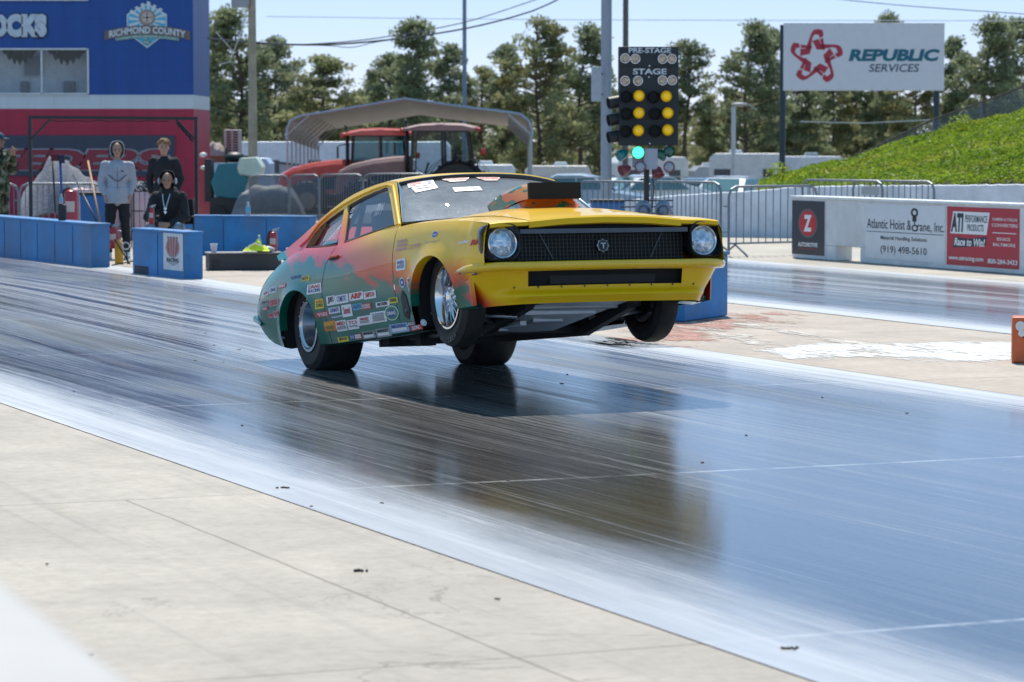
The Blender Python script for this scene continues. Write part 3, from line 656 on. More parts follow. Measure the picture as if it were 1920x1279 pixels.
# tail panel
rows = []
for j in range(7):
    zt = j/6; row = []
    c = sidecol(-1.14, None, 1); q = c[int(round(zt*NZ))]
    for k in range(9): yy = lerp(-q.y, q.y, k/8); row.append((q.x-0.03*(1-(k/4-1)**2), -yy*-1, lerp(q.z, q.z, 1)))
    rows.append(row)
mb.grid(rows, 0, True)
body = mb.build('body_shell', PAINT, car, sharp=48)
# ---- doors
for sg in (1, -1):
    mb = MB(); side_grid(mb, S_DOOR, sg)
    d_ = mb.build('door', PAINT, car)
    mb = MB(); side = -sg
    # handle: dark escutcheon and paddle
    def hf(s, t_, off, sg=sg): return Vector((s, -sg*(Wd(s, t_)+off), t_))
    disc_to(mb, (.80, .775), .105, .022, hf, 0, 0.004, 16)
    mb.tube([hf(.72, .775, .012), hf(.80, .785, .022), hf(.90, .782, .012)], [.008, .012, .008], 8, 1)
    mb.build('door_handle', [CBLK, M('handle_orange', (.6, .09, .02), .3, .2)], d_)
    # scoop-shaped side vent just behind the front wheel
mb = MB()
def sidefn(s, t_, off): return Vector((s, -(Wd(s, t_)+off), t_))
poly_to(mb, [(2.05, .30), (2.12, .27), (2.18, .33), (2.14, .42), (2.08, .47), (2.04, .42)], sidefn, 0, 0.004)
mb.ell(sidefn(2.12, .33, .004), (.03, .012, .018), 10, 8, 1)
mb.build('exhaust_vent', [CMAT, DARKMETAL], car)
# ---- hood with front lip
mb = MB(); rows = []
for s in xs_f: rows.append([v+Vector((0, 0, .003)) for v in toprow(s)[4:21]])
rows = [[v + Vector((0.028*(1-(k/8-1)**2)*min(1, max(0, (v.x-2.9)/.5)), 0, 0.012*(1-abs(k/8-1))*min(1, max(0, (v.x-2.2)/.4)))) for k, v in enumerate(r)] for r in rows]
last = rows[-1]
rows.append([v+Vector((.012, 0, -.012)) for v in last]); rows.append([v+Vector((.006, 0, -.048)) for v in last]); rows.append([v+Vector((-.04, 0, -.052)) for v in last])
mb.grid(rows, 0, True)
hood = mb.build('hood', PAINT, car, sharp=30)
# ---- greenhouse sides
def gy(x, z): return .78-.5*(z-.88)
def gv(x, z, sg, off=0.0): return Vector((x, -sg*(gy(x, z)+off), z))
EDGE = [(-.60, .895), (-.45, .925), (-.2, 1.005), (.072, 1.108), (.25, 1.165), (.445, 1.215), (.62, 1.242), (.80, 1.258), (1.0, 1.268), (1.2, 1.27), (1.40, 1.255)]
DWIN = [(.585, 1.152), (.66, 1.163), (.85, 1.188), (1.05, 1.206), (1.22, 1.214), (1.275, 1.208), (1.30, 1.19), (1.45, 1.10), (1.712, .932), (1.3, .912), (.82, .886)]
QWIN = [(.515, 1.135), (.40, 1.115), (.25, 1.078), (.15, 1.04), (.07, .985), (.02, .912), (.3, .893), (.55, .880), (.70, .878)]
def offs(poly, d):
    n = len(poly); out = []; ar = sum(poly[i][0]*poly[(i+1) % n][1]-poly[(i+1) % n][0]*poly[i][1] for i in range(n)); sg = 1 if ar > 0 else -1
    for i in range(n):
        a = Vector(poly[i-1]); b = Vector(poly[i]); c = Vector(poly[(i+1) % n]); e1 = (b-a).normalized(); e2 = (c-b).normalized()
        n1 = Vector((e1.y, -e1.x)); n2 = Vector((e2.y, -e2.x)); nn = (n1+n2).normalized(); k = d/max(.4, nn.dot(n1)); out.append(tuple(b+nn*k*sg))
    return out
DO = offs(DWIN, .012); QO = offs(QWIN, .008)
for sg in (1, -1):
    outer = EDGE + [(1.43, 1.235), (1.60, 1.115), (1.86, .925), (1.88, .885), (1.2, .855), (.6, .83), (0, .86), (-.5, .85)]
    vs = []; loops = []
    for pl in (outer, DO, QO):
        loops.append([Vector((a, b, 0)) for a, b in pl])
    tr = tessellate_polygon(loops); flat = [q for l in loops for q in l]
    mb = MB(); mb.add([gv(q.x, q.y, sg) for q in flat], [list(k) for k in tr])
    it_ = MB(); it_.add([gv(q.x, q.y, sg, -.036) for q in flat], [list(k) for k in tr]); it_.build('interior_trim', CMAT, car)
    # inner returns of the openings
    for pl in (DO, QO):
        n = len(pl); mb.add([gv(a, b, sg) for a, b in pl]+[gv(a, b, sg, -.03) for a, b in pl], [(i, (i+1) % n, n+(i+1) % n, n+i) for i in range(n)])
    # raised drip rail along the roof side and down the rear pillar
    dr = [(-.12, .93), (.0, .975), (.10, 1.07), (.25, 1.128), (.45, 1.175), (.65, 1.205), (.85, 1.226), (1.05, 1.24), (1.25, 1.243), (1.385, 1.22), (1.5, 1.145), (1.84, .92)]
    mb.tube([gv(a, b, sg, .004) for a, b in dr], .0105, 6, 0, True)
    gh = mb.build('window_surround', PAINT, car)
    # glass and rubber
    for nm, pl in (('door_glass', DWIN), ('quarter_glass', QWIN)):
        mb = MB(); poly_to(mb, pl, lambda a, b, o_: gv(a, b, sg, -.020), 0)
        g_ = mb.build(nm, glassmat('side_glass', (0.74, 0.84, 0.90), 2.0, .012), car)
        mb = MB(); pp = [gv(a, b, sg, -.016) for a, b in pl]; mb.tube(pp+[pp[0]], .009, 6, 0, False); mb.build('window_rubber', CBLK, g_)
    if sg == 1: # louvre bars in the rear of the quarter window
        mb = MB()
        for k, dx in enumerate((0.0, .055, .11)):
            mb.bar(gv(.035+dx, .915, 1, -.006), gv(.10+dx*1.25, 1.00+dx*.55, 1, -.006), .012, .02)
        mb.build('window_louvre', M('bronze_trim', (.16, .07, .025), .4, .3), car)
# ---- roof and rear window
def roofrow(x, K=16, back=False):
    z = itps(EDGE, x); w = gy(x, z); crown = itp([(-.6, .02), (-.2, .06), (.4, .065), (1.0, .058), (1.4, .045)], x)
    bow = itp([(1.0, 0), (1.4, .10)], x)
    out = []
    for k in range(K+1):
        u = k/K*2-1; e = 1-abs(u)**2.6
        out.append(Vector((x+bow*(1-u*u), u*w, z+crown*e)))
    return out
mb = MB(); mb.grid([roofrow(x) for x in stations(.35, 1.40, .05)], 0, True)
for (lo, hi) in ((0, 3), (13, 16)): mb.grid([roofrow(x)[lo:hi+1] for x in stations(-.6, .35, .05)], 0, True)
mb.grid([roofrow(x) for x in stations(-.6, -.5, .05)], 0, True)
hd = roofrow(1.40); mb.grid([hd, [v+Vector((.018, 0, -.016)) for v in hd], [v+Vector((.01, 0, -.03)) for v in hd]], 0, True)
mb.build('roof', PAINT, car)
mb = MB(); mb.grid([[v-Vector((0, 0, .01)) for v in roofrow(x)[3:14]] for x in stations(-.5, .35, .07)], 0, True); mb.build('rear_window', glassmat('side_glass'), car)
# ---- windshield
base = []; head = []
K = 16
for k in range(K+1):
    u = k/K*2-1; base.append(Vector((1.855+.20*(1-u*u), u*.742, .925+.02*(1-u*u)))); hz = hd[k]; head.append(Vector((hz.x+.012, hz.y*.985, hz.z-.028)))
rows = [[b.lerp(h_, j/8)+Vector((.012*math.sin(math.pi*j/8), 0, .012*math.sin(math.pi*j/8))) for b, h_ in zip(base, head)] for j in range(9)]
mb = MB(); mb.grid(rows, 0, True); ws = mb.build('windshield', glassmat('windshield_glass', (0.80, 0.86, 0.90), 1.6, .008, dust_haze=1.0), car)
mb = MB()
for k in (0, K): mb = MB(); mb.tube([rows[j][k]+Vector((0.006, 0, .004)) for j in range(9)], .010, 8, 0, True); mb.build('windshield_trim', CHROME, ws)
mb = MB(); mb.tube([v+Vector((.01, 0, .004)) for v in head], .015, 8, 0, True); mb.tube([v+Vector((.006, 0, .0)) for v in base], .010, 6, 0, True); mb.build('windshield_rubber', CBLK, ws)
# class number and stickers on the glass
def wsf(s, t_, off):      # s,t in 0..1 over the glass, s = right edge (picture left) to left edge
    i = s*K; i0 = min(K-1, int(i)); fi = i-i0; j = t_*8; j0 = min(7, int(j)); fj = j-j0
    a = rows[j0][i0].lerp(rows[j0][i0+1], fi); b = rows[j0+1][i0].lerp(rows[j0+1][i0+1], fi); q = a.lerp(b, fj)
    return q+Vector((.7, 0, .7))*off
WSP = M('sticker_white', (.78, .78, .80), .4, var=.03)
mb = MB(); rect_to(mb, (.045, .84, .19, .97), wsf, 0, .006, 6); text_to(mb, '29', (.055, .86, .12, .95), wsf, 1, .009, bold=.06); text_to(mb, '18', (.125, .86, .18, .95), wsf, 2, .009, bold=.04)
poly_to(mb, [(.06, .82), (.19, .82), (.195, .73), (.075, .68)], wsf, 0, .006); rect_to(mb, (.08, .765, .175, .785), wsf, 2, .008)
for a, b in ((.24, .405), (.445, .60)):
    poly_to(mb, [(a, .95), (a+.02, .90), (a+.04, .86), (b-.04, .86), (b-.02, .90), (b, .95), (b-.03, .97), (a+.03, .97)], wsf, 3, .006)
    text_to(mb, 'RACING SERIES', (a+.02, .895, b-.02, .945), wsf, 1, .009, bold=.03)
rect_to(mb, (.27, .60, .42, .70), wsf, 4, .005, 6); text_to(mb, 'RACEWAY', (.30, .63, .40, .67), wsf, 2, .008, bold=.02)
mb.build('windshield_stickers', [WSP, INKR, INKBL, M('sticker_peach', (.78, .6, .52), .4), M('sticker_greyblue', (.55, .6, .66), .4)], ws)
# ---- interior seen through the glass
mb = MB(); mb.grid([[(-.5, -.76, .90), (-.5, .76, .90)], [(.9, -.765, .893), (.9, .765, .893)], [(1.8, -.765, .925), (1.8, .765, .925)]], 0, False); mb.box((1.72, 0, .88), (.2, 1.3, .1)); mb.build('dashboard', CMAT, car)
mb = MB()
for sg in (-1, 1):
    mb.tube([(1.62, sg*.62, .86), (1.28, sg*.50, 1.19), (.55, sg*.50, 1.20), (.45, sg*.56, .86)], .02, 8); mb.tube([(.55, sg*.50, 1.20), (-.3, sg*.45, .88)], .02, 8); mb.tube([(.5, sg*.5, 1.18), (1.3, -sg*.5, 1.19)], .014, 8)
mb.tube([(.55, -.5, 1.20), (.55, .5, 1.20)], .02, 8); mb.tube([(1.28, -.5, 1.19), (1.28, .5, 1.19)], .02, 8); mb.build('roll_cage', M('cage_grey', (.16, .17, .19), .4), car)
mb = MB(); mb.box((.72, .33, 1.0), (.12, .42, .34)); mb.box((.68, .33, 1.16), (.10, .26, .12)); mb.build('seat', CMAT, car, bevel=.03)
mb = MB(); mb.box((.72, -.33, .98), (.10, .36, .26)); mb.box((.1, -.2, .92), (.5, .3, .1)); mb.build('interior_box', M('cage_grey'  , (.16, .17, .19)), car, bevel=.02)
# ---- scoop
mb = MB()
def scoopsec(x, hw, z0, z1, r=.02): return [Vector((x, a*hw, b)) for a, b in ((-1, z0), (-1, z1-r), (-.92, z1), (.92, z1), (1, z1-r), (1, z0))]
secs = [scoopsec(2.68, .182, 1.012, 1.112), scoopsec(2.5, .180, 1.01, 1.117), scoopsec(2.25, .172, .985, 1.100), scoopsec(2.0, .160, .955, 1.065), scoopsec(1.86, .150, .935, 1.038)]
mb.grid(secs, 0, True); mb.add(secs[-1], [[0, 1, 2, 3, 4, 5]]); mb.add([secs[k][i] for k in range(5) for i in (0, 5)], [(2*k, 2*k+1, 2*k+3, 2*k+2) for k in range(4)])
base_ = [[Vector((2.60, 0, 0))+Vector((0, u*.165, 1.012)) for u in (-1, -.5, 0, .5, 1)], [Vector((2.66, u*.22, .93)) for u in (-1, -.5, 0, .5, 1)], [Vector((2.74, u*.30, .885)) for u in (-1, -.5, 0, .5, 1)]]
mb.grid(base_, 0, True)
for sg in (-1, 1): mb.grid([[(2.60, sg*.165, 1.012), (2.66, sg*.22, .93), (2.74, sg*.30, .885)], [(2.2, sg*.162, .985), (2.2, sg*.25, .94), (2.2, sg*.33, .91)], [(1.86, sg*.15, .94), (1.86, sg*.24, .92), (1.88, sg*.30, .90)]], 0, True)
ms, t, p = newmat('scoop_paint'); tc = t.node('ShaderNodeTexCoord').outputs['Object']; sx = t.node('ShaderNodeSeparateXYZ'); t.l.new(tc, sx.inputs[0])
x_, z_ = sx.outputs[0], sx.outputs[2]
g1 = t.node('ShaderNodeMapRange', i_1=1.9, i_2=2.62); t.l.new(x_, g1.inputs[0]); hgt = t.node('ShaderNodeMapRange', i_1=.95, i_2=1.10); t.l.new(z_, hgt.inputs[0])
cc = t.ramp(t.math('MULTIPLY', t.math('ADD', g1.outputs[0], hgt.outputs[0]), .5), [(0.15, (.55, .03, .02)), (.55, (.7, .13, .015)), (1, (.78, .36, .01))])
nn = t.noise(t.mapv(tc, (2.2, 3, 8)), 2.4, 2, .5, .8); gf = t.math('SUBTRACT', t.math('ADD', nn, t.math('MULTIPLY', g1.outputs[0], -.16)), t.math('MULTIPLY', hgt.outputs[0], .10)); cc = t.mix(t.ramp(gf, [(.385, 0), (.397, 1)]), cc, (.0, .17, .07))
t.l.new(cc, p.inputs['Base Color']); p.inputs['Roughness'].default_value = .3; p.inputs['Coat Weight'].default_value = 1
scp = mb.build('hood_scoop', ms, car, sharp=30)
mb = MB(); mb.box((2.672, 0, 1.062), (.03, .366, .104)); mb.add([(2.69, -.185, 1.008), (2.69, .185, 1.008), (2.69, .185, 1.116), (2.69, -.185, 1.116)], [(0, 1, 2, 3)])
mb.build('scoop_intake', M('mesh_black', (.006, .006, .007), .8), scp)
def scf(s, t_, off): hw = lerp(.150, .182, (s-1.86)/.82); return Vector((s, -(hw+off), t_))
mb = MB(); disc_to(mb, (2.29, 1.045), .035, .032, scf, 0, .004); disc_to(mb, (2.29, 1.045), .02, .02, scf, 1, .006); text_to(mb, 'KILLER', (2.335, 1.05, 2.46, 1.078), scf, 0, .004, bold=.03); text_to(mb, 'CARBS', (2.335, 1.015, 2.46, 1.04), scf, 2, .004, bold=.02); mb.build('scoop_sticker', [INKB, INKY, INKG], scp)
# ---- nose: grille, lamps, bumper, valance
nose = MB(); nose.grid([[(3.27, -.60, .50), (3.27, .60, .50)], [(3.30, -.60, .80), (3.30, .60, .80)]], 0, False)
gr = nose.build('grille', M('grille_back', (.008, .008, .009), .6), car)
mb = MB()
rndg = random.Random(2)
for k in range(-22, 23): mb.box((3.335, k*.026, .65), (.008, .005, .175), mi=0)
for k in range(8): mb.box((3.34, 0, .575+k*.0235), (.008, 1.16, .004), mi=0)
mb.build('grille_mesh', M('grille_bar', (.05, .048, .045), .45, .4), gr)
mb = MB(); mb.bar((3.40, -.585, .742), (3.40, .585, .742), .02, .028); mb.build('grille_bar', M('satin_bar', (.10, .105, .115), .3, .8), gr)
for sg in (-1, 1): mb = MB(); mb.bar((3.345, sg*.43, .735), (3.345, sg*.34, .57), .012, .010); mb.build('grille_brace', DARKMETAL, gr)
mb = MB(); mb.lathe([(0, .038), (.01, .038), (.012, .034), (.006, .031), (.006, 0)], (3.36, .0, .650), (1, 0, 0), 24, 0, mis=[0, 0, 0, 1])
mb.box((3.372, 0, .663), (.01, .034, .008)); mb.box((3.372, 0, .648), (.01, .009, .034)); 
for k in range(8):
    t_ = k*math.pi/4; mb.box((3.366, .040*math.cos(t_), .65+.040*math.sin(t_)), (.008, .006, .006))
mb.build('grille_emblem', [ALU, BLACK], gr)
def rrect(y0, y1, z0, z1, r, n=6):
    out = []
    for cy, cz, a0 in ((y1-r, z1-r, 0), (y0+r, z1-r, 90), (y0+r, z0+r, 180), (y1-r, z0+r, 270)):
        for k in range(n+1): a = R_(a0+90*k/n); out.append((cy+r*math.cos(a), cz+r*math.sin(a)))
    return out
for sg in (-1, 1):
    mb = MB(); yc = sg*.700; ya, yb = (sg*.592, sg*.846) if sg > 0 else (sg*.846, sg*.592)
    o1 = rrect(ya, yb, .560, .797, .075); o2 = rrect(ya+.008, yb-.008, .568, .789, .07); n = len(o1)
    def bowx(y, x): return x-.8*max(0, abs(y)-.70)**1.5
    hole = [(yc+.100*math.cos(2*math.pi*(k+.5)/n), .672+.100*math.sin(2*math.pi*(k+.5)/n)) for k in range(n)]
    ring = [[Vector((bowx(a, 3.27), yc+(a-yc)*.80, .68+(b-.68)*.86)) for a, b in o1], [Vector((bowx(a, 3.385), yc+(a-yc)*.97, .68+(b-.68)*.96)) for a, b in o1], [Vector((bowx(a, 3.425), a, b)) for a, b in o1], [Vector((bowx(a, 3.435), a, b)) for a, b in o2],
            [Vector((bowx(a, 3.405), lerp(a, c, .45), lerp(b, d, .45))) for (a, b), (c, d) in zip(o2, hole)], [Vector((3.39, a, b)) for a, b in hole], [Vector((3.35, a, b)) for a, b in hole]]
    mb.grid(ring, 0, True, closed=True)
    bz = mb.build('headlight_bezel', CBLK, car, sharp=60)
    mb = MB(); mb.lathe([(-.03, .1), (.018, .1), (.024, .094), (.018, .087)], (3.375, yc, .672), (1, 0, 0), 36); mb.lathe([(-.075, .02), (-.05, .055), (-.012, .086), (.0, .087)], (3.39, yc, .672), (1, 0, 0), 36)
    hl = mb.build('headlight', CHROME, bz)
    mb = MB(); mb.lathe([(.0, .088), (.012, .07), (.02, .04), (.024, .0)], (3.385, yc, .672), (1, 0, 0), 36)
    ml, t, p = newmat('headlight_glass') if 'headlight_glass' not in bpy.data.materials else (bpy.data.materials['headlight_glass'], None, None)
    if t:
        tc = t.node('ShaderNodeTexCoord').outputs['Object']; vr = t.node('ShaderNodeTexVoronoi', i_Scale=26.0); vr.distance = 'CHEBYCHEV'; vr.inputs['Randomness'].default_value = 1.0; t.l.new(tc, vr.inputs['Vector'])
        t.l.new(t.ramp(vr.outputs['Distance'], [(.1, (.30, .40, .50)), (.35, (.42, .50, .58)), (.6, (.70, .77, .84))]), p.inputs['Base Color']); p.inputs['Metallic'].default_value = .55; p.inputs['Roughness'].default_value = .12; p.inputs['Coat Weight'].default_value = 1
        b = t.node('ShaderNodeBump', i_Strength=.6, i_Distance=.01); t.l.new(vr.outputs['Distance'], b.inputs['Height']); t.l.new(b.outputs[0], p.inputs['Normal'])
    mb.build('headlight_lens', ml, bz)
# fender nose above and outside the bezel is the shell; bumper blade
PLAN = [(-1.0, 3.02, -.875), (-.95, 3.16, -.905), (-.88, 3.33, -.885), (-.78, 3.445, -.77), (-.6, 3.465, -.58), (-.3, 3.485, -.29), (0, 3.492, 0)]
PLAN = PLAN+[(-a, b, -c) for a, b, c in PLAN[:-1]][::-1]
PX = [(a, b) for a, b, c in PLAN]; PY = [(a, c) for a, b, c in PLAN]
us = [lerp(-1, 1, k/56) for k in range(57)]
def plan(u, back=0.0):
    x, y = itps(PX, u), itps(PY, u); return x-back, y
rows = []
for u in us:
    x, y = plan(u); k = min(1, (1-abs(u))/.10+.12); h_ = .027*k; zc = .525+(1-k)*(-.008); dx = 1 if abs(y) < .8 else .6
    xa, ya = plan(min(1, u+.01)); xb, yb = plan(max(-1, u-.01)); dn = Vector((ya-yb, xb-xa, 0)).normalized()
    sec = [(-.10, -1), (-.015, -1), (0, -.6), (.006, .2), (-.006, .85), (-.02, 1), (-.10, 1)]
    rows.append([Vector((x, y, zc))+dn*a*k+Vector((0, 0, b*h_)) for a, b in sec])
mb = MB(); mb.grid(rows, 0, True, closed=True); mb.build('front_bumper', YP, car, sharp=50)
# valance with intake opening and lower lip
def valp(u, z):
    x, y = plan(u); f = (.50-z)/.21
    xx = x-.065-.04*f; yy = y*(1-.012*f)
    lip = (1 if z < .352 else max(0, 1-(z-.352)/.022))*(.55+.45*max(0, 1-abs(z-.335)/.04))*max(0, min(1, (.86-abs(u))/.16))*.085
    w_ = max(0, min(1, (abs(u)-.62)/.30)); f2 = max(0, f)
    return Vector((xx+lip-.09*f2*w_, yy*(0.962-.10*f2*w_), z))
zr = [.292, .30, .318, .335, .352, .368, .385, .402, .445, .496, .51]
ur = sorted(set([round(lerp(-.985, .985, k/60), 4) for k in range(61)]+[-.58, .58, -.26, .26]))
mb = MB(); b0 = len(mb.v)
pts = [[valp(u, z-(.01*abs(u)**3)) for z in zr] for u in ur]
for i in range(len(ur)-1):
    um = (ur[i]+ur[i+1])/2
    for j in range(len(zr)-1):
        zm = (zr[j]+zr[j+1])/2
        if abs(um) < .58 and .402 < zm < .496: continue
        mb.add([pts[i][j], pts[i+1][j], pts[i+1][j+1], pts[i][j+1]], [(0, 1, 2, 3)], 0, True)
lo = [valp(u, .292) for u in ur]; mb.grid([lo, [v+Vector((-.06, 0, .01)) for v in lo]], 0, True)
VAL = mb.build('front_valance', PAINT, car, sharp=60)
mb = MB(); mb.grid([[(3.33, -.62, .38), (3.33, .62, .38)], [(3.36, -.62, .52), (3.36, .62, .52)]], 0, False); mb.build('valance_intake', M('mesh_black', (.006, .006, .007)), car)
for k in range(-4, 5): mb = MB(); q = valp(k*.17, .395); mb.ell(q+Vector((.004, 0, 0)), (.004, .006, .006), 8, 6); mb.build('bolt', DARKMETAL, VAL)
# ---- wheels
def wheel(x, y, z, r, w, rr, sg, kind, steer=0.0):
    mb = MB(); ax = (0, -sg, 0); o_ = (x, y, z)        # y = outer rim face plane
    sh = .018
    prof = [(-w+.02, rr), (-w, rr+.03), (-w-.004, r-.055), (-w+sh, r-.012), (-w+.05, r), (-.05, r), (-sh, r-.012), (.006, r-.055), (.006, rr+.03), (-.012, rr-.002)]
    mb.lathe(prof, o_, ax, 48)
    ti = mb.build('tyre', TYRE, None, sharp=28)
    mb = MB()
    if kind == 'front':
        mb.lathe([(-.012, rr), (.004, rr), (.004, rr-.012), (-.01, rr-.02), (-.02, rr-.03), (-.075, rr-.036), (-.085, rr-.05), (-w+.02, rr-.05), (-w+.02, rr-.01)], o_, ax, 48)
        C0 = Vector(o_)+Vector(ax)*-.06
        for k in range(5):
            a = 2*math.pi*k/5+.35; d = Vector((math.cos(a), 0, math.sin(a))); d2 = Vector((-math.sin(a), 0, math.cos(a)))
            for s_ in (-1, 1): mb.bar(C0+d*.03+d2*s_*.018+Vector(ax)*.03, C0+d*(rr-.036)+d2*s_*.03, .012, .02, up=Vector(ax))
            mb.ell(C0+d*.055+Vector(ax)*.035, (.012, .012, .012), 8, 6)
        mb.lathe([(-.06, .07), (.0, .066), (.03, .045), (.06, .04), (.066, .025), (.066, 0)], Vector(o_)+Vector(ax)*-.06, ax, 24)
    else:
        mb.lathe([(-.012, rr+.004), (.006, rr+.006), (.008, rr-.012), (-.004, rr-.018), (-.01, rr-.03), (-.09, rr-.045), (-.15, rr-.06), (-.19, .10), (-.17, .07), (-.12, .055), (-.115, 0)], o_, ax, 48)
        for k in range(16):
            a = 2*math.pi*k/16; mb.ell(Vector(o_)+Vector((math.cos(a), 0, math.sin(a)))*(rr-.006)+Vector(ax)*.008, (.005, .005, .005), 6, 4)
    rim = mb.build('rim', CHROME if kind == 'front' else M('polished_rim', (.5, .52, .56), .18, 1.0, .05), None, sharp=40)
    mb = MB(); mb.lathe([(-.10, rr-.04), (-.10, 0)], o_, ax, 32); mb.lathe([(-w+.04, .16), (-.13, .16), (-.13, 0)], o_, ax, 24)
    bk = mb.build('brake_disc', CMAT, None)
    root = bpy.data.objects.new('wheel', None); col.objects.link(root); root.parent = car
    for q in (ti, rim, bk): q.parent = root
    # shaft of rotation drawn at origin: use a hub-centred wheel mesh
    return root
TYRE, t, p = newmat('tyre_rubber'); tc = t.node('ShaderNodeTexCoord').outputs['Object']
t.l.new(t.mix(t.ramp(t.noise(tc, 12, 5, .7), [(.35, 0), (.7, 1)]), (.016, .016, .017), (.035, .034, .033)), p.inputs['Base Color']); p.inputs['Roughness'].default_value = .62; p.inputs['Specular IOR Level'].default_value = .35
wheel(2.615, -.765, .388, .330, .155, .208, 1, 'front'); wheel(2.615, .765, .388, .330, .155, .208, -1, 'front')
rw = []
for sg in (1, -1):
    rt = wheel(0.0, -sg*.765, .350, .343, .32, .190, sg, 'rear'); rw.append(rt)
# the slicks squash where they meet the ground
M3 = CM
for rt in rw:
    me = [c for c in rt.children if c.name.startswith('tyre')][0].data
    for v in me.vertices:
        wv = M3 @ v.co
        if wv.z < 0.006:
            wv.z = 0.002+(wv.z-.006)*.0; nv = CMI @ wv; v.co = nv
# sidewall lettering on the near front tyre
mb = MB()
for k, ch in enumerate('HOOSIER'):
    a = -math.pi/2-.42+k*.14
    def tf(s, t_, off, a=a): 
        rr = .262+t_*.034; aa = a+s*.10; return Vector((2.615+rr*math.cos(aa), -.765-.0085-off, .388+rr*math.sin(aa)))
    text_to(mb, ch, (0, 1, 1, 0), tf, 0, .001, bold=.02)
mb.build('tyre_lettering', M('tyre_letter', (.10, .10, .10), .6), car)
# ---- wheel wells and underbody
mb = MB()
for (c, z0, a, b) in ARCH:
    for sg in (1, -1):
        mb = MB(); rows = []
        for k in range(17):
            an = math.pi*k/16; xx = c-(a+.02)*math.cos(an); zz = z0+(b+.02)*math.sin(an)
            zl = z0-.13 if k == 0 or c < 1 else z0-.03
            if k in (0, 16): rows.append([(xx, -sg*.80, zl), (xx, -sg*.38, zl)])
            rows.append([(xx, -sg*.82, zz), (xx, -sg*.38, zz)])
            if k == 16: rows[-1], rows[-2] = rows[-2], rows[-1]
        mb.grid(rows, 0, True); mb.add([(c-a, -sg*.38, z0-.1), (c+a*.3, -sg*.38, z0-.1), (c+a, -sg*.38, z0), (c+a, -sg*.38, z0+b), (c-a, -sg*.38, z0+b)], [(0, 1, 2, 3, 4)]); mb.build('wheel_well', CMAT, car)
mb = MB(); mb.box((1.2, 0, .27), (1.6, 1.5, .06)); mb.box((-.6, 0, .40), (.9, 1.0, .08)); mb.box((2.75, 0, .44), (1.2, .74, .06)); mb.box((.9, 0, .21), (2.2, .3, .06))
mb.bar((.45, .36, .20), (2.3, .36, .165), .06, .08); mb.bar((2.3, .36, .165), (3.0, .36, .30), .06, .07); mb.bar((.45, -.36, .20), (2.3, -.36, .18), .06, .08); mb.bar((2.3, -.36, .18), (3.0, -.36, .31), .06, .06)
mb.bar((2.2, -.4, .18), (2.2, .4, .18), .05, .05); mb.bar((2.95, -.4, .33), (2.95, .4, .33), .05, .05); mb.box((1.45, -.45, .165), (.09, .12, .09)); mb.box((.95, -.5, .175), (.14, .1, .05)); mb.box((1.2, -.47, .19), (.5, .03, .03))
mb.build('chassis', CMAT, car, bevel=.004)
mb = MB(); mb.box((2.35, -.05, .235), (.5, .22, .06)); mb.box((2.45, -.30, .20), (.62, .05, .045)); mb.box((2.45, -.31, .19), (.02, .06, .06)); mb.box((2.62, .0, .29), (.6, .62, .03)); mb.build('oil_pan', ALU, car, bevel=.01)
mb = MB(); mb.add([(3.12, -.30, .335), (3.10, .34, .325), (2.30, .12, .165), (2.15, -.25, .160)], [(0, 1, 2, 3)]); mb.box((2.7, -.05, .275), (.2, .5, .05)); mb.build('engine_plate', M('engine_plate', (.60, .64, .70), .35, .3), car)
mb = MB()
for sg in (-1, 1):
    mb = MB(); mb.tube([(2.45, sg*.36, .22), (2.62, sg*.62, .27)], .014, 8); mb.tube([(2.80, sg*.36, .24), (2.62, sg*.62, .27)], .014, 8); mb.tube([(2.28, sg*.74, .30), (2.6, sg*.62, .33)], .012, 8); mb.tube([(2.62, sg*.60, .30), (2.62, sg*.50, .62)], .022, 8); mb.tube([(2.62, sg*.40, .39), (2.62, sg*.66, .39)], .03, 8); mb.build('suspension_arm', ALU, car)
mb = MB(); mb.tube([(0, -.50, .35), (0, .50, .35)], .05, 12); mb.ell((0, 0, .35), (.13, .16, .14)); mb.tube([(0, -.3, .28), (.75, -.3, .24)], .025, 8); mb.tube([(0, .3, .28), (.75, .3, .24)], .025, 8); mb.build('rear_axle', CMAT, car)
mb = MB()
for sg in (-1, 1):
    mb = MB(); mb.tube([(2.3, sg*.3, .45), (2.25, sg*.42, .25), (1.7, sg*.42, .185), (1.2, sg*.44, .19)], .035, 10); mb.build('exhaust_pipe', M('header_steel', (.13, .12, .12), .4, .8), car)
# rear bumper
mb = MB(); mb.tube([(-.86, -.825, .40), (-1.04, -.80, .45), (-1.15, -.6, .47), (-1.2, 0, .47), (-1.15, .6, .47), (-1.04, .75, .47), (-.86, .79, .46)], [.012, .028, .038, .042, .038, .03, .008], 10); mb.build('rear_bumper', M('green_car_paint', (.0, .13, .085), .28, coat=1), car)
mb = MB(); mb.box((-1.11, 0, .735), (.10, 1.2, .02)); mb.build('rear_spoiler', PAINT, car)
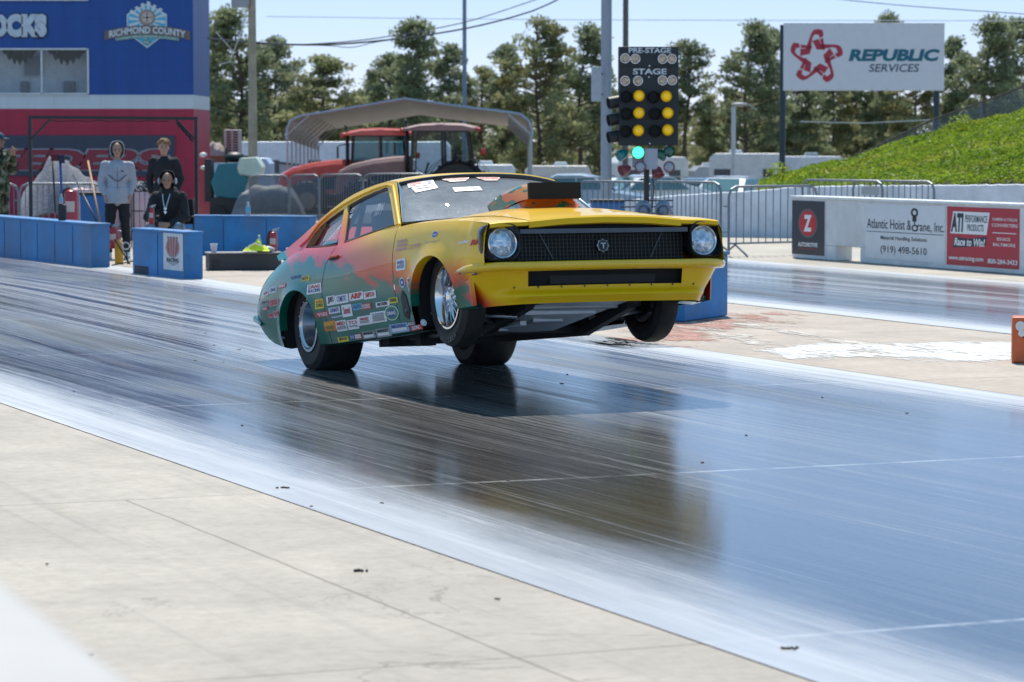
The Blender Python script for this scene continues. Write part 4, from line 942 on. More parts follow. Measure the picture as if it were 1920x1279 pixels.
# panel gap lines on the right side (fender/cowl) are real gaps; parting line hood/fender
# ---- stickers (right side), placed in car coordinates from their corners
def cA(x, y): return oncar(570+x/6.396, 480+y/6.396, 1, -.868)
def cB(x, y): return oncar(460+x/3.046, 300+y/3.046, 1, -.868)
SM = [WSP, INKB, INKR, INKBL, INKY, INKO, INKG, INKC, M('sticker_grey', (.30, .31, .33), .45), M('sticker_lightblue', (.28, .42, .60), .4), M('sticker_pink', (.55, .28, .33), .45)]
def stick(bl, tr, bg, txt, fg, f=cA, pad=.12, **kw):
    st = MB()
    a, b = f(*bl), f(*tr); r = (min(a.x, b.x), min(a.z, b.z), max(a.x, b.x), max(a.z, b.z)); px_, pz = (r[2]-r[0])*pad, (r[3]-r[1])*pad
    if bg is not None: rect_to(st, r, sidefn, bg, .0025, 4)
    if txt:
        n = len(txt)
        for i, ln in enumerate(txt):
            h_ = (r[3]-r[1]-2*pz)/n; z1 = r[3]-pz-i*h_
            text_to(st, ln, (r[0]+px_, z1-h_*.88, r[2]-px_, z1), sidefn, fg if not isinstance(fg, (list, tuple)) else fg[i], .0045, **kw)
    st.build('sticker', SM, car, sharp=80); return r
B5 = dict(bold=.04)
stick((265, 600), (365, 470), 0, ['JE'], 1, **B5); stick((372, 582), (525, 450), 0, ['COMETIC'], 3, pad=.14, bold=.01); stick((540, 545), (705, 420), 0, ['ARP'], 2, pad=.1, bold=.05); stick((715, 525), (855, 408), 0, ['SIMPSON'], 2, pad=.14, bold=.02)
stick((282, 700), (415, 605), 0, ['LUNATI'], 3, **B5); stick((440, 738), (555, 575), 0, ['Summit'], 2, pad=.16, bold=.02); stick((570, 655), (680, 565), 7, ['RACING', 'PRO'], 3, bold=.03); stick((675, 650), (790, 560), 2, ['ROSSLER', 'TRANS'], 0, bold=.03)
stick((845, 620), (1000, 535), 0, ['MOSER'], 1, **B5); stick((770, 812), (945, 655), 0, ['VP RACING', '------', '------', '-----'], [3, 8, 8, 8], bold=.02); stick((612, 840), (765, 708), 0, ['AIRAID', '----'], [2, 8], pad=.16, **B5)
stick((485, 890), (612, 755), 0, ['TCI', 'racing'], [2, 8], bold=.03); stick((350, 912), (470, 765), 0, ['MSD', 'IGNITION'], [2, 8], pad=.1, bold=.04); stick((310, 745), (430, 710), 0, ['POWER'], 3, pad=.1)
stick((330, 1040), (455, 965), 4, ['JEGS'], 1, **B5); stick((480, 1015), (530, 940), 3, ['**'], 0); stick((530, 1005), (620, 930), 2, ['----', '----'], 0, bold=.03); stick((630, 1003), (775, 890), 8, ['MANLEY', '-----'], [1, 0], bold=.04); stick((790, 985), (960, 855), 8, ['MANLEY', '-----'], [1, 0], bold=.04)
stick((960, 935), (1175, 795), 9, ['MEZIERE', '-------'], [3, 0], bold=.03); stick((1150, 855), (1300, 775), 1, ['LINCOLN'], 0, bold=.03); stick((1195, 905), (1370, 820), 2, ['ELECTRIC'], 0, bold=.03)
stick((140, 640), (225, 510), 4, ['NITROUS', 'EXPRESS'], [2, 1], bold=.02); stick((145, 740), (280, 660), 2, ['HOOSIER', 'TIRE'], 0, bold=.02); stick((210, 910), (345, 770), 5, ['FAST', 'FUEL'], [4, 6], bold=.02)
stick((1000, 575), (1100, 490), 4, ['STRANGE'], 1, bold=.03)
for (cx_, cy_, rr_, m_) in ((1015, 685, 82, 3), (1397, 800, 36, 9)):
    st = MB(); c = cA(cx_, cy_); e = cA(cx_+rr_, cy_); ra = abs(e.x-c.x); disc_to(st, (c.x, c.z), ra, rr_/6.396/262, sidefn, 0, .0025); disc_to(st, (c.x, c.z), ra*.9, rr_/6.396/262*.9, sidefn, 6 if m_ == 3 else 9, .0035)
    disc_to(st, (c.x, c.z), ra*.6, rr_/6.396/262*.6, sidefn, m_, .0042); text_to(st, 'DRAG' if m_ == 3 else 'SFI', (c.x-ra*.6, c.z-.012, c.x+ra*.6, c.z+.012), sidefn, 0, .0055, bold=.03); st.build('sticker', SM, car, sharp=80)
# fender
stick((858, 530), (912, 445), None, ['USA', '~~~~', '~~~~'], 10, f=cB, pad=.02, bold=.02); stick((920, 520), (995, 470), None, ['COMP'], 10, f=cB, pad=.04); stick((865, 635), (915, 560), 0, ['NHRA', 'RACER'], 3, f=cB, pad=.14, bold=.02)
st = MB(); c = cB(1062, 425); disc_to(st, (c.x, c.z), .05, .022, sidefn, 0, .0025); disc_to(st, (c.x, c.z), .044, .018, sidefn, 3, .0035); text_to(st, 'Ford', (c.x-.03, c.z-.01, c.x+.03, c.z+.01), sidefn, 0, .0045, bold=.02)
stick((1015, 480), (1100, 452), None, ['PERFORMANCE'], 8, f=cB, pad=.02, bold=.01)
st.build('sticker', SM, car); st = MB(); c = cB(893, 700); disc_to(st, (c.x, c.z), .047, .034, sidefn, 0, .0025); disc_to(st, (c.x, c.z), .038, .027, sidefn, 3, .0035); disc_to(st, (c.x, c.z), .016, .012, sidefn, 0, .0045, 5)
st.build('sticker', SM, car); st = MB(); q = cB(935, 710); poly_to(st, [(q.x-.035, q.z+.045), (q.x+.035, q.z+.045), (q.x+.03, q.z-.01), (q.x+.005, q.z-.055), (q.x-.03, q.z-.01)], sidefn, 0, .0025); poly_to(st, [(q.x-.025, q.z+.035), (q.x+.022, q.z+.035), (q.x+.02, q.z-.008), (q.x+.004, q.z-.035), (q.x-.018, q.z-.008)], sidefn, 1, .0035); poly_to(st, [(q.x-.012, q.z+.028), (q.x+.012, q.z+.01), (q.x, q.z-.02), (q.x-.004, q.z+.005)], sidefn, 0, .0045)
stick((1205, 492), (1265, 452), None, ['Holley'], 0, f=cB, pad=.02, bold=.04); stick((1268, 495), (1325, 445), None, ['RFI'], 2, f=cB, pad=.02, bold=.05, shear=.3); stick((1215, 672), (1305, 608), 1, ['Wiseco', 'PISTONS'], [7, 0], f=cB, bold=.03)
st.build('sticker', SM, car); st = MB(); c = cB(1312, 400); disc_to(st, (c.x, c.z), .045, .026, sidefn, 10, .0025, 9); disc_to(st, (c.x, c.z), .03, .017, sidefn, 9, .0035); st.build('sticker', SM, car)
# rear quarter
for (bl, tr, bg, tx, fg) in (((65, 780), (110, 745), 0, ['ARP'], 2), ((115, 765), (165, 722), 0, ['CRANE'], 3), ((180, 735), (225, 705), 2, ['BBS'], 0), ((245, 690), (318, 650), None, ['ONE'], 3), ((320, 695), (365, 658), 4, ['MTX'], 1), ((65, 830), (110, 800), 8, ['PRO'], 1), ((118, 840), (180, 790), 10, ['RED', 'LINE'], 2), ((70, 862), (108, 838), 2, ['USA'], 0), ((105, 905), (135, 875), 10, ['RPM'], 2), ((140, 905), (180, 858), 10, ['VP'], 2), ((360, 770), (435, 700), 0, ['DRAG', 'RACING'], [2, 3])):
    stick(bl, tr, bg, tx, fg, f=cB, pad=.1, bold=.03)
# stickers on the side windows
mb = MB()
def gf(s, t_, off): return gv(s, t_, 1, -.017)
for r_, tx in (((.63, 1.10, .70, 1.135), 'GT'), ((.645, 1.06, .71, 1.09), 'RAU')): text_to(mb, tx, r_, gf, 0, 0, bold=.03)
text_to(mb, '7011', (1.17, 1.03, 1.30, 1.12), gf, 1, 0)
for k in range(7): text_to(mb, 'I/l', (.30+k*.035, .93+.0*k, .34+k*.035, 1.02+.012*k), gf, 0, 0, bold=.0)
mb.build('window_lettering', [WSP, M('faint_white', (.42, .5, .56), .5)], car)
# ================================================================ BACKGROUND
def inst(rootname, label, cat, px, Y, rz=0.0, group=None, dz=0.0):
    q = P(px, 300, Y); return thing(rootname, label, cat, (q.x, Y, gz(Y)+dz), rz, group)
# ---- race control building
BY = 80.0
def bf(px, py, off=0.0):                       # facade plane facing the track
    q = P(px, py, BY); return Vector((q.x, BY-off, q.z))
def bz(py): return P(200, py, BY).z
bx1 = P(363, 200, BY).x; bx0 = P(-420, 200, BY).x; zg = gz(BY)-0.02
bt = thing('control_tower', 'blue white and red race control building with painted emblem and windows', 'building', (bx1, BY, zg))
BO = Vector((bx1, BY, zg))
def siding(name, c, v=.12):
    m, t, p = newmat(name); tc = t.node('ShaderNodeTexCoord').outputs['Object']; sx = t.node('ShaderNodeSeparateXYZ'); t.l.new(tc, sx.inputs[0])
    cc = t.mix(t.ramp(t.noise(t.mapv(tc, (2.2, 2.2, .25)), 1.3, 6, .7), [(.3, 0), (.7, 1)]), tuple(k*(1-v) for k in c), tuple(min(1, k*(1+v)+.004) for k in c))
    cc = t.mix(t.math('MULTIPLY', t.ramp(t.noise(t.mapv(tc, (5, 5, .4)), 2.0, 6, .75), [(.55, 0), (.75, 1)]), .22), cc, tuple(k*.5+.05 for k in c))
    sm_ = t.math('LESS_THAN', t.math('FLOORED_MODULO', sx.outputs[2], .41), .014); sv_ = t.math('LESS_THAN', t.math('FLOORED_MODULO', sx.outputs[0], 1.22), .012); cc = t.mix(t.math('MULTIPLY', t.math('MAXIMUM', sm_, sv_), .35), cc, tuple(k*.4 for k in c))
    t.l.new(cc, p.inputs['Base Color']); p.inputs['Roughness'].default_value = .5; return m
PB = siding('painted_blue_siding', (0.002, 0.065, 0.31)); PW = siding('painted_white_siding', (0.60, 0.66, 0.72), .05); PR = siding('painted_red_siding', (0.42, 0.014, 0.055))
def bwall(name, z0, z1, mat, openings=()):
    mb = MB(); D = 4.3; xs_ = [bx0]+sorted([v for o_ in openings for v in (o_[0], o_[2])])+[bx1]
    zs_ = sorted(set([z0, z1]+[v for o_ in openings for v in (o_[1], o_[3])]))
    for i in range(len(xs_)-1):
        for j in range(len(zs_)-1):
            xm, zm = (xs_[i]+xs_[i+1])/2, (zs_[j]+zs_[j+1])/2
            if any(o_[0] < xm < o_[2] and o_[1] < zm < o_[3] for o_ in openings): continue
            mb.add([Vector((a, BY, b))-BO for a, b in ((xs_[i], zs_[j]), (xs_[i+1], zs_[j]), (xs_[i+1], zs_[j+1]), (xs_[i], zs_[j+1]))], [(0, 1, 2, 3)])
    mb.add([Vector(v)-BO for v in ((bx1, BY, z0), (bx1, BY+D, z0), (bx1, BY+D, z1), (bx1, BY, z1), (bx0, BY, z0), (bx0, BY+D, z0), (bx0, BY+D, z1), (bx0, BY, z1))], [(0, 1, 2, 3), (7, 6, 5, 4), (1, 5, 6, 2)])
    return mb.build(name, mat, bt)
zw1, zw0 = bz(178), bz(204); ztop = bz(-170)
win = (P(-95, 92, BY).x, bz(176), P(165, 92, BY).x, bz(92)); win2 = (P(-95, 92, BY).x, bz(0), P(166, 92, BY).x, bz(-110))
bwall('wall', zw1, ztop, PB, [win]); bwall('wall', zw0, zw1, PW); bwall('wall', zg, zw0, PR)
for i, o_ in enumerate((win, win2)):
    mb = MB(); x0_, z0_, x1_, z1_ = o_; fy = BY-0.02 if i == 0 else BY-.03
    mid = P(78, 92, BY).x
    for a, b in (((x0_, z0_), (x1_, z0_)), ((x0_, z1_), (x1_, z1_)), ((x0_, z0_), (x0_, z1_)), ((x1_, z0_), (x1_, z1_)), ((mid, z0_), (mid, z1_))):
        mb.bar(Vector((a[0], fy, a[1]))-BO, Vector((b[0], fy, b[1]))-BO, .045, .05, up=Vector((0, 1, 0)))
    wn = mb.build('window', M('window_frame_paint', (.6, .64, .68), .4), bt)
    mb = MB(); yy = BY+.03 if i == 0 else BY-.015; mb.add([Vector(v)-BO for v in ((x0_, yy, z0_), (x1_, yy, z0_), (x1_, yy, z1_), (x0_, yy, z1_))], [(0, 1, 2, 3)])
    mb.build('pane', glassmat('office_glass', (.85, .92, .96), 1.45, .02), wn)
mb = MB(); x0_, z0_, x1_, z1_ = win
mb.add([Vector(v)-BO for v in ((x0_, BY+1.1, z0_-.6), (x1_, BY+1.1, z0_-.6), (x1_, BY+1.1, z1_+.3), (x0_, BY+1.1, z1_+.3), (x0_, BY+.05, z0_-.4), (x1_, BY+.05, z0_-.4), (x1_, BY+.05, z1_+.3), (x0_, BY+.05, z1_+.3))], [(0, 1, 2, 3), (0, 1, 5, 4), (1, 2, 6, 5), (0, 3, 7, 4), (3, 2, 6, 7)])
mb.build('room', M('room_wall', (.75, .78, .80), .8, emit=0.0), bt)
for k, (a, b) in enumerate(((2, 68), (88, 160))):          # gathered valance curtains
    mb = MB(); rows_ = []
    for i in range(25):
        s = i/24; px_ = lerp(a, b, s); dp = 24*math.sin(math.pi*s)**.8*(1+.25*math.sin(s*40)); 
        rows_.append([bf(px_, 94, -.12)-BO, bf(px_, 94+dp*.5, -.16-.03*math.sin(s*50))-BO, bf(px_, 94+dp, -.14-.03*math.cos(s*50))-BO])
    mb.grid(rows_, 0, True); mb.build('curtain', M('curtain_olive', (.08, .085, .07), .9, var=.4, scale=14), bt)
mb = MB(); mb.box(bf(50, 122, -.9)-BO, (.4, .04, .5)); mb.box(bf(120, 162, -1.0)-BO, (.3, .1, .3)); mb.box(bf(35, 162, -1.0)-BO, (.22, .1, .3)); mb.build('monitor', M('monitor_grey', (.25, .27, .3), .5), bt)
# emblem
mb = MB(); em = lambda s, t_, off: bf(s, t_, .01+off)-BO
hexo = [(276, 6), (313, 27), (313, 62), (276, 90), (238, 62), (238, 27)]; hexi = [(276, 9), (311, 29), (311, 61), (276, 87), (240, 61), (240, 29)]
poly_to(mb, hexo, em, 0, .004); poly_to(mb, hexi, em, 1, .008)
for k in range(16):
    a = k*math.pi/8; c_, s_ = math.cos(a), math.sin(a); c2, s2 = math.cos(a+.2), math.sin(a+.2)
    def clip(c, s):
        r_ = 40
        while not (abs(c*r_) < 34 and abs(s*r_)+abs(c*r_)*.56 < 37): r_ -= .5
        return (276+c*r_, 38+s*r_)
    poly_to(mb, [(276, 38), clip(c_, s_), clip(c2, s2)], em, 0, .012)
disc_to(mb, (276, 33), 15.5, 15, em, 2, .016, 24); disc_to(mb, (276, 33), 12, 11.5, em, 3, .02, 24)
for k in range(8): a = k*math.pi/4; poly_to(mb, [(276+1.6*math.cos(a+1.6), 33+1.6*math.sin(a+1.6)), (276+13*math.cos(a), 33+13*math.sin(a)), (276-1.6*math.cos(a+1.6), 33-1.6*math.sin(a+1.6))], em, 0 if k % 2 else 2, .024)
def arc(x, y): return y+((x-276)/82.0)**2*11
N = 14; up = [(lerp(196, 357, i/N), arc(lerp(196, 357, i/N), 48)) for i in range(N+1)]; dn_ = [(x, y+17) for x, y in up]
poly_to(mb, up+dn_[::-1], em, 4, .028)
up2 = [(x, y+17) for x, y in up[2:-2]]; dn2 = [(x, y+6.5) for x, y in up2]; poly_to(mb, up2+dn2[::-1], em, 5, .028)
def em2(s, t_, off): return bf(s, t_+arc(s, 0), .01+off)-BO
text_to(mb, 'RICHMOND COUNTY', (205, 63, 348, 50), em2, 0, .032, bold=.03); text_to(mb, 'TOURISM DEVELOPMENT AUTHORITY', (216, 71, 337, 66.5), em2, 0, .032, bold=.02); 
disc_to(mb, (276, 79), 7, 5, em, 5, .016); text_to(mb, 'NC', (271, 82, 281, 76.5), em, 0, .03, bold=.03)
mb.build('painted_emblem', [M('emblem_white', (.60, .68, .74), .5), M('emblem_blue', (.06, .42, .66), .5), M('emblem_bronze', (.30, .20, .16), .5), M('emblem_tan', (.45, .38, .34), .5), M('emblem_brown', (.16, .12, .12), .5), M('emblem_green', (.06, .22, .16), .5)], bt)
mb = MB(); text_to(mb, 'ROCKS', (-44, 70, 88, 26), em, 0, .02, bold=.09); text_to(mb, 'ROCKS', (-47, 73, 91, 24), em, 1, .01, bold=.12); mb.build('painted_lettering', [M('letter_pale', (.50, .58, .68), .5), M('letter_outline', (.01, .03, .08), .5)], bt)
# banner on the red wall
mb = MB(); dk = lambda s, t_, off: bf(s, t_, .05+off)-BO
rect_to(mb, (-200, 330, 328, 254), dk, 0, 0, 8); text_to(mb, 'FEEDERS', (-62, 319, 312, 280), dk, 1, .03, bold=.06, shear=.25); text_to(mb, 'FEEDERS', (-66, 321, 316, 278), dk, 2, .015, bold=.10, shear=.25); text_to(mb, 'racing', (130, 337, 160, 331), dk, 2, .02)
mb.build('banner', [M('banner_navy', (.035, .045, .085), .4), M('banner_letter_red', (.30, .03, .05), .5), M('banner_outline', (.33, .36, .42), .5)], bt)
# ---- tall poles
def pole(px, py0, Y, r0, r1, label, mat, h=None, name='utility_pole', cat='pole', top=-120):
    z1 = P(px, top, Y).z; x = P(px, 100, Y).x
    o_ = thing(name, label, cat, (x, Y, gz(Y)-.05)); mb = MB(); mb.tube([(0, 0, 0), (0, 0, (z1-gz(Y))/2), (0, 0, z1-gz(Y))], [r0, (r0+r1)/2, r1], 14); mb.build('shaft', mat, o_); return o_, z1-gz(Y)
WOOD = M('weathered_wood', (.34, .30, .23), .85, var=.25, scale=3, bump=.3)
p1_, h1_ = pole(473, 0, 75, .125, .085, 'pale wooden utility pole beside the blue control building', WOOD)
mb = MB(); mb.box((-.28, -.1, P(450, 5, 75).z-gz(75)+.3), (.42, .3, .75)); mb.build('meter_box', M('box_grey', (.30, .32, .36), .5), p1_, bevel=.02)
mb = MB(); z_ = P(450, 40, 75).z-gz(75)
mb.tube([(0, -.1, z_+1), (-.25, -.15, z_-.2), (-.55, -.1, z_-.95), (-.8, 0, z_-1.0)], .012, 6); mb.tube([(0, -.1, z_+.8), (-.2, -.15, z_-.1), (-.45, -.1, z_-.7), (-.9, 0, z_-.2)], .012, 6); mb.build('service_cable', M('cable_pale', (.55, .55, .55), .5), p1_)
pole(1137, 0, 60, .115, .105, 'thick grey steel pole standing behind the starting light tree', M('pole_grey', (.27, .31, .37), .45, .4), name='light_pole')
q = P(1118, 158, 59.8); o_ = thing('sign_panel', 'small grey panel fixed to the thick steel pole', 'sign', (q.x, 59.75, q.z)); mb = MB(); mb.box((0, 0, 0), (.2, .05, .68)); mb.build('panel', M('panel_grey', (.33, .38, .45), .5), o_, bevel=.01); mb = MB(); mb.box((.1, .06, .2), (.06, .1, .04)); mb.box((.1, .06, -.2), (.06, .1, .04)); mb.build('bracket', DARKMETAL, o_)
pole(871, 0, 112, .085, .07, 'slim grey light pole rising behind the open carport', M('pole_bluegrey', (.16, .22, .30), .5, .3), name='light_pole')
pole(1173, 0, 100, .10, .09, 'dark wooden pole behind the thick grey steel pole', M('dark_wood', (.12, .11, .10), .85), name='utility_pole')
# ---- overhead wires
def wire(pts, Y0, Y1, r, label, mat):
    n = len(pts); mb = MB(); mb.tube([P(a, b, lerp(Y0, Y1, i/(n-1))) for i, (a, b) in enumerate(pts)], r, 5); o_ = mb.build('overhead_wire', mat); tag(o_, label, 'wire', 'overhead power and service wires')
WB_ = M('wire_black', (.02, .025, .03), .6); WW_ = M('wire_pale', (.62, .66, .70), .5)
def sm(pts, n=22):
    tb = pts; xs_ = [lerp(pts[0][0], pts[-1][0], i/n) for i in range(n+1)]; return [(x, itps(tb, x)) for x in xs_]
wire(sm([(473, 78), (530, 84), (640, 79), (730, 68), (870, 42), (1003, 0), (1040, -14)]), 75, 98, .016, 'black wire ending lower left at the pale wooden pole, upper of two', WB_)
wire(sm([(390, 72), (473, 80), (600, 84), (735, 74), (880, 52), (1000, 20), (1060, -8)]), 74, 98, .026, 'thick black cable running under the upper wire from the wooden pole', WB_)
wire(sm([(473, 82), (620, 86), (660, 89), (700, 80), (740, 74)]), 75, 86, .012, 'loose loop of thin cable hanging below the thick black cable', WB_)
wire(sm([(500, 31), (900, 36), (1300, 38), (1930, 39)]), 120, 120, .016, 'pale thin wire crossing the whole sky behind the poles', WW_)
wire(sm([(1545, -4), (1700, 11), (1930, 27)]), 90, 90, .012, 'thin dark wire sloping down above the white billboard', WB_)
wire([(1500, 228), (1620, 231), (1760, 224)], 110, 112, .012, 'thin pale wire under the billboard in front of the pines', WW_)
# ---- billboard
q = P(1468, 300, 82); x0_ = P(1469, 100, 82).x; x1_ = P(1771, 100, 82).x; zt, zb_ = P(1620, 43, 82).z, P(1620, 170, 82).z
bb = thing('billboard', 'large white billboard with a red ribbon star and teal lettering', 'billboard', (x0_, 82, gz(82)), R_(1.0))
BBO = Vector((x0_, 82, gz(82)))
W_ = x1_-x0_; mb = MB(); mb.box((W_/2, 0, (zt+zb_)/2-BBO.z), (W_, .12, zt-zb_)); mb.build('panel', M('billboard_white', (.66, .67, .73), .45, var=.03), bb, bevel=.01)
for dx, nm in ((-.04, 0), (W_-.17, 1)):
    mb = MB(); mb.tube([(dx+(.04 if nm == 0 else 0), .15, -1), (dx+(.04 if nm == 0 else 0), .15, zt-BBO.z-.05)], .082, 12); mb.build('post', M('post_dark_teal', (.012, .035, .05), .45), bb)
def bbf(s, t_, off): return Vector(((s-1469)/302*W_, -.062-off, lerp(zt, zb_, (t_-43)/127)-BBO.z))
mb = MB(); cxs, cys = 1530, 107
def rot5(x, y, k): a = 2*math.pi*k/5; return (cxs+(x*math.cos(a)-y*math.sin(a))*.97, cys+(x*math.sin(a)+y*math.cos(a))*1.0)
for k in range(5):     # five folded ribbon points
    for pl, m_ in (([(-21, -14), (-10, -44), (-6, -50), (0, -52), (6, -52), (12, -50), (14, -40), (7, -35), (4, -42), (-4, -42), (-8, -35), (-9, -26), (-11, -14)], 0), ([(-8, -30), (5, -34), (12, -14), (1, -14), (-3, -22)], 0), ([(13, -36), (7, -33), (13, -13), (17, -14)], 0)):
        poly_to(mb, [rot5(x, y, k) for x, y in pl], bbf, 0, .004)
RBM = [M('ribbon_red', (.42, .03, .06), .5, var=.04), INKT, M('ink_slate', (.03, .07, .12), .5), GREYP]; mb.build('star_logo', RBM, bb); mb = MB()
text_to(mb, 'REPUBLIC', (1591, 115, 1762, 92), bbf, 1, .006, bold=.05, shear=.18); text_to(mb, 'SERVICES', (1629, 135, 1724, 120), bbf, 2, .006, bold=.01, shear=.18)
mb.build('lettering', RBM, bb)
for k in range(10):
    for zz in (45.5, 167.5): mb = MB(); disc_to(mb, (1484+k*30, zz), 1.0, 1.0, bbf, 3, .004, 8); mb.build('rivet', RBM, bb)
# ---- steel carport
CY_ = 94.0; cl = P(537, 250, CY_).x; cr = P(998, 250, CY_).x; cz = gz(CY_)
cp = thing('carport', 'open steel carport with curved eaves over the tractors', 'carport', (cl, CY_, cz))
CO = Vector((cl, CY_, cz)); def_Z = lambda py: P(760, py, CY_).z-cz
prof = [(0, def_Z(262)), (.03, def_Z(240)), (.14, def_Z(226)), (.45, def_Z(217)), (1.2, def_Z(210)), (2.4, def_Z(198)), (3.64, def_Z(185)), (4.9, def_Z(196)), (6.2, def_Z(206)), (6.9, def_Z(211)), (7.2, def_Z(215)), (7.42, def_Z(226)), (7.52, def_Z(242)), (7.54, def_Z(254))]
wp_ = cr-cl; prof = [(x*wp_/7.54, z) for x, z in prof]; DP = 15.0
mb = MB(); nseg = 36; rows_ = []
for i in range(nseg+1): yy = DP*i/nseg; rows_.append([(x, yy, z-.026*yy+.015*(i % 2)) for x, z in prof])
mb.grid(rows_, 0, False); mb.build('roof', M('roof_sheet', (.38, .33, .33), .45, .3, .12), cp)
mb = MB(); mb.tube([(x, -.03, z) for x, z in prof], .04, 6); mb.build('roof_trim', M('trim_bluegrey', (.42, .50, .60), .4, .3), cp)
for k in range(9):
    yy = k*DP/8; zd = -.026*yy
    for sd in (0, 1):
        x = 0.03 if sd == 0 else wp_-.03; mb = MB(); mb.bar((x, yy, zd-.1), (x, yy, def_Z(250)+zd), .06, .06); 
        xb = .75 if sd == 0 else wp_-.75; mb.bar((x, yy, def_Z(252)+zd), (xb, yy, def_Z(214)+zd), .04, .04); mb.build('post', STEEL, cp)
# ---- tractors
TRED = M('tractor_red', (.75, .075, .05), .35, var=.15, coat=.5, dirt=.2); TDUST = M('tractor_dusty', (.30, .17, .16), .6, var=.2, dirt=.4); TGLASS = glassmat('cab_glass', (.30, .48, .50), 1.6, .03); TBLK = M('tractor_black', (.02, .022, .024), .5)
def tractor(px, py_top, Y, label, paint, glass_t, sc_=1.0, rz=0.0, flip=1):
    o_ = inst('tractor', label, 'tractor', px, Y, rz); b = o_
    def S(v): return [Vector((a[0]*flip, a[1], a[2]))*sc_ for a in v]
    # cab
    mb = MB(); sec = [(-.85, 1.2), (-.80, 2.55), (.72, 2.55), (.9, 1.25), (.5, .9), (-.6, .9)]
    for yy in (-.72, .72):
        ps = S([(x, yy, z) for x, z in sec])
        for i in range(len(ps)): mb.bar(ps[i], ps[(i+1) % len(ps)], .09*sc_, .07*sc_)
        mb.bar(*S([(.02, yy, 2.55), (.05, yy, .95)]), .10*sc_, .07*sc_)
    for x, z in sec: mb.bar(*S([(x, -.72, z), (x, .72, z)]), .07*sc_, .07*sc_)
    mb.build('cab_frame', TBLK, b)
    mb = MB()
    for yy in (-.70, .70): mb.add(S([(x, yy, z) for x, z in sec]), [(0, 1, 2, 3, 4, 5)])
    mb.add(S([(-.83, -.7, 1.2), (-.83, .7, 1.2), (-.78, .7, 2.5), (-.78, -.7, 2.5)]), [(0, 1, 2, 3)]); mb.add(S([(.88, -.7, 1.25), (.88, .7, 1.25), (.72, .7, 2.5), (.72, -.7, 2.5)]), [(0, 1, 2, 3)])
    mb.build('cab_glass', glass_t, b)
    mb = MB(); rr = []
    for x, h_ in ((-1.12, 2.56), (-1.05, 2.66), (-.6, 2.75), (0, 2.78), (.6, 2.76), (.95, 2.68), (1.0, 2.57)): rr.append(S([(x, y, h_-.05*abs(y/.8)**3) for y in (-.86, -.6, 0, .6, .86)]))
    mb.grid(rr, 0, True); mb.grid([S([(-1.12, y, 2.55) for y in (-.86, .86)]), S([(1.0, y, 2.55) for y in (-.86, .86)])], 0)
    for yy in (-.86, .86): mb.add(S([(-1.12, yy, 2.55), (1.0, yy, 2.55), (.95, yy, 2.63), (0, yy, 2.73), (-1.05, yy, 2.61)]), [(0, 1, 2, 3, 4)])
    mb.build('cab_roof', paint, b)
    # engine hood sloping to the nose on the left
    mb = MB(); rr = []
    for x, top, w2, bot in ((-.85, 1.84, .38, .85), (-1.4, 1.82, .40, .8), (-2.0, 1.74, .39, .75), (-2.6, 1.60, .36, .72), (-2.95, 1.42, .28, .75), (-3.05, 1.2, .22, .8)):
        rr.append(S([(x, -w2, bot), (x, -w2, top-.14), (x, -w2*.75, top-.03), (x, 0, top), (x, w2*.75, top-.03), (x, w2, top-.14), (x, w2, bot)]))
    mb.grid(rr, 0, True); mb.add(rr[-1], [list(range(7))]); hd_ = mb.build('engine_hood', paint, b)
    mb = MB()
    for yy in (-.41, .41):
        mb.add(S([(-1.1, yy, .95), (-1.1, yy, 1.35), (-1.9, yy, 1.28), (-2.4, yy, 1.02), (-2.4, yy, .9)]), [(0, 1, 2, 3, 4)])
    mb.box(Vector((-1.9*flip, 0, .6))*sc_, (2.2*sc_, .5*sc_, .35*sc_)); mb.build('engine_side', TBLK, hd_)
    mb = MB(); mb.tube(S([(-.98, -.5, 1.3), (-.98, -.5, 2.75)]), .06*sc_, 10); mb.tube(S([(-.98, -.5, 2.75), (-1.06, -.5, 2.86)]), .035*sc_, 8); mb.build('exhaust_stack', TBLK, b)
    for x, r_, wd in ((.45, .85, .5), (-2.2, .6, .38)):
        for yy in (-1, 1):
            mb = MB(); mb.lathe([(-.5*wd, r_*.5), (-.5*wd, r_*.92), (-.35*wd, r_), (.35*wd, r_), (.5*wd, r_*.92), (.5*wd, r_*.5), (.2*wd, r_*.45), (.2*wd, 0)], Vector((x*flip, yy*.85, r_))*sc_, (0, 1, 0), 28)
            for k in range(20):
                a = 2*math.pi*k/20; c_ = Vector((x*flip+r_*math.cos(a), yy*.85, r_+r_*math.sin(a)))*sc_; mb.box(c_, (.07*sc_, wd*.9*sc_, .07*sc_), Matrix.Rotation(-a, 3, 'Y'))
            tw = mb.build('wheel', RUBBER, b); mb = MB(); mb.lathe([(0, r_*.5), (.05, r_*.42), (.0, r_*.2), (.06, 0)], Vector((x*flip, yy*(.85+.2*wd), r_))*sc_, (0, yy, 0), 20); mb.build('wheel_hub', M('hub_grey', (.3, .3, .32), .5), tw)
    mb = MB()
    for yy in (-.9, .9):
        rr = []
        for k in range(9): a = R_(20+150*k/8); rr.append(S([(.45+1.0*math.cos(a), yy-.3, .85+1.0*math.sin(a)), (.45+1.0*math.cos(a), yy+.3, .85+1.0*math.sin(a))]))
        mb.grid(rr, 0, True)
    mb.build('rear_fender', TBLK, b)
    mb = MB()
    for yy in (-.7, .7): mb.ell(Vector((1.0*flip, yy, 2.6))*sc_, (.07*sc_, .08*sc_, .06*sc_)); mb.ell(Vector((1.15*flip, yy, 1.95))*sc_, (.05*sc_, .05*sc_, .1*sc_)); mb.ell(Vector((-1.1*flip, yy, 2.55))*sc_, (.08*sc_, .09*sc_, .08*sc_))
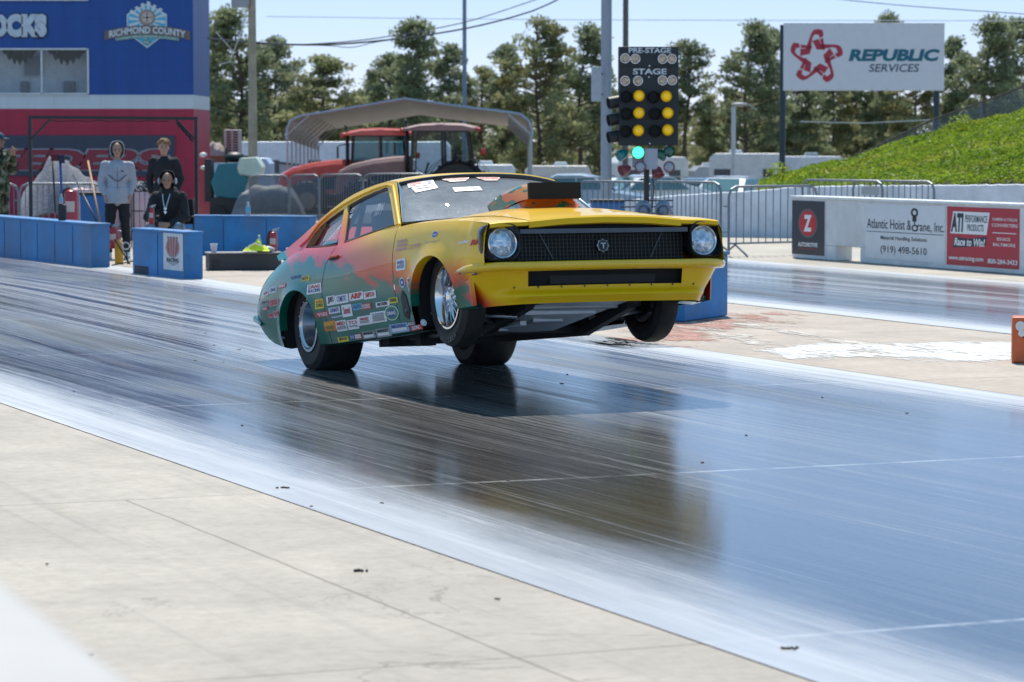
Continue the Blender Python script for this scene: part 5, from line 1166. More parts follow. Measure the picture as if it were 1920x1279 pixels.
    mb.build('lamp', RED, b)
    mb = MB(); mb.bar(*S([(-.95, -.75, 2.3), (-1.25, -1.05, 2.25)]), .03, .03); mb.box(Vector((-1.28*flip, -1.1, 2.05))*sc_, (.06, .22, .36)); mb.build('mirror', TBLK, b)
    mb = MB(); mb.box(Vector((.1*flip, 0, 1.25))*sc_, (.5*sc_, .5*sc_, .15*sc_)); mb.box(Vector((.35*flip, 0, 1.6))*sc_, (.12*sc_, .48*sc_, .6*sc_)); mb.tube(S([(-.55, 0, 1.2), (-.4, 0, 1.65)]), .03, 6); mb.build('seat', TBLK, b)
    return o_
tractor(712, 0, 92, 'orange red tractor parked at the left under the carport, long sloping hood', TRED, TGLASS, 1.0, R_(4))
tractor(830, 0, 88.5, 'dusty red tractor with an open see-through cab beside the orange one', TDUST, glassmat('cab_glass_clear', (.75, .82, .84), 1.3, .03), 1.02, R_(-2))
# ---- travel trailers and motorhomes
def camper(px, Y, L, Wd_, Hh, label, rz, body_c, stripe=None, front=True, ac=True, group='motorhomes and travel trailers parked beyond the fence', base=.45, wins=3, dz=0.0):
    o_ = inst('camper', label, 'camper', px, Y, rz, group, dz)
    mb = MB(); sec = [(0, base), (-.08, base+.5), (0, Hh-.25), (.25, Hh), (L-.15, Hh), (L, Hh-.2), (L, base)]
    mb.prism([(x-L/2, -Wd_/2, z) for x, z in sec], (0, Wd_, 0)); mb.build('body', M('camper_'+'_'.join(str(int(c*100)) for c in body_c), body_c, .4, dirt=.1), o_, bevel=.04)
    
    for k in range(wins): mb = MB(); x = -L/2+L*(.18+.62*k/max(1, wins-1)); mb.box((x, -Wd_/2-.004, base+(Hh-base)*.62), (.8 if k != 1 else .5, .03, .5)); mb.build('window', M('camper_window', (.05, .06, .07), .15), o_)
    mb = MB(); mb.box((-L/2-.05, 0, base+(Hh-base)*.5), (.05, Wd_*.6, .55)); mb.build('window', M('camper_window', (.05, .06, .07), .15), o_, bevel=.02)
    if stripe:
        mb = MB(); mb.prism([(-L/2+.05, -Wd_/2-.012, base+.9), (-L/2+.05, -Wd_/2-.012, Hh-.45), (L*.05, -Wd_/2-.012, base+1.1), (L*.45, -Wd_/2-.012, base+.5), (L*.45, -Wd_/2-.012, base+.35)], (0, .008, 0)); mb.prism([(-L*.3, -Wd_/2-.016, Hh-.75), (L*.1, -Wd_/2-.016, Hh-1.15), (L*.1, -Wd_/2-.016, Hh-1.25), (-L*.3, -Wd_/2-.016, Hh-.85)], (0, .004, 0), 1); mb.build('stripe', [M('stripe_grey', (.30, .32, .36), .4), M('stripe_dark', (.06, .07, .09), .4)], o_)
    mb = MB(); mb.box((0, 0, base-.06), (L*.96, Wd_*.96, .14)); mb.build('skirt', TBLK, o_)
    for x in (-.1, .12):
        for yy in (-1, 1): mb = MB(); mb.lathe([(0, 0), (0, .2), (.05, .34), (.2, .34), (.25, .2)], (x*L, yy*(Wd_/2-.02)-(.12 if yy > 0 else -.12)*0, .34), (0, -yy, 0), 18); mb.build('wheel', RUBBER, o_)
    if ac:
        mb = MB(); mb.box((L*(.05 if int(px) % 2 else -.15), 0, Hh+.08), (.7, .6, .2), taper=.8); mb.build('roof_unit', WHITE if int(px) % 3 else GREYP, o_, bevel=.03)
    return o_
camper(640, 120, 8.6, 2.5, 3.0, 'white travel trailer with a grey swoosh behind the carport', 0, (.62, .66, .76), True, wins=4)
camper(415, 108, 3.6, 2.2, 2.15, 'pale blue box truck body beside the wooden pole', 0, (.42, .52, .70), False, ac=False, wins=0, group='motorhomes and travel trailers parked beyond the fence')
RVS = [(1215, 128, 3.0, 2.4, 2.55, 'beige travel trailer seen from the end behind the starting lights', 8, (.60, .60, .60)), (1400, 150, 3.6, 2.5, 3.1, 'white motorhome with dark windscreen left of the billboard post', -6, (.55, .56, .58)), (1340, 165, 2.5, 2.5, 2.7, 'grey motorhome partly hidden behind the white motorhome', 5, (.36, .38, .42)),
       (1515, 152, 3.2, 2.5, 3.0, 'white camper just right of the left billboard post', 3, (.6, .62, .66)), (1575, 160, 3.0, 2.5, 2.85, 'pale camper under the middle of the billboard', -4, (.5, .53, .57)), (1045, 150, 3.2, 2.4, 2.5, 'small beige trailer seen just right of the carport posts', 0, (.55, .52, .50)), (1290, 172, 4.5, 2.5, 2.3, 'low dark grey trailer between the beige trailer and white motorhome', 0, (.10, .11, .12)), (905, 140, 3, 2.4, 2.4, 'white camper seen through the gap behind the tractors', 0, (.6, .62, .66))]
for px, Y, L, W2, Hh, lb, rz, bc in RVS: camper(px, Y, L, W2, Hh, lb, R_(rz), bc, False, wins=2 if L < 4 else 3)
# ---- parked cars
def parked_car(px, Y, rz, label, paint, dz=0.0, group='cars parked beyond the low white wall'):
    o_ = inst('parked_car', label, 'car', px, Y, rz, group, dz)
    L, W2 = 4.5, 1.8; prof_ = [(-2.25, .35), (-2.25, .62), (-2.1, .80), (-1.2, .92), (-.55, 1.36), (-.1, 1.46), (.7, 1.45), (1.35, 1.15), (1.95, 1.0), (2.2, .92), (2.25, .4)]
    mb = MB(); rows_ = []
    for v in (-1, -.93, -.7, 0, .7, .93, 1):
        row = []
        for x, z in prof_:
            k = 1 if z < .95 else 1-.22*min(1, (z-.95)/.5); row.append((x*(1-.03*abs(v)**4), v*W2/2*k, z-.05*max(0, abs(v)-.7)/.3*(1 if z > .6 else 0)))
        rows_.append(row)
    mb.grid(rows_, 0, True); mb.add([rows_[0][i] for i in range(len(prof_))], [list(range(len(prof_)))]); mb.add([rows_[-1][i] for i in range(len(prof_))], [list(range(len(prof_)))]); mb.build('body', paint, o_, sharp=50)
    mb = MB()
    mb.add([(-1.16, -.70, .955), (-1.16, .70, .955), (-.57, .56, 1.36), (-.57, -.56, 1.36)], [(0, 1, 2, 3)])
    mb.v[-4:] = [v+Vector((-.02, 0, .012)) for v in mb.v[-4:]]
    for sg in (-1, 1): mb.add([(-.95, sg*.90, .96), (1.3, sg*.90, .98), (.75, sg*.735, 1.36), (-.45, sg*.735, 1.36)], [(0, 1, 2, 3)])
    mb.build('window', M('car_window', (.10, .20, .22), .06), o_)
    for x in (-1.4, 1.35):
        for yy in (-1, 1): mb = MB(); mb.lathe([(0, 0), (.02, .18), (0, .2), (0, .29), (.04, .32), (.2, .32)], (x, yy*.88, .32), (0, -yy, 0), 18); mb.build('wheel', RUBBER, o_)
    for yy in (-.62, .62): mb = MB(); mb.ell((-2.16, yy, .68), (.1, .2, .08)); mb.build('headlight', M('lamp_glass', (.7, .75, .8), .1, .3), o_)
    return o_
PWH = M('car_white', (.70, .72, .74), .25, var=.03, coat=1); PBL = M('car_blue', (.10, .22, .36), .25, var=.05, coat=1); PSI = M('car_silver', (.40, .44, .48), .3, .5, coat=1)
parked_car(1370, 103, R_(65), 'white parked car facing the camera between two steel gates', PWH); parked_car(1335, 109, R_(150), 'blue parked car left of the white car by the gates', PBL)
parked_car(1205, 100, R_(25), 'white parked car behind the base of the starting lights', PWH); parked_car(1090, 96, R_(170), 'silver parked car just above the race car roof', PSI)
parked_car(1165, 106, R_(100), 'pale parked car glinting behind the thick steel pole', PSI)
# ---- sweeper, covered mound, flatbed with air conditioner
sw = inst('sweeper', 'teal ride-on sweeper with a pale cover behind the fence', 'sweeper', 440, 72)
SK = 72/5700.0
mb = MB(); mb.prism([(-.42, -.5, .62), (-.52, -.5, .95), (-.34, -.5, 1.40), (.16, -.5, 1.42), (.36, -.5, 1.0), (.2, -.5, .55)], (0, 1.0, 0)); mb.build('tank', M('teal_plastic', (.008, .15, .20), .35, dirt=.1), sw, bevel=.04)
mb = MB(); mb.prism([(.10, -.55, 1.30), (.16, -.55, 1.53), (.55, -.55, 1.55), (.70, -.55, 1.30), (.62, -.55, 1.08), (.14, -.55, 1.14)], (0, 1.1, 0)); mb.build('hood', M('pale_mint', (.50, .58, .50), .4), sw, bevel=.05)
mb = MB(); mb.box((0, 0, .4), (1.1, .9, .4)); mb.tube([(-.2, 0, 1.4), (-.2, 0, 1.75)], .025, 8); mb.ell((.0, 0, 1.55), (.25, .25, .12)); mb.box((-.6, 0, 1.0), (.16, .7, 1.0)); mb.build('frame', TBLK, sw)
for x in (-.35, .4):
    for yy in (-.5, .5): mb = MB(); mb.lathe([(-.08, 0), (-.08, .2), (.08, .2), (.08, 0)], (x, yy, .2), (0, 1, 0), 16); mb.build('wheel', RUBBER, sw)
mb = MB(); mb.ell((-.72, -.2, 1.6), (.09, .09, .06)); mb.ell((-.72, -.2, 1.3), (.07, .07, .05)); mb.build('mirror', WHITE, sw)
def lump(name, label, cat, px, Y, w_, d_, h_, mat, seed, pk=1.0, flat=.5, parent=None, n=26, amp=.12, skew=0.0):
    o_ = inst(name, label, cat, px, Y); mb = MB(); rows_ = []
    for i in range(n+1):
        row = []
        for j in range(n+1):
            u, v = i/n*2-1, j/n*2-1; r_ = max(abs(u), abs(v)); s_ = max(0, 1-r_**flat*1.0) if pk > 1 else (1-r_**4)
            zz = h_*(s_**(1/pk) if pk > 1 else s_) + (noise.noise(Vector((u*2.4+seed, v*2.4, seed)))*amp + noise.noise(Vector((u*7+seed, v*7, seed)))*amp*.3)*h_*(1-r_**6)
            row.append((u*w_/2+skew*s_, v*d_/2, max(0, zz)))
        rows_.append(row)
    mb.grid(rows_, 0, True); mb.build('heap', mat, o_, sharp=70); return o_
lump('covered_machine', 'low machine under a grey tarp behind the steel fence', 'tarp', 503, 70.5, 1.75, 1.2, .85, M('grey_tarp', (.16, .17, .20), .6, var=.25, bump=.3), 3, 1.0)
stone = M('speckled_stone', (.20, .20, .23), .9, var=.5, scale=26, bump=.6)
o_ = inst('rock_mound', 'peaked grey speckled mound behind the steel gantry and fence', 'mound', 125, 55)
mb = MB(); K55 = 55/5700.0; prof_ = [(40, 430), (48, 352), (70, 332), (95, 296), (112, 294), (150, 322), (190, 345), (215, 362), (235, 430)]
prof_ = [(x, P(x, y, 55).z-gz(55)) for x, y in prof_]; rows_ = []
for j in range(13):
    v = j/12*2-1; rows_.append([])
    for i in range(41):
        px_ = lerp(38, 237, i/40); z_ = itp(prof_, px_)*(1-abs(v)**1.6*.75); nz_ = noise.noise(Vector((px_*.06, v*2, 1)))*.10+noise.noise(Vector((px_*.17, v*5, 4)))*.05
        rows_[-1].append(((px_-125)*K55, v*1.0+.15*noise.noise(Vector((px_*.05, v, 8))), max(-.05, z_+nz_*min(1, z_))))
mb.grid(rows_, 0, True); mb.build('mound', stone, o_, sharp=30)
fl = inst('flatbed', 'brown flatbed load deck left of the wooden utility pole', 'flatbed', 425, 88); z0_ = P(430, 303, 88).z-gz(88)
mb = MB(); mb.box((0, 0, z0_+.08), (1.35, 2.0, .20)); mb.build('deck', M('rusty_brown', (.14, .075, .05), .8, dirt=.3), fl); mb = MB()
for x in (-.5, .5): mb.box((x, 0, z0_/2), (.1, 1.6, z0_))
mb.build('leg', M('rusty_brown', (.14, .075, .05)), fl); mb = MB(); mb.ell((.58, -1.02, z0_-.05), (.14, .05, .12)); mb.build('marker_lamp', YEL, fl)
q = P(437, 300, 88); o_ = thing('air_conditioner', 'boxy air conditioner unit standing on the brown flatbed', 'air conditioner', (q.x, 88, gz(88)+z0_+.18))
mb = MB(); mb.box((0, 0, .37), (.44, .8, .74)); mb.build('casing', M('ac_casing', (.46, .42, .40), .5), o_, bevel=.02); mb = MB()
for i in range(2):
    for j in range(9): mb.box((-.08+i*.19, -.404, .07+j*.075), (.14, .012, .045))
mb.build('grille', TBLK, o_)
lump('sacks', 'pile of pale sacks lying beside the air conditioner', 'sacks', 405, 88, .6, .9, .32, M('sack_cloth', (.36, .31, .28), .9, var=.4, scale=10), 9, 1.0, amp=.5)
bpy.data.objects[[o.name for o in bpy.data.objects if o.name.startswith('sacks')][0]].location.z += z0_+.18
# ---- low curved white wall behind the gates
mb = MB(); rows_ = []; WL = [(1090, 53.0, .50), (1165, 52.5, .57), (1253, 52, .67), (1351, 51.5, .735), (1402, 51.3, .76), (1496, 51, .84), (1600, 50.5, .87), (1777, 49.5, .89), (1920, 48.5, .92), (2060, 47.5, .95)]
for i in range(121):
    px_ = lerp(1090, 2060, i/120); Y_ = itp([(a, b) for a, b, c in WL], px_); h_ = itp([(a, c) for a, b, c in WL], px_)+.018*noise.noise(Vector((px_*.09, 0, 0)))+.012*noise.noise(Vector((px_*.4, 3, 0)))
    x_ = P(px_, 300, Y_).x; rows_.append([(x_, Y_, -.02), (x_, Y_, h_), (x_+.02, Y_+.10, h_+.01), (x_+.05, Y_+.35, h_-.02), (x_+.05, Y_+.35, 0)])
mb.grid(rows_, 0, False); tag(mb.build('low_wall', M('rough_white_wall', (.66, .70, .77), .8, var=.15, scale=2.5, bump=.5, dirt=.3)), 'long low rough white wall curving behind the steel gates', 'wall')
# ---- planted bank
def bank_h(px_, v):
    Y_ = 49.5+v*13+itp([(1440, 2.0), (1920, 0)], px_); top = itp([(1430, .70), (1470, .80), (1520, .98), (1600, 1.20), (1700, 1.60), (1800, 1.88), (1920, 2.2), (2100, 2.8)], px_)
    base_ = itp([(a, c) for a, b, c in WL], px_)-.02; return Y_, base_+(top-base_)*min(1, v*1.0)**.8+.05*noise.noise(Vector((px_*.03, v*6, 2)))
mb = MB(); rows_ = []
for i in range(70):
    px_ = lerp(1415, 2110, i/69); row = []
    for j in range(20):
        v = j/19; Y_, z_ = bank_h(px_, v); row.append((P(px_, 300, Y_).x, Y_, z_))
    for v2 in (1.25, 1.8): Y_, z_ = bank_h(px_, 1.0); row.append((P(px_, 300, Y_).x+.5, Y_+(v2-1)*14, z_-(v2-1)*3.5))
    rows_.append(row)
mb.grid(rows_, 0, True); struct(mb.build('hill', M('bank_soil', (.07, .08, .03), .95, var=.4, scale=3)))
LEAFB = None
def leafmat(name, lo, hi, tr=.35, sc_=1.2, dead=None):
    m, t, p = newmat(name); tc = t.node('ShaderNodeTexCoord').outputs['Object']; oi = t.node('ShaderNodeObjectInfo')
    n1 = t.noise(tc, sc_, 3, .6); n2 = t.noise(tc, sc_*9, 2, .6); cc = t.mix(t.ramp(n1, [(.35, 0), (.65, 1)]), lo, hi); cc = t.mix(t.math('MULTIPLY', t.ramp(n2, [(.4, 0), (.7, 1)]), .5), cc, tuple(min(1, k*1.7) for k in hi))
    if dead: cc = t.mix(t.math('MULTIPLY', t.ramp(t.noise(tc, sc_*.6, 3, .6), [(.50, 0), (.66, 1)]), .8), cc, dead)
    t.l.new(cc, p.inputs['Base Color']); p.inputs['Roughness'].default_value = .55; p.inputs['Specular IOR Level'].default_value = .3
    tl = t.node('ShaderNodeBsdfTranslucent'); t.l.new(cc, tl.inputs[0]); mx = t.node('ShaderNodeMixShader', i_0=tr); out = [n for n in t.n if n.type == 'OUTPUT_MATERIAL'][0]
    t.l.new(p.outputs[0], mx.inputs[1]); t.l.new(tl.outputs[0], mx.inputs[2]); t.l.new(mx.outputs[0], out.inputs[0]); return m
rb = random.Random(11)
vs, fs = [], []
for k in range(60000):
    px_ = rb.uniform(1425, 2080); v = rb.random()**1.0; Y_, z_ = bank_h(px_, v); x_ = P(px_, 300, Y_).x
    s_ = rb.uniform(.018, .045); cl_ = noise.noise(Vector((x_*1.6, Y_*1.2, 0)))*.07+.04
    c_ = Vector((x_, Y_, z_+.02+max(0, cl_)*rb.uniform(.2, 1.6))); a = Vector((rb.gauss(0, 1), rb.gauss(0, 1), rb.gauss(0, .7))).normalized()*s_; b_ = a.cross(Vector((rb.gauss(0, 1), rb.gauss(0, 1), rb.gauss(0, 1)))).normalized()*s_*.7
    i0 = len(vs); vs += [c_-a, c_+b_, c_+a, c_-b_]; fs.append([i0, i0+1, i0+2, i0+3])
me = bpy.data.meshes.new('ground_cover'); me.from_pydata([tuple(v) for v in vs], [], fs); me.materials.append(leafmat('ivy_leaf', (.12, .20, .015), (.25, .34, .03), .5, .8, (.38, .38, .05))); gc = bpy.data.objects.new('ground_cover', me); col.objects.link(gc); stuff(gc, 'bright green ground cover plants spreading over the bank', 'plants')
# small shrubs on the bank
for k, (px_, py_, sz, lb) in enumerate(((1462, 332, .28, 'small yellow green shrub at the foot of the left billboard post'), (1800, 240, .30, 'light leafy shrub standing up on the bank below the fence'))):
    Y_ = 53.5 if k == 0 else 61.0; q = P(px_, py_, Y_); mb = MB(); 
    for i in range(260):
        d = Vector((rb.gauss(0, 1), rb.gauss(0, 1), rb.gauss(0, 1))).normalized()*sz*rb.random()**.4; a = Vector((rb.gauss(0, 1), rb.gauss(0, 1), rb.gauss(0, 1))).normalized()*.035; b_ = a.cross(d).normalized()*.025; mb.add([d-a, d+b_, d+a, d-b_], [(0, 1, 2, 3)])
    mb.tube([(0, 0, -sz*1.6), (0, 0, 0)], .015, 6, 1); o_ = mb.build('shrub', [leafmat('shrub_leaf', (.20, .28, .02), (.34, .40, .04), .5, 2), WOOD], None, keep=True); o_.location = q; tag(o_, lb, 'shrub')
# ---- chain link fence along the top of the bank
o_ = thing('chain_link_fence', 'chain link fence with brown top rail climbing the grassy bank', 'fence', (0, 0, 0)); FY = 66.0
fp = [(1500, 345, 322), (1590, 330, 300), (1665, 300, 264), (1750, 262, 224), (1840, 226, 192), (1930, 190, 158), (2020, 155, 124)]
mb = MB(); mb.tube([P(a, c, FY) for a, b, c in fp], .025, 6); mb.build('top_rail', M('rail_brown', (.17, .12, .09), .6), o_)
for a, b, c in fp: mb = MB(); mb.tube([P(a, b+20, FY), P(a, c, FY)], .025, 6); mb.build('post', M('rail_grey', (.22, .22, .23), .5, .4), o_)
def meshmat(name, sc_=14.0, wd=.11, c=(.25, .27, .29)):
    m, t, p = newmat(name); tc = t.node('ShaderNodeTexCoord').outputs['Object']; sx = t.node('ShaderNodeSeparateXYZ'); t.l.new(tc, sx.inputs[0]); x, z = sx.outputs[0], sx.outputs[2]
    f = None
    for sgn_ in (1, -1):
        d = t.math('ABSOLUTE', t.math('SUBTRACT', t.math('FLOORED_MODULO', t.math('MULTIPLY', t.math('ADD', x, t.math('MULTIPLY', z, sgn_)), sc_), 1.0), .5)); k = t.math('LESS_THAN', d, wd); f = k if f is None else t.math('MAXIMUM', f, k)
    t.l.new(f, p.inputs['Alpha']); p.inputs['Base Color'].default_value = (*c, 1); p.inputs['Metallic'].default_value = .6; p.inputs['Roughness'].default_value = .5; return m
mb = MB(); mb.grid([[P(a, b+20, FY) for a, b, c in fp], [P(a, c, FY) for a, b, c in fp]], 0, False); mb.build('wire_mesh', meshmat('chain_link'), o_)
# low rail fence far right behind the cars
o_ = thing('rail_fence', 'thin pipe rail fence in front of the parked campers', 'fence', (0, 0, 0)); mb = MB(); mb.tube([P(1000, 334, 90), P(1240, 331, 92), P(1500, 334, 94), P(1600, 322, 90)], .02, 6); mb.build('rail', STEEL, o_)
for a in (1000, 1080, 1160, 1240, 1320, 1400, 1480, 1560): mb = MB(); mb.tube([P(a, 333, 92), P(a, 395, 92)], .02, 6); mb.build('post', STEEL, o_)
# ---- street lamp by campers
q = P(1375, 300, 130); o_ = thing('street_lamp', 'grey street lamp with one arm left of the billboard', 'street lamp', (q.x, 130, gz(130))); zt_ = P(1375, 200, 130).z-gz(130)
mb = MB(); mb.tube([(0, 0, 0), (0, 0, zt_)], .10, 10); mb.tube([(0, 0, zt_), (.6, 0, zt_+.12), (1.0, 0, zt_-.15)], .03, 6); mb.build('shaft', STEEL, o_); mb = MB(); mb.ell((.25, 0, zt_+.1), (.35, .15, .08)); mb.build('lamp_head', GREYP, o_)
# ---- PINE TREES
BARK = M('pine_bark', (.10, .07, .055), .9, var=.35, scale=5, bump=.5)
PIN = [leafmat('pine_needles', (.15, .18, .11), (.26, .29, .16), .5, .5), leafmat('pine_needles_olive', (.165, .19, .10), (.32, .33, .17), .5, .5, (.17, .13, .03))]
def tree_proto(seed, Ht, cw, c0, mat_i, clumps, name='pine_tree'):
    r = random.Random(seed); o_ = thing(name, 'pine tree', 'pine tree'); mb = MB()
    lean = r.uniform(-.25, .25); tp = [(lean*(z/Ht)**2*1.5+.08*math.sin(z*1.1+seed), .05*math.cos(z+seed), z) for z in [Ht*i/10 for i in range(11)]]
    mb.tube(tp, [.17*(1-.85*i/10) for i in range(11)], 8); cv, cf = [], []
    def at_(z): i = min(9, int(z/Ht*10)); f = z/Ht*10-i; return Vector(tp[i]).lerp(Vector(tp[i+1]), f)
    cl = []
    for k in range(clumps):
        z = Ht*(c0+(1-c0)*(k+.5)/clumps*1.0); f = (z/Ht-c0)/(1-c0)
        wdt = cw*(1.0-.62*f**2.2)*(.45+.55*min(1, f/.25))*r.uniform(.35, 1.05); a = r.uniform(0, 2*math.pi) if k % 3 else r.choice((0, math.pi))+r.uniform(-.5, .5)
        b0 = at_(max(.5, z-.35*wdt)); tip = b0+Vector((math.cos(a)*wdt, math.sin(a)*wdt*.8, .30*wdt+r.uniform(-.1, .3))); tip.z = min(tip.z, Ht*1.01)
        midp = b0.lerp(tip, .55)+Vector((0, 0, -.06*wdt)); mb.tube([b0, midp, tip], [.05, .03, .012], 5); cl.append((tip, r.uniform(.32, .55))); cl.append((midp+Vector((r.uniform(-.3, .3), r.uniform(-.3, .3), r.uniform(.05, .35))), r.uniform(.25, .45)))
        if wdt > 1.2: cl.append((b0.lerp(tip, .8)+Vector((r.uniform(-.4, .4), r.uniform(-.4, .4), r.uniform(-.1, .35))), r.uniform(.28, .45)))
    cl.append((Vector(tp[-1]), .5))
    mb.build('trunk', BARK, o_, sharp=80)
    for c_, s_ in cl:
        for i in range(int(80*s_/.4)):
            d = Vector((r.gauss(0, 1), r.gauss(0, 1), r.gauss(0, .62))); d = d.normalized()*s_*r.random()**.45*1.3; d.z *= .7
            out_ = (d.normalized()+Vector((r.gauss(0, .6), r.gauss(0, .6), r.gauss(0, .6)+.3))).normalized(); L_ = r.uniform(.13, .26); sd = out_.cross(Vector((r.gauss(0, 1), r.gauss(0, 1), r.gauss(0, 1)))).normalized()*L_*.32
            p0 = c_+d; i0 = len(cv); cv += [p0-out_*L_*.5+sd*.4, p0+sd, p0+out_*L_*.6, p0-sd]; cf.append([i0, i0+1, i0+2, i0+3])
    me = bpy.data.meshes.new('crown'); me.from_pydata([tuple(v) for v in cv], [], cf); me.materials.append(PIN[mat_i]); c2 = bpy.data.objects.new('crown', me); col.objects.link(c2); c2.parent = o_
    return o_
PROT = [(tree_proto(1, 10, 2.6, .38, 0, 46), 10, 2.6), (tree_proto(2, 10, 2.2, .30, 0, 50), 10, 2.2), (tree_proto(3, 10, 1.9, .48, 1, 34), 10, 1.9), (tree_proto(4, 10, 2.9, .22, 1, 58), 10, 2.9), (tree_proto(6, 10, 1.7, .55, 0, 28), 10, 1.7)]
TREES = [(455, 20, 90, 0, 165), (398, 62, 60, 1, 172), (520, 75, 60, 1, 176), (600, 112, 75, 2, 160), (560, 165, 60, 3, 182), (650, 185, 60, 3, 175), (785, 42, 82, 0, 168), (735, 105, 55, 1, 180), (845, 88, 52, 1, 178), (905, 130, 60, 3, 185), (1010, 40, 85, 3, 166), (955, 88, 60, 1, 174), (1085, 52, 70, 0, 170), (1125, 120, 50, 1, 186),
    (1285, 84, 52, 4, 172), (1240, 140, 50, 3, 182), (1330, 180, 50, 3, 178), (1395, 46, 74, 0, 168), (1445, 60, 50, 1, 176), (1360, 168, 62, 3, 186), (1500, 150, 60, 1, 174), (1560, 120, 60, 3, 180), (1610, 70, 55, 1, 185), (1664, 30, 55, 0, 182), (1720, 110, 60, 3, 176), (1790, 75, 55, 1, 180), (1845, 38, 78, 0, 168), (1905, 40, 70, 1, 174), (1950, 90, 60, 3, 178), (350, 80, 60, 3, 180),
    (430, 190, 55, 3, 190), (500, 170, 55, 3, 192), (700, 150, 55, 1, 195), (760, 160, 60, 3, 196), (870, 190, 60, 3, 194), (1040, 170, 60, 3, 192), (1190, 175, 60, 3, 196), (1420, 190, 55, 3, 192), (1480, 200, 55, 3, 196), (1640, 180, 60, 3, 194), (1700, 190, 60, 1, 196), (1800, 170, 60, 3, 194), (1880, 160, 60, 3, 192)]
sides = {0: 'tall dark', 1: 'narrow dark', 2: 'small olive', 3: 'bushy olive', 4: 'thin sparse'}
first = {}
def where(px):
    for lim, s in ((395, 'behind the blue control building'), (480, 'beside the wooden utility pole at left'), (560, 'right of the wooden utility pole'), (690, 'above the left end of the carport'), (870, 'over the middle of the carport'), (1000, 'over the right end of the carport'), (1140, 'left of the thick steel pole'), (1290, 'behind the starting light tree'), (1465, 'left of the billboard'), (1620, 'behind the left half of the billboard'), (1775, 'behind the right half of the billboard'), (1870, 'just right of the billboard')):
        if px < lim: return s
    return 'at the right edge of the photo'
seen_lb = {}
for k, (px_, ty, hw, pi_, Y_) in enumerate(TREES):
    pr, h0, w0 = PROT[pi_]; zt_ = P(px_, ty, Y_).z; hh = zt_-gz(Y_); sz = hh/h0; sx_ = (hw/5700.0*Y_)/w0*1.2
    lb = sides[pi_]+' pine '+where(px_); 
    if lb in seen_lb: 
        seen_lb[lb] += 1; lb = lb.replace(' pine ', [' pine ', ' pine, farther back, ', ' pine, lowest of them, ', ' pine, set deepest in the wood, '][min(3, seen_lb[lb]-1)])
    else: seen_lb[lb] = 1
    loc = (P(px_, 250, Y_).x, Y_, gz(Y_)-.1)
    if pi_ not in first: first[pi_] = 1; o_ = pr; o_.location = loc; o_.rotation_euler = (0, 0, k*1.3); o_['label'] = lb
    else: o_ = copy_thing(pr, loc, k*1.3, lb)
    o_.scale = (sx_, sx_, sz); o_['group'] = 'pine trees beyond the pit area'
# far wood that closes the view at the horizon
r = random.Random(44); cv, cf = [], []
for k in range(60000):
    x_ = r.uniform(-75, 75); Y_ = 225+r.uniform(0, 14); top = 4.2+1.6*noise.noise(Vector((x_*.09, 0, 0)))+1.0*noise.noise(Vector((x_*.4, 5, 0))); z_ = -3.4+(top+3.4)*r.random()**.8
    s_ = r.uniform(.12, .3); a = Vector((r.gauss(0, 1), r.gauss(0, 1), r.gauss(0, 1))).normalized()*s_; b_ = a.cross(Vector((r.gauss(0, 1), r.gauss(0, 1), r.gauss(0, 1)))).normalized()*s_*.6; c_ = Vector((x_, Y_, z_)); i0 = len(cv); cv += [c_-a, c_+b_, c_+a, c_-b_]; cf.append([i0, i0+1, i0+2, i0+3])
me = bpy.data.meshes.new('far_wood'); me.from_pydata([tuple(v) for v in cv], [], cf); me.materials.append(PIN[1]); fw = bpy.data.objects.new('far_wood', me); col.objects.link(fw); stuff(fw, 'dense far wood closing the view behind the pines', 'wood')
# ================================================================ STARTING LIGHTS
q = G(1212, 478); XY = 43.2; XX = P(1214, 300, XY).x
xt = thing('starting_lights', 'black drag racing starting light tree with amber lamps and green lamp lit', 'starting lights', (XX, XY, 0), R_(2))
KX = XY/5700.0; XO = Vector((XX, XY, 0))
def xf(px, py, off=0.0): return Vector(((px-1214)*KX, -.12-off, P(1214, py, XY).z))
zA, zB = xf(0, 88).z, xf(0, 273).z; wX = (1271-1160)*KX
mb = MB(); mb.box((.006, 0, (zA+zB)/2), (wX, .22, zA-zB)); mb.box((.006, -.113, xf(0, 125).z), (wX, .008, .008)); mb.build('housing', M('housing_black', (.012, .018, .02), .45), xt, bevel=.006)
mb = MB(); xt_f = lambda s, t_, off: xf(s, t_, off)
text_to(mb, 'PRE-STAGE', (1177, 100, 1256, 90), xt_f, 0, .004, bold=.03); mb.build('lettering', M('letter_silver', (.55, .58, .62), .4), xt); mb = MB(); text_to(mb, 'STAGE', (1185, 140, 1248, 129), xt_f, 0, .004, bold=.03); mb.build('lettering', M('letter_silver', (.55, .58, .62), .4), xt)
mb = MB()
for px_, py_ in ((1216, 124), (1215, 145), (1217, 269)): mb.ell(xf(px_, py_), (.014, .01, .014), 8, 6)
mb.build('bolt', CHROME, xt)
AMB = M('amber_lens', (.82, .50, .01), .3, emit=.22, var=.1); DIMA = M('small_lens', (.55, .42, .30), .25, var=.5, scale=30)
for px_, py_ in ((1170, 110), (1189, 111), (1240, 111), (1257, 111), (1170, 152), (1194, 152), (1240, 151), (1258, 151)):
    mb = MB(); mb.lathe([(0, .066), (.05, .068), (.05, .062), (.02, .058)], xf(px_, py_), (0, -1, 0), 20, 0); lp = mb.build('small_lamp', CHROME, xt)
    mb = MB(); mb.lathe([(.02, .06), (.04, .04), (.05, 0)], xf(px_, py_), (0, -1, 0), 20, 0); mb.build('lens', DIMA, lp)
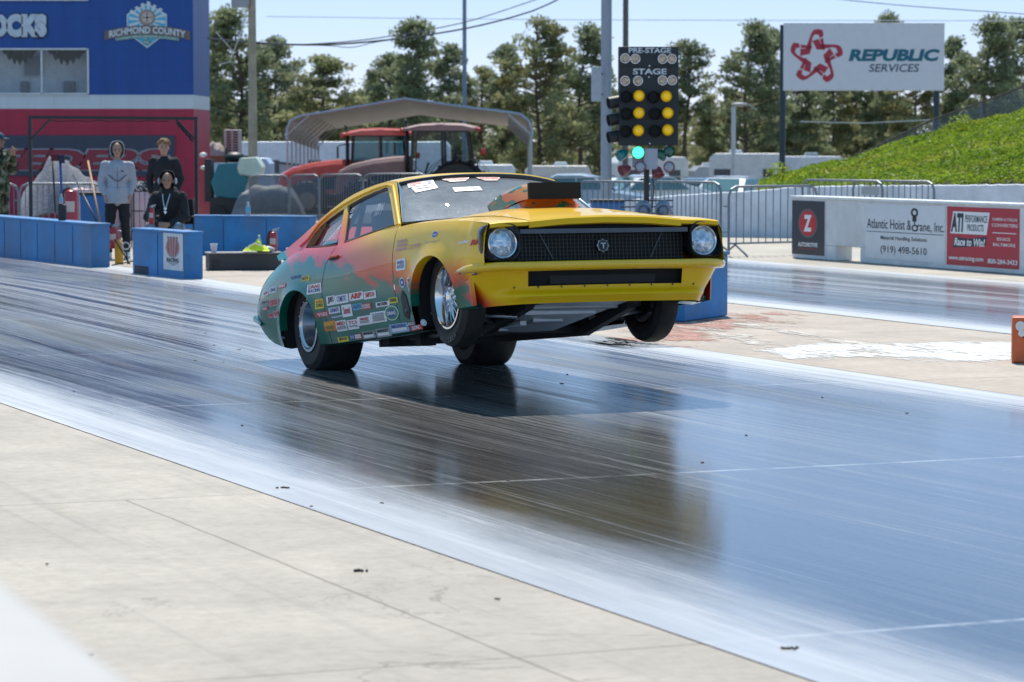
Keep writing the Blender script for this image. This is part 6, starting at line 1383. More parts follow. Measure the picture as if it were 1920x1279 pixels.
for px_, py_, sd in ((1196, 180, 0), (1196, 212, 0), (1195, 245, 0), (1247, 181, 0), (1250, 212, 0), (1250, 244, 0)):
    mb = MB(); mb.lathe([(0, .085), (.10, .088), (.10, .082), (.02, .078)], xf(px_, py_), (0, -1, 0), 24, 0)
    rr = []
    for k in range(13): a = R_(180*k/12); rr.append([xf(px_, py_)+Vector((.088*math.cos(a), -.02, .088*math.sin(a))), xf(px_, py_)+Vector((.092*math.cos(a), -.16-.05*math.sin(a)*0, .092*math.sin(a)))])
    lp = mb.build('lamp', TBLK, xt); mb = MB(); mb.lathe([(.05, .080), (.085, .06), (.105, .03), (.11, 0)], xf(px_, py_), (0, -1, 0), 24); mb.build('lens', AMB, lp)
    mb = MB(); mb.lathe([(0, .075), (.06, .085), (.10, .085)], xf(px_-24, py_+2), (0, -1, 0), 20); mb.lathe([(.02, .07), (.021, 0)], xf(px_-24, py_+2), (0, -1, 0), 16); mb.build('dark_socket', M('socket_black', (.006, .007, .008), .7), lp)
for py_ in (190, 222, 254): mb = MB(); mb.lathe([(0, .055), (-.02, .085), (.16, .088), (.17, .08), (.1, .07), (.1, 0)], Vector((-wX/2+.02, .0, xf(0, py_).z)), (-1, -.25, -.2), 18); mb.build('side_lamp', TBLK, xt)
GRN = M('green_lit', (.05, .85, .38), .3, emit=2.2, var=.02); GRD = M('green_dark', (.0, .10, .07), .3, coat=1); REDL = M('red_rim', (.22, .05, .06), .35); LENSW = M('grey_lens', (.35, .36, .42), .2, coat=1)
mb = MB(); mb.box(xf(1219, 298, -.06), (.20, .10, .30)); mb.box(xf(1205, 300, -.10), (.30, .04, .22)); mb.build('control_box', M('box_silver', (.42, .44, .50), .45), xt, bevel=.01)
for px_, py_, mt, ring, r_ in ((1195, 286, GRN, TBLK, .088), (1253, 284, GRD, TBLK, .080), (1199, 313, LENSW, REDL, .080), (1253, 313, LENSW, REDL, .080)):
    mb = MB(); mb.lathe([(-.06, .05), (-.02, r_), (.03, r_+.004), (.03, r_-.006)], xf(px_, py_), (0, -1, 0), 24); lp = mb.build('lamp', ring, xt)
    mb = MB(); mb.lathe([(.01, r_-.004), (.035, r_*.6), (.045, 0)], xf(px_, py_), (0, -1, 0), 24); mb.build('lens', mt, lp)
for px_, py_, mt, ax in ((1165, 290, M('teal_lens', (.0, .20, .20), .3, coat=1), (-1, -.4, -.5)), (1240, 290, GRD, (1, -.3, -.4)), (1170, 318, REDL, (-1, -.5, -.4)), (1233, 323, REDL, (.2, -.6, -1))):
    mb = MB(); mb.lathe([(-.10, .03), (-.04, .07), (.06, .085), (.06, .075), (.02, .05), (.02, 0)], xf(px_, py_, -.06), ax, 20); mb.build('lamp', mt, xt)
mb = MB(); mb.box((-.01, .03, .65), (.075, .075, 1.3)); mb.tube([(.06, 0, 1.35), (.09, 0, .9), (.05, 0, .5), (.1, 0, .1)], .01, 6); mb.build('pole', M('post_rust', (.05, .045, .045), .7), xt)
mb = MB()
for k in range(5): mb.box((-.01, 0, .42+.09*k), (.75, .06, .02))
mb.build('base_rack', DARKMETAL, xt)
for k, px_ in enumerate((1206, 1243)):
    q = P(px_, 393, 42.6); o_ = thing('floodlight', ['left', 'right'][k]+' one of two round grey floodlights at the base of the starting lights', 'floodlight', q); mb = MB(); mb.ell((0, 0, 0), (.115, .12, .135), 18, 12); mb.lathe([(-.1, .11), (-.13, .12), (-.135, .10)], (0, 0, 0), (0, 1, .2), 20); mb.build('shell', M('flood_grey', (.20, .24, .30), .35, .4), o_); mb = MB(); mb.box((0, 0, -.17), (.05, .05, .12)); mb.box((0, 0, -.24), (.16, .16, .04)); mb.tube([(0, 0, -.24), (0, 0, -q.z)], .015, 6); mb.build('stand', DARKMETAL, o_)
# ================================================================ CROWD BARRIERS
GALV = M('barrier_steel', (.20, .22, .25), .5, .5)
def gate(A, B, h, label, n=16, feet=True, z0=None, sheet_=None, group='steel crowd control barriers', r=.019, leaf=None):
    A = Vector(A); B = Vector(B); L = (Vector((B.x, B.y))-Vector((A.x, A.y))).length; ang = math.atan2(B.y-A.y, B.x-A.x)
    o_ = thing('crowd_barrier', label, 'barrier', A, ang, group); dz = (B.z-A.z)/L
    def z(x, zz): return zz+dz*x
    c_ = .13; fr = [(0, z(0, .02)), (0, z(0, h-c_)), (.04, z(0, h-.04)), (c_, z(c_, h)), (L-c_, z(L-c_, h)), (L-.04, z(L, h-.04)), (L, z(L, h-c_)), (L, z(L, .02))]
    mb = MB(); mb.tube([(x, 0, zz) for x, zz in fr], r, 8); mb.tube([(0, 0, z(0, .18)), (L, 0, z(L, .18))], r*.8, 8); mb.build('frame', GALV, o_)
    mb = MB()
    for k in range(1, n): x = L*k/n; mb.tube([(x, 0, z(x, .18)), (x, 0, z(x, h))], r*.42, 6)
    mb.build('bars', GALV, o_)
    if feet:
        for x in (.12, L-.12): mb = MB(); mb.tube([(x, -.28, z(x, .0)), (x, -.2, z(x, .05)), (x, 0, z(x, .16)), (x, .2, z(x, .05)), (x, .28, z(x, 0))], r*.8, 6); mb.build('foot', GALV, o_)
    for zz in (h*.35, h*.72): mb = MB(); mb.bar((-.09, 0, z(0, zz)), (.0, 0, z(0, zz)), .02, .02); mb.build('hook', GALV, o_)
    if sheet_: mb = MB(); mb.grid([[(0.02, .03, z(0, .2)), (L-.02, .03, z(L, .2))], [(.02, .03, z(0, h-.03)), (L-.02, .03, z(L, h-.03))]], 0, False); mb.build('screen_cloth', sheet_, o_)
    return o_
def gp(px, Y): q = P(px, 300, Y); return (q.x, Y, gz(Y))
gate(gp(1082, 47), gp(1222, 46), 1.0, 'steel crowd barrier left of the starting lights pole', 14)
gate(gp(1222, 45.4), gp(1352, 44.2), 1.02, 'steel crowd barrier right of the starting lights, above the headlight', 16)
gate(gp(1367, 42.9), gp(1532, 43.8), .98, 'steel crowd barrier standing open left of the black Z banner', 12)
gate(gp(1655, 47.6), gp(1505, 49.4), .99, 'steel crowd barrier behind the white wall nearest the Z banner', 14)
gate(gp(1752, 47.0), gp(1600, 48.4), .99, 'steel crowd barrier behind the crane company banner', 14)
CLOTH, t, p = newmat('dark_screen_cloth'); p.inputs['Base Color'].default_value = (.07, .09, .13, 1); p.inputs['Roughness'].default_value = .8; p.inputs['Alpha'].default_value = .38
for k, (a, b, Ya, Yb, nm) in enumerate(((468, 541, 69, 69, 'in front of the tarp covered machine'), (543, 598, 68.5, 68, 'in front of the orange tractor wheel'), (600, 680, 67.5, 67, 'just above the race car rear window'), (682, 800, 66.5, 66, 'between the race car roof and the dusty tractor'))):
    gate(gp(a, Ya), gp(b, Yb), 1.08, 'screened steel barrier '+nm, 18, sheet_=CLOTH, r=.02)
for k, (a, b, Ya, nm) in enumerate(((-90, 34, 48, 'at the left edge behind the man in camouflage'), (36, 190, 48.2, 'behind the large red fire extinguisher'), (192, 330, 48.4, 'behind the people in hoodies'))):
    gate(gp(a, Ya), gp(b, Ya+.2), .94, 'steel crowd barrier '+nm, 14, r=.02)
# pinkish cloth / stacked white water barrels behind the barriers on the left
for k, (px_, w_) in enumerate(((150, .5), (205, .4), (258, .5))):
    o_ = inst('barrel', ['pale pink barrel behind the large red extinguisher', 'pale pink barrel behind the blue bin', 'pale barrel behind the man in the grey jacket'][k], 'barrel', px_, 50, 0, 'pale barrels behind the left barriers'); mb = MB(); mb.lathe([(0, 0), (0, w_*.45), (.05, w_*.5), (.3, w_*.48), (.34, w_*.5), (.62, w_*.48), (.66, w_*.5), (.82, w_*.45), (.86, 0)], (0, 0, 0), (0, 0, 1), 24); mb.build('drum', M('pale_pink_plastic', (.55, .38, .42), .6, dirt=.2), o_, sharp=50); mb = MB(); mb.lathe([(0, .05), (.02, .05), (.02, 0)], (.1, 0, .85), (0, 0, 1), 10); mb.build('bung', WHITE, o_)
for (px_, Y_, sz, h_, lb) in ((1139, 50, (.52, .5), .62, 'blue bin behind the crowd barrier left of the starting lights'), (180, 46.5, (.42, .42), .80, 'blue bin with black rim behind the left barrier wall'), (955, 88, (.62, .5), .9, 'blue crate standing at the right end of the carport'), (1560, 49.3, (.0, .0), 0, '')):
    if not lb: continue
    o_ = inst('bin', lb, 'bin', px_, Y_); mb = MB(); a, b = sz; mb.box((0, 0, h_/2), (a, b, h_), taper=1.06); mb.build('tub', M('bin_blue', (.02, .13, .36), .45, dirt=.15), o_, bevel=.02); mb = MB(); mb.box((0, 0, h_+.02), (a*1.1, b*1.1, .045)); mb.build('rim', TBLK, o_, bevel=.01)
    if px_ == 1139: 
        mb = MB(); mb.box((-.12, -.262, .47), (.1, .01, .05)); mb.box((0, -.262, .4), (.3, .01, .02)); mb.build('label', INKC, o_)
o_ = thing('panel', 'small grey rectangular plate hung on the farther steel barrier', 'plate', P(1632, 358, 47.4)); mb = MB(); mb.box((0, 0, 0), (.28, .015, .13)); mb.build('plate', GREYP, o_, bevel=.003); mb = MB(); mb.box((0, .01, .07), (.2, .03, .02)); mb.build('clip', STEEL, o_)
# ================================================================ STEEL GANTRY
GYY = 46.0; xa, xb = P(57, 300, GYY).x, P(360, 300, GYY-.6).x; zt = P(200, 223, GYY).z
gn = thing('gantry', 'black square steel gantry frame with hanging cables over the crew area', 'frame', (xa, GYY, 0)); LL = xb-xa
mb = MB(); mb.bar((0, 0, 0), (0, 0, zt), .05, .05); mb.build('post', BLACK, gn); mb = MB(); mb.bar((LL, 0, 0), (LL, 0, zt-.02), .05, .05); mb.build('post', BLACK, gn)
mb = MB(); mb.bar((-.02, 0, zt+.026), (LL+.03, 0, zt+.006), .055, .05); mb.build('top_beam', BLACK, gn)
for x0_, x1_ in ((0.02, .30), (LL-.02, LL-.30)): mb = MB(); mb.bar((x0_, 0, zt-.30), (x1_, 0, zt-.01), .03, .03); mb.build('brace', BLACK, gn)
mb = MB(); mb.tube([(.3+LL*.06*k, -.03, zt-.02-.02*abs(math.sin(k*1.9))) for k in range(13)], .008, 6); mb.tube([(LL-.28+.03*k, -.035, zt-.05-.035*k-.02*(k % 2)) for k in range(9)], .022, 6); mb.build('cable', M('cable_black', (.01, .01, .012), .6), gn)
# ================================================================ SMALL EQUIPMENT
def ext(px, py, Y, h, r_, label, parent_z=None, big=False):
    q = P(px, py, Y); o_ = thing('fire_extinguisher', label, 'fire extinguisher', q); mb = MB()
    mb.lathe([(0, 0), (0, r_*.9), (.01, r_), (h*.78, r_), (h*.84, r_*.85), (h*.88, r_*.4), (h*.88, 0)], (0, 0, 0), (0, 0, 1), 20); mb.build('cylinder', M('extinguisher_red', (.38, .012, .02), .3, coat=.6), o_)
    mb = MB(); mb.lathe([(h*.86, .018), (h*.93, .022), (h*.95, .0)], (0, 0, 0), (0, 0, 1), 12); mb.bar((-.02, 0, h*.94), (r_*1.5, 0, h*1.02), .02, .012); mb.bar((-.02, 0, h*.94), (r_*1.3, 0, h*.93), .02, .01); mb.build('valve', STEEL, o_)
    mb = MB(); mb.tube([(0, 0, h*.92), (-r_*.9, -.02, h*.86), (-r_*1.15, -.03, h*.6), (-r_*1.1, -.04, h*.3)], .011 if not big else .018, 6); mb.build('hose', RUBBER, o_)
    mb = MB(); rr = []
    for k in range(7): a = R_(-130+80*k/6); rr.append([(math.cos(a)*(r_+.002), math.sin(a)*(r_+.002), h*.35), (math.cos(a)*(r_+.002), math.sin(a)*(r_+.002), h*.6)])
    mb.grid(rr, 0, True); mb.build('label_band', M('label_cream', (.55, .45, .42), .5) , o_)
    return o_
ext(133, 425, 44.6, .62, .105, 'large dark red fire extinguisher behind the long blue barrier', big=True)
ext(284, 421, 37.0, .235, .036, 'small bright red fire extinguisher standing on the short blue block')
ext(512, 474, 38.9, .31, .055, 'dark red fire extinguisher standing on the low black box')
ext(212, 466, 42.0, .34, .07, 'red cylinder beside the legs of the man in grey')
# black box with bottle on the long wall
WT = .568
q = P(116, 411, 40.7); o_ = thing('black_box', 'small black box perched on the long blue barrier', 'box', (q.x, 40.75, WT)); mb = MB(); mb.box((0, 0, .105), (.10, .12, .21)); mb.build('box_body', BLACK, o_, bevel=.01); mb = MB(); mb.box((-.02, -.02, .215), (.06, .06, .012)); mb.build('box_lid', DARKMETAL, o_)
def bottle(loc, label, h=.2, r_=.032):
    o_ = thing('water_bottle', label, 'bottle', loc); mb = MB(); mb.lathe([(0, 0), (0, r_), (h*.25, r_*.95), (h*.3, r_), (h*.65, r_), (h*.82, r_*.45), (h*.9, r_*.4), (h*.9, 0)], (0, 0, 0), (0, 0, 1), 16); mb.build('bottle_body', M('bottle_plastic', (.45, .58, .68), .12, coat=1, trans=.5), o_); mb = MB(); mb.lathe([(h*.9, r_*.45), (h, r_*.45), (h, 0)], (0, 0, 0), (0, 0, 1), 12); mb.build('cap', WHITE, o_); mb = MB(); mb.lathe([(h*.33, r_*1.02), (h*.6, r_*1.02)], (0, 0, 0), (0, 0, 1), 16); mb.build('wrapper', INKC, o_)
bottle((q.x-.01, 40.75, WT+.22), 'water bottle standing on the small black box', .13, .026)
bottle((P(465, 404, 43.4).x, 43.42, .565), 'clear water bottle on top of the back blue barrier', .19, .034)
# low black box with things on it
BXA = G(395, 507); bx = thing('equipment_box', 'low long black box on the ground by the back blue barrier', 'box', (BXA.x, BXA.y, 0), R_(12)); bh = .205
mb = MB(); mb.box((.44, .2, bh/2), (.92, .40, bh)); mb.build('case', M('case_dark', (.045, .045, .05), .6, dirt=.15), bx, bevel=.01); mb = MB(); mb.box((.44, .2, bh+.008), (.95, .43, .018)); mb.build('lid', M('case_lid', (.24, .23, .23), .6, dirt=.2), bx, bevel=.004); mb = MB(); mb.box((.07, -.004, .09), (.09, .012, .08)); mb.build('vent', BLACK, bx)
q = G(524, 503); o_ = thing('equipment_box', 'second dark box touching the right end of the low black box', 'box', (q.x+.12, q.y+.6, 0), R_(12)); mb = MB(); mb.box((.2, 0, .11), (.5, .3, .22)); mb.build('case', M('case_dark', (.045, .045, .05)), o_, bevel=.01); mb = MB(); mb.box((.2, 0, .228), (.52, .32, .015)); mb.build('lid', WHITE, o_)
def oncase(px, dy=0): q = P(px, 478, 38.45+dy); return (q.x, 38.45+dy, bh+.018)
o_ = thing('cup', 'white paper cup near the left end of the low black box', 'cup', oncase(401)); mb = MB(); mb.lathe([(0, 0), (0, .032), (.105, .046), (.108, .043), (.02, .03)], (0, 0, 0), (0, 0, 1), 20); mb.build('cup_body', M('cup_white', (.62, .58, .66), .6), o_); mb = MB(); mb.lathe([(.1, .044), (.108, .048), (.112, .044)], (0, 0, 0), (0, 0, 1), 20); mb.build('rim', WHITE, o_)
o_ = thing('hi_vis_vest', 'crumpled yellow high visibility vest lying on the black box', 'vest', oncase(481)); mb = MB(); rows_ = []
for i in range(15):
    rows_.append([])
    for j in range(15):
        u, v = i/7-1, j/7-1; r_ = min(1, math.hypot(u, v)); rows_[-1].append((u*.17+.02*noise.noise(Vector((u*3, v*3, 1))), v*.12, max(.0, .02+.12*(1-r_**2)*(.8+1.0*noise.noise(Vector((u*2.6, v*2.6, 3)))))+.02*noise.noise(Vector((u*7, v*7, 9)))))
mb.grid(rows_, 0, True); mb.build('cloth', M('hi_vis_yellow', (.62, .72, .03), .7, var=.25), o_); mb = MB(); mb.tube([(-.12, -.09, .05), (-.02, -.1, .12), (.1, -.09, .08)], .009, 5); mb.build('reflective_strip', WHITE, o_)
o_ = thing('tool_bag', 'small grey bag under the yellow vest on the black box', 'bag', oncase(497, .1)); mb = MB(); mb.ell((0, 0, .035), (.13, .09, .045)); mb.build('bag_body', GREYP, o_); mb = MB(); mb.tube([(-.05, 0, .07), (0, 0, .11), (.05, 0, .07)], .006, 5); mb.build('bag_strap', BLACK, o_)
bottle((oncase(486, .12)[0], 38.57, bh+.018), 'clear bottle just behind the yellow vest', .22, .03)
# broom, squeegee, poles leaning by the crew
def stick_(p0, p1, r_, m, label, name, cat, head=None):
    a = Vector(p0); o_ = thing(name, label, cat, a); mb = MB(); mb.tube([(0, 0, 0), Vector(p1)-a], r_, 8); mb.build('handle', m, o_)
    if head: mb = MB(); mb.box(head[0], head[1]); mb.build('head', head[2], o_)
stick_(P(192, 440, 42.6), P(165, 302, 44.0), .014, M('handle_wood', (.38, .22, .10), .6), 'broom with a light wooden handle leaning beside the blue bin', 'broom', 'broom', ((0, 0, -.12), (.12, .3, .12), M('bristle', (.12, .09, .05), .9)))
stick_(P(190, 432, 42.2), P(137, 327, 43.6), .013, BLACK, 'black pole with a dark grip leaning in front of the broom', 'squeegee', 'pole', ((0, 0, -.1), (.05, .35, .05), RUBBER))
stick_(P(117, 400, 45), P(113, 300, 45), .018, M('handle_blue', (.01, .08, .28), .5), 'upright blue pole behind the large extinguisher', 'mop', 'pole', ((0, 0, .8), (.08, .08, .12), M('cloth_navy', (.02, .03, .07), .9)))
stick_(P(104, 400, 45), P(98, 292, 45.2), .014, BLACK, 'thin upright black pole beside the upright blue pole', 'pole', 'pole', ((0, 0, .82), (.1, .1, .1), M('cloth_maroon', (.10, .02, .03), .9)))
q = G(216, 497, 0); o_ = thing('fuel_can', 'yellow jug on the ground between the two blue barriers', 'jug', (q.x, q.y+.4, 0)); mb = MB(); mb.lathe([(0, 0), (0, .058), (.2, .058), (.26, .05), (.30, .02), (.32, .02), (.32, 0)], (0, 0, 0), (0, 0, 1), 16); mb.build('jug_body', M('jug_yellow', (.70, .34, .02), .4), o_); mb = MB(); mb.tube([(.03, 0, .30), (.09, 0, .28), (.08, 0, .2)], .01, 6); mb.build('jug_handle', BLACK, o_)
q = G(228, 500, 0); o_ = thing('light_stand', 'small black tripod stand between the two blue barriers', 'stand', (q.x, q.y+.25, 0)); mb = MB(); mb.tube([(-.12, 0, .35), (.08, -.02, .02)], .01, 6); mb.tube([(.05, 0, .02), (.02, 0, .30)], .01, 6); mb.tube([(-.15, -.1, .01), (.12, 0, .06), (.18, .1, .01)], .009, 6); mb.build('leg', BLACK, o_); mb = MB(); mb.lathe([(0, .05), (.01, .055), (.01, .04), (0, .035)], (.03, -.02, .26), (0, -1, 0), 16); mb.build('ring', STEEL, o_)
# wire rack with cables behind the crew
o_ = inst('wire_rack', 'black wire rack heaped with cables between the standing people', 'rack', 267, 46.6); mb = MB()
for x in (-.16, .16):
    for y in (-.12, .12): mb.tube([(x, y, 0), (x, y, .95)], .01, 6)
for z in (.25, .55, .85): 
    for y in (-.12, .12): mb.tube([(-.16, y, z), (.16, y, z)], .008, 6)
    for k in range(5): mb.tube([(-.16+k*.08, -.12, z), (-.16+k*.08, .12, z)], .005, 5)
mb.build('frame', BLACK, o_); rr_ = random.Random(9)
for k, mt in enumerate((BLACK, WHITE)):
    mb = MB()
    for i in range(7): mb.tube([(rr_.uniform(-.17, .17), rr_.uniform(-.14, .05), rr_.uniform(.84, 1.03)) for _ in range(7)], .008, 5)
    mb.build('cable', mt, o_)
# folding chair under the seated man
SX = P(322, 400, 40.6).x; SY = 40.6
ch = thing('folding_chair', 'black folding chair under the seated man in the black hoodie', 'chair', (SX+.05, SY, 0)); mb = MB(); mb.box((0, 0, .43), (.46, .42, .04)); mb.build('seat', BLACK, ch, bevel=.01); mb = MB(); mb.box((0, .22, .68), (.46, .03, .34)); mb.build('backrest', M('fabric_black', (.015, .016, .02), .9), ch, bevel=.01)
for x in (-.22, .22):
    for y in (-.2, .2): mb = MB(); mb.tube([(x, y, 0), (x, y, .43 if y < 0 else .86)], .012, 6); mb.build('leg', DARKMETAL, ch)
mb = MB()
for x in (-.24, .24): mb.bar((x, -.2, .62), (x, .22, .62), .035, .02)
mb.build('armrest', BLACK, ch)
# ================================================================ PEOPLE
SKIN = [M('skin_light', (.50, .27, .19), .5, var=.08), M('skin_tan', (.42, .23, .16), .5, var=.08), M('skin_brown', (.34, .19, .13), .5, var=.08)]
def remesh(o, vox, sm_=3):
    m = o.modifiers.new('remesh', 'REMESH'); m.mode = 'VOXEL'; m.voxel_size = vox; m.use_smooth_shade = True
    s = o.modifiers.new('smooth', 'SMOOTH'); s.iterations = sm_; s.factor = .5
def limb(mb, pts, rs):
    mb.tube(pts, rs, 12); 
    for p_, r_ in zip(pts, rs): mb.ell(p_, (r_, r_, r_), 12, 8)
def head_(mb, c, s, face=(0, -1)):           # c = centre, face points toward -y by default
    c = Vector(c); fx_, fy_ = face; rot = Matrix.Rotation(math.atan2(fx_, -fy_)*1.0, 3, 'Z')
    def T(v): return c+rot @ (Vector(v)*s)
    mb.ell(T((0, .01, .02)), (.078*s, .098*s, .105*s), 16, 12, rot=rot); mb.ell(T((0, -.03, -.055)), (.055*s, .06*s, .055*s), 12, 8, rot=rot)   # skull, jaw
    mb.ell(T((0, -.102, -.012)), (.013*s, .02*s, .026*s), 8, 6, rot=rot); mb.ell(T((0, -.072, .02)), (.06*s, .03*s, .018*s), 10, 6, rot=rot); mb.ell(T((0, -.082, -.058)), (.026*s, .018*s, .012*s), 8, 6, rot=rot); mb.ell(T((0, -.068, -.092)), (.028*s, .024*s, .02*s), 8, 6, rot=rot)
    for sx_ in (-1, 1): mb.ell(T((sx_*.079, .012, -.005)), (.012*s, .02*s, .032*s), 8, 6, rot=rot); mb.ell(T((sx_*.042, -.062, -.02)), (.024*s, .022*s, .024*s), 8, 6, rot=rot)
    return T, rot
def face_parts(parent, T, rot, s, skin_dark, hair=None):
    mb = MB()
    for sx_ in (-1, 1): mb.ell(T((sx_*.031, -.088, .002)), (.013*s, .008*s, .007*s), 8, 6, rot=rot)
    mb.build('eye', M('eye_dark', (.03, .025, .025), .3), parent)
    mb = MB()
    for sx_ in (-1, 1): mb.ell(T((sx_*.032, -.096, .026)), (.020*s, .008*s, .005*s), 8, 6, rot=rot)
    mb.build('eyebrow', hair or M('brow_brown', (.06, .04, .03), .8), parent)
    mb = MB(); mb.ell(T((0, -.098, -.056)), (.022*s, .007*s, .006*s), 8, 6, rot=rot); mb.build('mouth', M('lip', (.30, .12, .10), .5), parent)
def hand_(mb, w_, d, s=1.0, curl=.5, side=1):
    w_ = Vector(w_); d = Vector(d).normalized(); sd = d.cross(Vector((0, 1, 0.2))).normalized()*side; nr = sd.cross(d)
    mb.ell(w_+d*.045*s, (.028*s, .028*s, .045*s)); limb(mb, [w_, w_+d*.08*s], [.026*s, .030*s])
    for k, L_ in enumerate((.062, .072, .068, .052)):
        b = w_+d*.085*s+sd*(k-1.5)*.017*s; limb(mb, [b, b+d*L_*.5*s+nr*L_*curl*.25*s, b+d*L_*.8*s+nr*L_*curl*.8*s], [.0092*s, .0088*s, .0078*s])
    b = w_+d*.03*s-sd*.03*s; limb(mb, [b, b+(d-sd*.7).normalized()*.035*s, b+(d*1.2-sd*.3).normalized()*.062*s], [.011*s, .0105*s, .009*s])
def person(loc, H_, label, top, pants, skin, pose, rz=0.0, hood=False, face=(0, -1)):
    s = H_/1.75; root = thing('person', label, 'person', loc, rz); V = lambda *a: Vector(a)*s
    if pose == 'sit':
        hip = .50; lean = -.10
        J = dict(pel=V(0, 0, hip), chest=V(0, lean-.05, hip+.36), neck=V(0, lean-.08, hip+.50), head=V(.0, lean-.14, hip+.66))
        legs = [[V(sx_*.09, 0, hip), V(sx_*.20, -.42, hip+.02), V(sx_*.18, -.45, .08)] for sx_ in (-1, 1)]
        arms = [[V(sx_*.185, lean-.05, hip+.43), V(sx_*.27, lean-.18, hip+.15), V(sx_*.07, lean-.34, hip+.06)] for sx_ in (-1, 1)]
    else:
        J = dict(pel=V(0, 0, .93), chest=V(0, 0, 1.26), neck=V(0, .01, 1.47), head=V(0, -.015, 1.635))
        legs = [[V(sx_*.09, 0, .92), V(sx_*.115, -.03, .50), V(sx_*.14, 0, .09)] for sx_ in (-1, 1)]
        if pose == 'pockets': arms = [[V(sx_*.18, 0, 1.40), V(sx_*.235, .03, 1.15), V(sx_*.19, -.05, .97)] for sx_ in (-1, 1)]
        elif pose == 'behind': arms = [[V(sx_*.175, 0, 1.41), V(sx_*.25, .05, 1.13), V(sx_*.20, -.03, .90)] for sx_ in (-1, 1)]
        else: arms = [[V(sx_*.185, 0, 1.41), V(sx_*.24, -.10, 1.16), V(sx_*.05, -.26, 1.42)] for sx_ in (-1, 1)]
    mb = MB(); T, rot = head_(mb, J['head'], s*1.0, face); limb(mb, [J['chest'], J['neck'], J['head']-V(0, 0, .06)], [.08*s, .052*s, .05*s])
    mb.ell(J['chest'], (.15*s, .095*s, .17*s), 16, 10); mb.ell(J['pel'], (.14*s, .10*s, .12*s), 14, 8); limb(mb, [J['pel'], J['chest']], [.11*s, .12*s])
    for L_ in legs: limb(mb, L_, [.08*s, .055*s, .04*s]); mb.ell(L_[2]+V(0, -.06, -.045), (.045*s, .12*s, .035*s), 12, 8)
    for i, A_ in enumerate(arms): limb(mb, [J['chest']+V(0, 0, .12)]+A_, [.07*s, .052*s, .038*s, .028*s]); hand_(mb, A_[2], (A_[2]-A_[1])+Vector((0, 0, -.02)), s, .7, 1 if i else -1)
    bd = mb.build('body', SKIN[skin], root); remesh(bd, .008*s, 2); face_parts(root, T, rot, s, None)
    # jacket with sleeves, hem and collar
    mb = MB(); c_ = J['chest']; p_ = J['pel']; mb.ell(c_+V(0, 0, .01), (.185*s, .125*s, .20*s), 18, 12); limb(mb, [p_+V(0, 0, .0 if pose != 'sit' else .04), p_.lerp(c_, .5), c_+V(0, 0, .08)], [.150*s, .155*s, .16*s])
    hz_ = p_+V(0, 0, -.10 if pose != 'sit' else -.02); mb.lathe([(0, 0), (0, .182*s), (.04*s, .186*s), (.12*s, .182*s), (.24*s, .170*s), (.22*s, 0)], hz_, (0, 0, 1), 24)
    limb(mb, [arms[0][0], J['neck']-V(0, 0, .07), arms[1][0]], [.078*s, .085*s, .078*s]); limb(mb, [J['neck']-V(0, 0, .09), J['neck']-V(0, 0, .015)], [.09*s, .075*s])
    for A_ in arms: e = A_[1].lerp(A_[2], .88); limb(mb, [A_[0], A_[0].lerp(A_[1], .5), A_[1], A_[1].lerp(A_[2], .5), e], [.082*s, .073*s, .066*s, .060*s, .048*s])
    if hood == 'down': limb(mb, [J['neck']+V(-.08, .02, -.03), J['neck']+V(-.05, .10, 0), J['neck']+V(.05, .10, 0), J['neck']+V(.08, .02, -.03)], [.045*s]*4)
    jk = mb.build('jacket', top, root); remesh(jk, .011*s, 3)
    dm = bpy.data.textures.get('folds') or bpy.data.textures.new('folds', 'CLOUDS'); dm.noise_scale = .11
    dd = jk.modifiers.new('folds', 'DISPLACE'); dd.texture = dm; dd.strength = .030; dd.mid_level = .5
    if hood == 'up':
        hc = J['head']; mb = MB(); n_ = 14; rows_ = []
        for j in range(9):
            ph = math.pi*(.0+.98*j/8); rows_.append([])
            for i in range(n_+1):
                a = math.pi*(-.08+1.16*i/n_); x_ = math.cos(a)*.118; y_ = math.sin(a)*.135; zz = math.cos(ph); rr_2 = math.sin(ph)**.6
                rows_[-1].append(T((x_*rr_2, y_*rr_2-.012, .008+zz*.142)))
        mb.grid(rows_, 0, True); hd2 = mb.build('hood', top, root); sd_ = hd2.modifiers.new('solid', 'SOLIDIFY'); sd_.thickness = .014*s; sb = hd2.modifiers.new('sub', 'SUBSURF'); sb.levels = sb.render_levels = 1
    # trousers and shoes
    mb = MB(); mb.ell(p_+V(0, 0, -.01), (.140*s, .11*s, .10*s), 16, 10)
    for L_ in legs: limb(mb, [p_.lerp(L_[0], .9), L_[0].lerp(L_[1], .5), L_[1], L_[1].lerp(L_[2], .5), L_[2]+V(0, 0, .02)], [.098*s, .092*s, .074*s, .062*s, .055*s])
    tr_ = mb.build('trousers', pants, root); remesh(tr_, .011*s, 3); dd = tr_.modifiers.new('folds', 'DISPLACE'); dd.texture = dm; dd.strength = .025; dd.mid_level = .5
    for L_ in legs: mb = MB(); mb.ell(L_[2]+V(0, -.065, -.04), (.052*s, .14*s, .045*s), 14, 8); mb.box(L_[2]+V(0, -.065, -.078), (.095*s, .27*s, .022*s)); mb.build('shoe', BLACK if skin != 1 else WHITE, root)
    return root, J, T, rot, s, arms
def muffs(root, T, s, m, band=True):
    mb = MB()
    for sx_ in (-1, 1): mb.ell(T((sx_*.112, .01, -.005)), (.026*s, .038*s, .045*s), 12, 8)
    if band: mb.tube([T((.112*math.cos(a), .01, .155*math.sin(a))) for a in [math.pi*k/12 for k in range(13)]], .009*s, 6)
    mb.build('ear_defenders', m, root)
BLKF = M('fabric_black2', (.012, .013, .018), .85, var=.3, scale=12)
q = P(221, 475, 42.3)
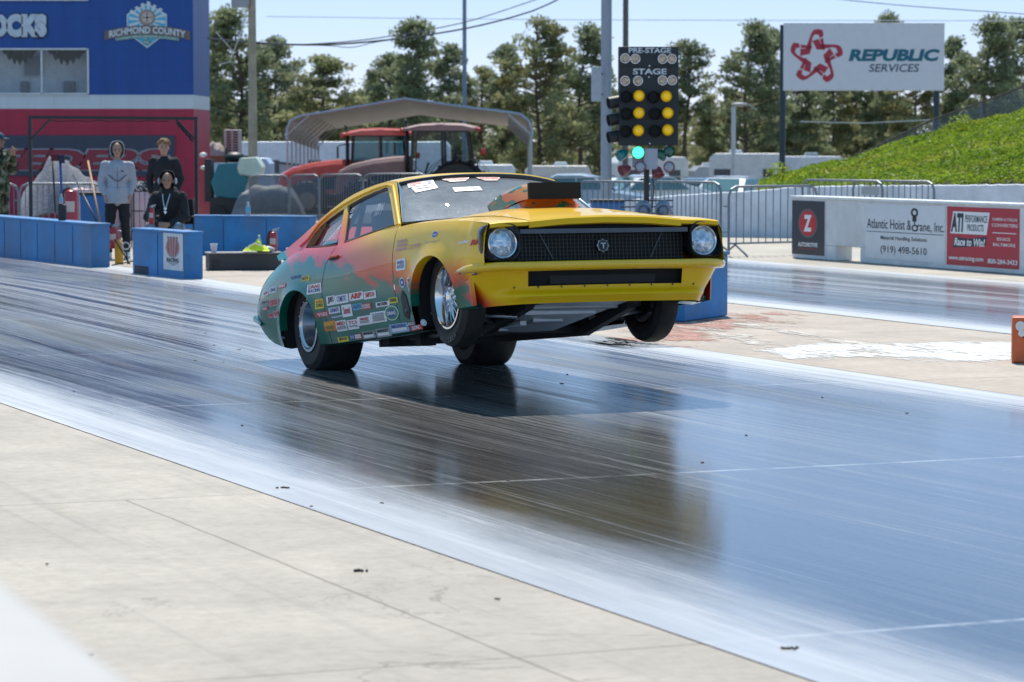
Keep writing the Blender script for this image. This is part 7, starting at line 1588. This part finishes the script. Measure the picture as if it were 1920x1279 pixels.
r1, J1, T1, ro1, s1_, a1_ = person((q.x, 42.3, 0), 1.60, 'standing person in a light grey zip jacket, grey hood and ear defenders', M('fleece_grey', (.34, .36, .42), .85, var=.1, scale=10), BLKF, 1, 'pockets', 0.16, 'up')
muffs(r1, T1, s1_, BLKF)
mb = MB(); c_ = J1['chest']; mb.tube([Vector((0, -.172*s1_, .93*s1_)), Vector((0, -.175*s1_, 1.15*s1_)), Vector((0, -.150*s1_, 1.38*s1_))], .003, 5); mb.build('zip', BLACK, r1)
mb = MB(); mb.tube([Vector((-.14*s1_, -.12*s1_, 1.27*s1_)), Vector((-.05*s1_, -.172*s1_, 1.19*s1_)), Vector((.0, -.180*s1_, 1.165*s1_)), Vector((.05*s1_, -.172*s1_, 1.19*s1_)), Vector((.14*s1_, -.12*s1_, 1.27*s1_))], .006, 6); mb.box(Vector((.075*s1_, -.155*s1_, 1.32*s1_)), (.035, .012, .014)); mb.build('chest_seam', BLACK, r1)
q = P(309, 470, 45.3)
r2, J2, T2, ro2, s2_, a2_ = person((q.x, 45.3, 0), 1.63, 'standing person with curly light brown hair in a plain black hoodie', BLKF, BLKF, 0, 'behind', -0.12, 'down', (.25, -1))
mb = MB(); rh = random.Random(4)
for k in range(70):
    a, b = rh.uniform(0, 2*math.pi), rh.uniform(.0, 1.0)
    x_, y_, z_ = math.cos(a)*math.sqrt(1-b*b*.8)*.085, math.sin(a)*math.sqrt(1-b*b*.8)*.10+.018, .045+b*.085
    if y_ < -.05 and z_ < .07: continue
    mb.ell(T2((x_, y_, z_)), (.030*s2_, .030*s2_, .026*s2_), 8, 6)
hr = mb.build('hair', M('hair_lightbrown', (.24, .13, .055), .7, var=.35, scale=25, bump=.5), r2); remesh(hr, .007, 1)
q = P(320, 440, 40.45)
r3, J3, T3, ro3, s3_, a3_ = person((SX, SY-.02, 0), 1.66, 'seated person in a black hood with a silver chain, elbows on knees', BLKF, M('ripped_denim', (.16, .22, .30), .85, var=.5, scale=9), 2, 'sit', -0.12, 'up', (.12, -1))
muffs(r3, T3, s3_, M('muff_grey', (.40, .45, .48), .4), False)
mb = MB(); n3 = J3['neck']; mb.tube([n3+Vector((-.05, -.12, -.02)), n3+Vector((-.035, -.16, -.10)), n3+Vector((-.01, -.185, -.20)), n3+Vector((.01, -.185, -.20)), n3+Vector((.035, -.16, -.10)), n3+Vector((.05, -.12, -.02))], .005, 6); mb.ell(n3+Vector((0, -.19, -.215)), (.022, .012, .022)); mb.ell(n3+Vector((.0, -.195, -.262)), (.020, .012, .026)); mb.build('chain', CHROME, r3)
CAMO, t, p = newmat('camouflage'); tc = t.node('ShaderNodeTexCoord').outputs['Object']; t.l.new(t.ramp(t.noise(tc, 9, 2, .5, .6), [(.40, (.02, .025, .02)), (.47, (.07, .09, .04)), (.55, (.15, .15, .09)), (.62, (.25, .25, .20))], 'CONSTANT'), p.inputs['Base Color']); p.inputs['Roughness'].default_value = .9
q = P(-2, 470, 46.6)
r4, J4, T4, ro4, s4_, a4_ = person((q.x, 46.6, 0), 1.74, 'person in a camouflage jacket and dark cap at the left edge', CAMO, CAMO, 2, 'phone', R_(62), 'down')
muffs(r4, T4, s4_, BLKF)
mb = MB(); rows_ = []
for j in range(7):
    ph = math.pi/2*j/6; rows_.append([T4((.092*math.cos(a)*math.cos(ph), .112*math.sin(a)*math.cos(ph)+.008, .035+.10*math.sin(ph))) for a in [2*math.pi*k/18 for k in range(18)]])
mb.grid(rows_, 0, True, closed=True); mb.grid([[T4((x, -.09, .045)) for x in (-.06, 0, .06)], [T4((x*.9, -.185, .03-.004*abs(x))) for x in (-.06, 0, .06)]], 0, True); cp_ = mb.build('cap', M('cap_blue', (.02, .07, .13), .8), r4); sd_ = cp_.modifiers.new('solid', 'SOLIDIFY'); sd_.thickness = .006
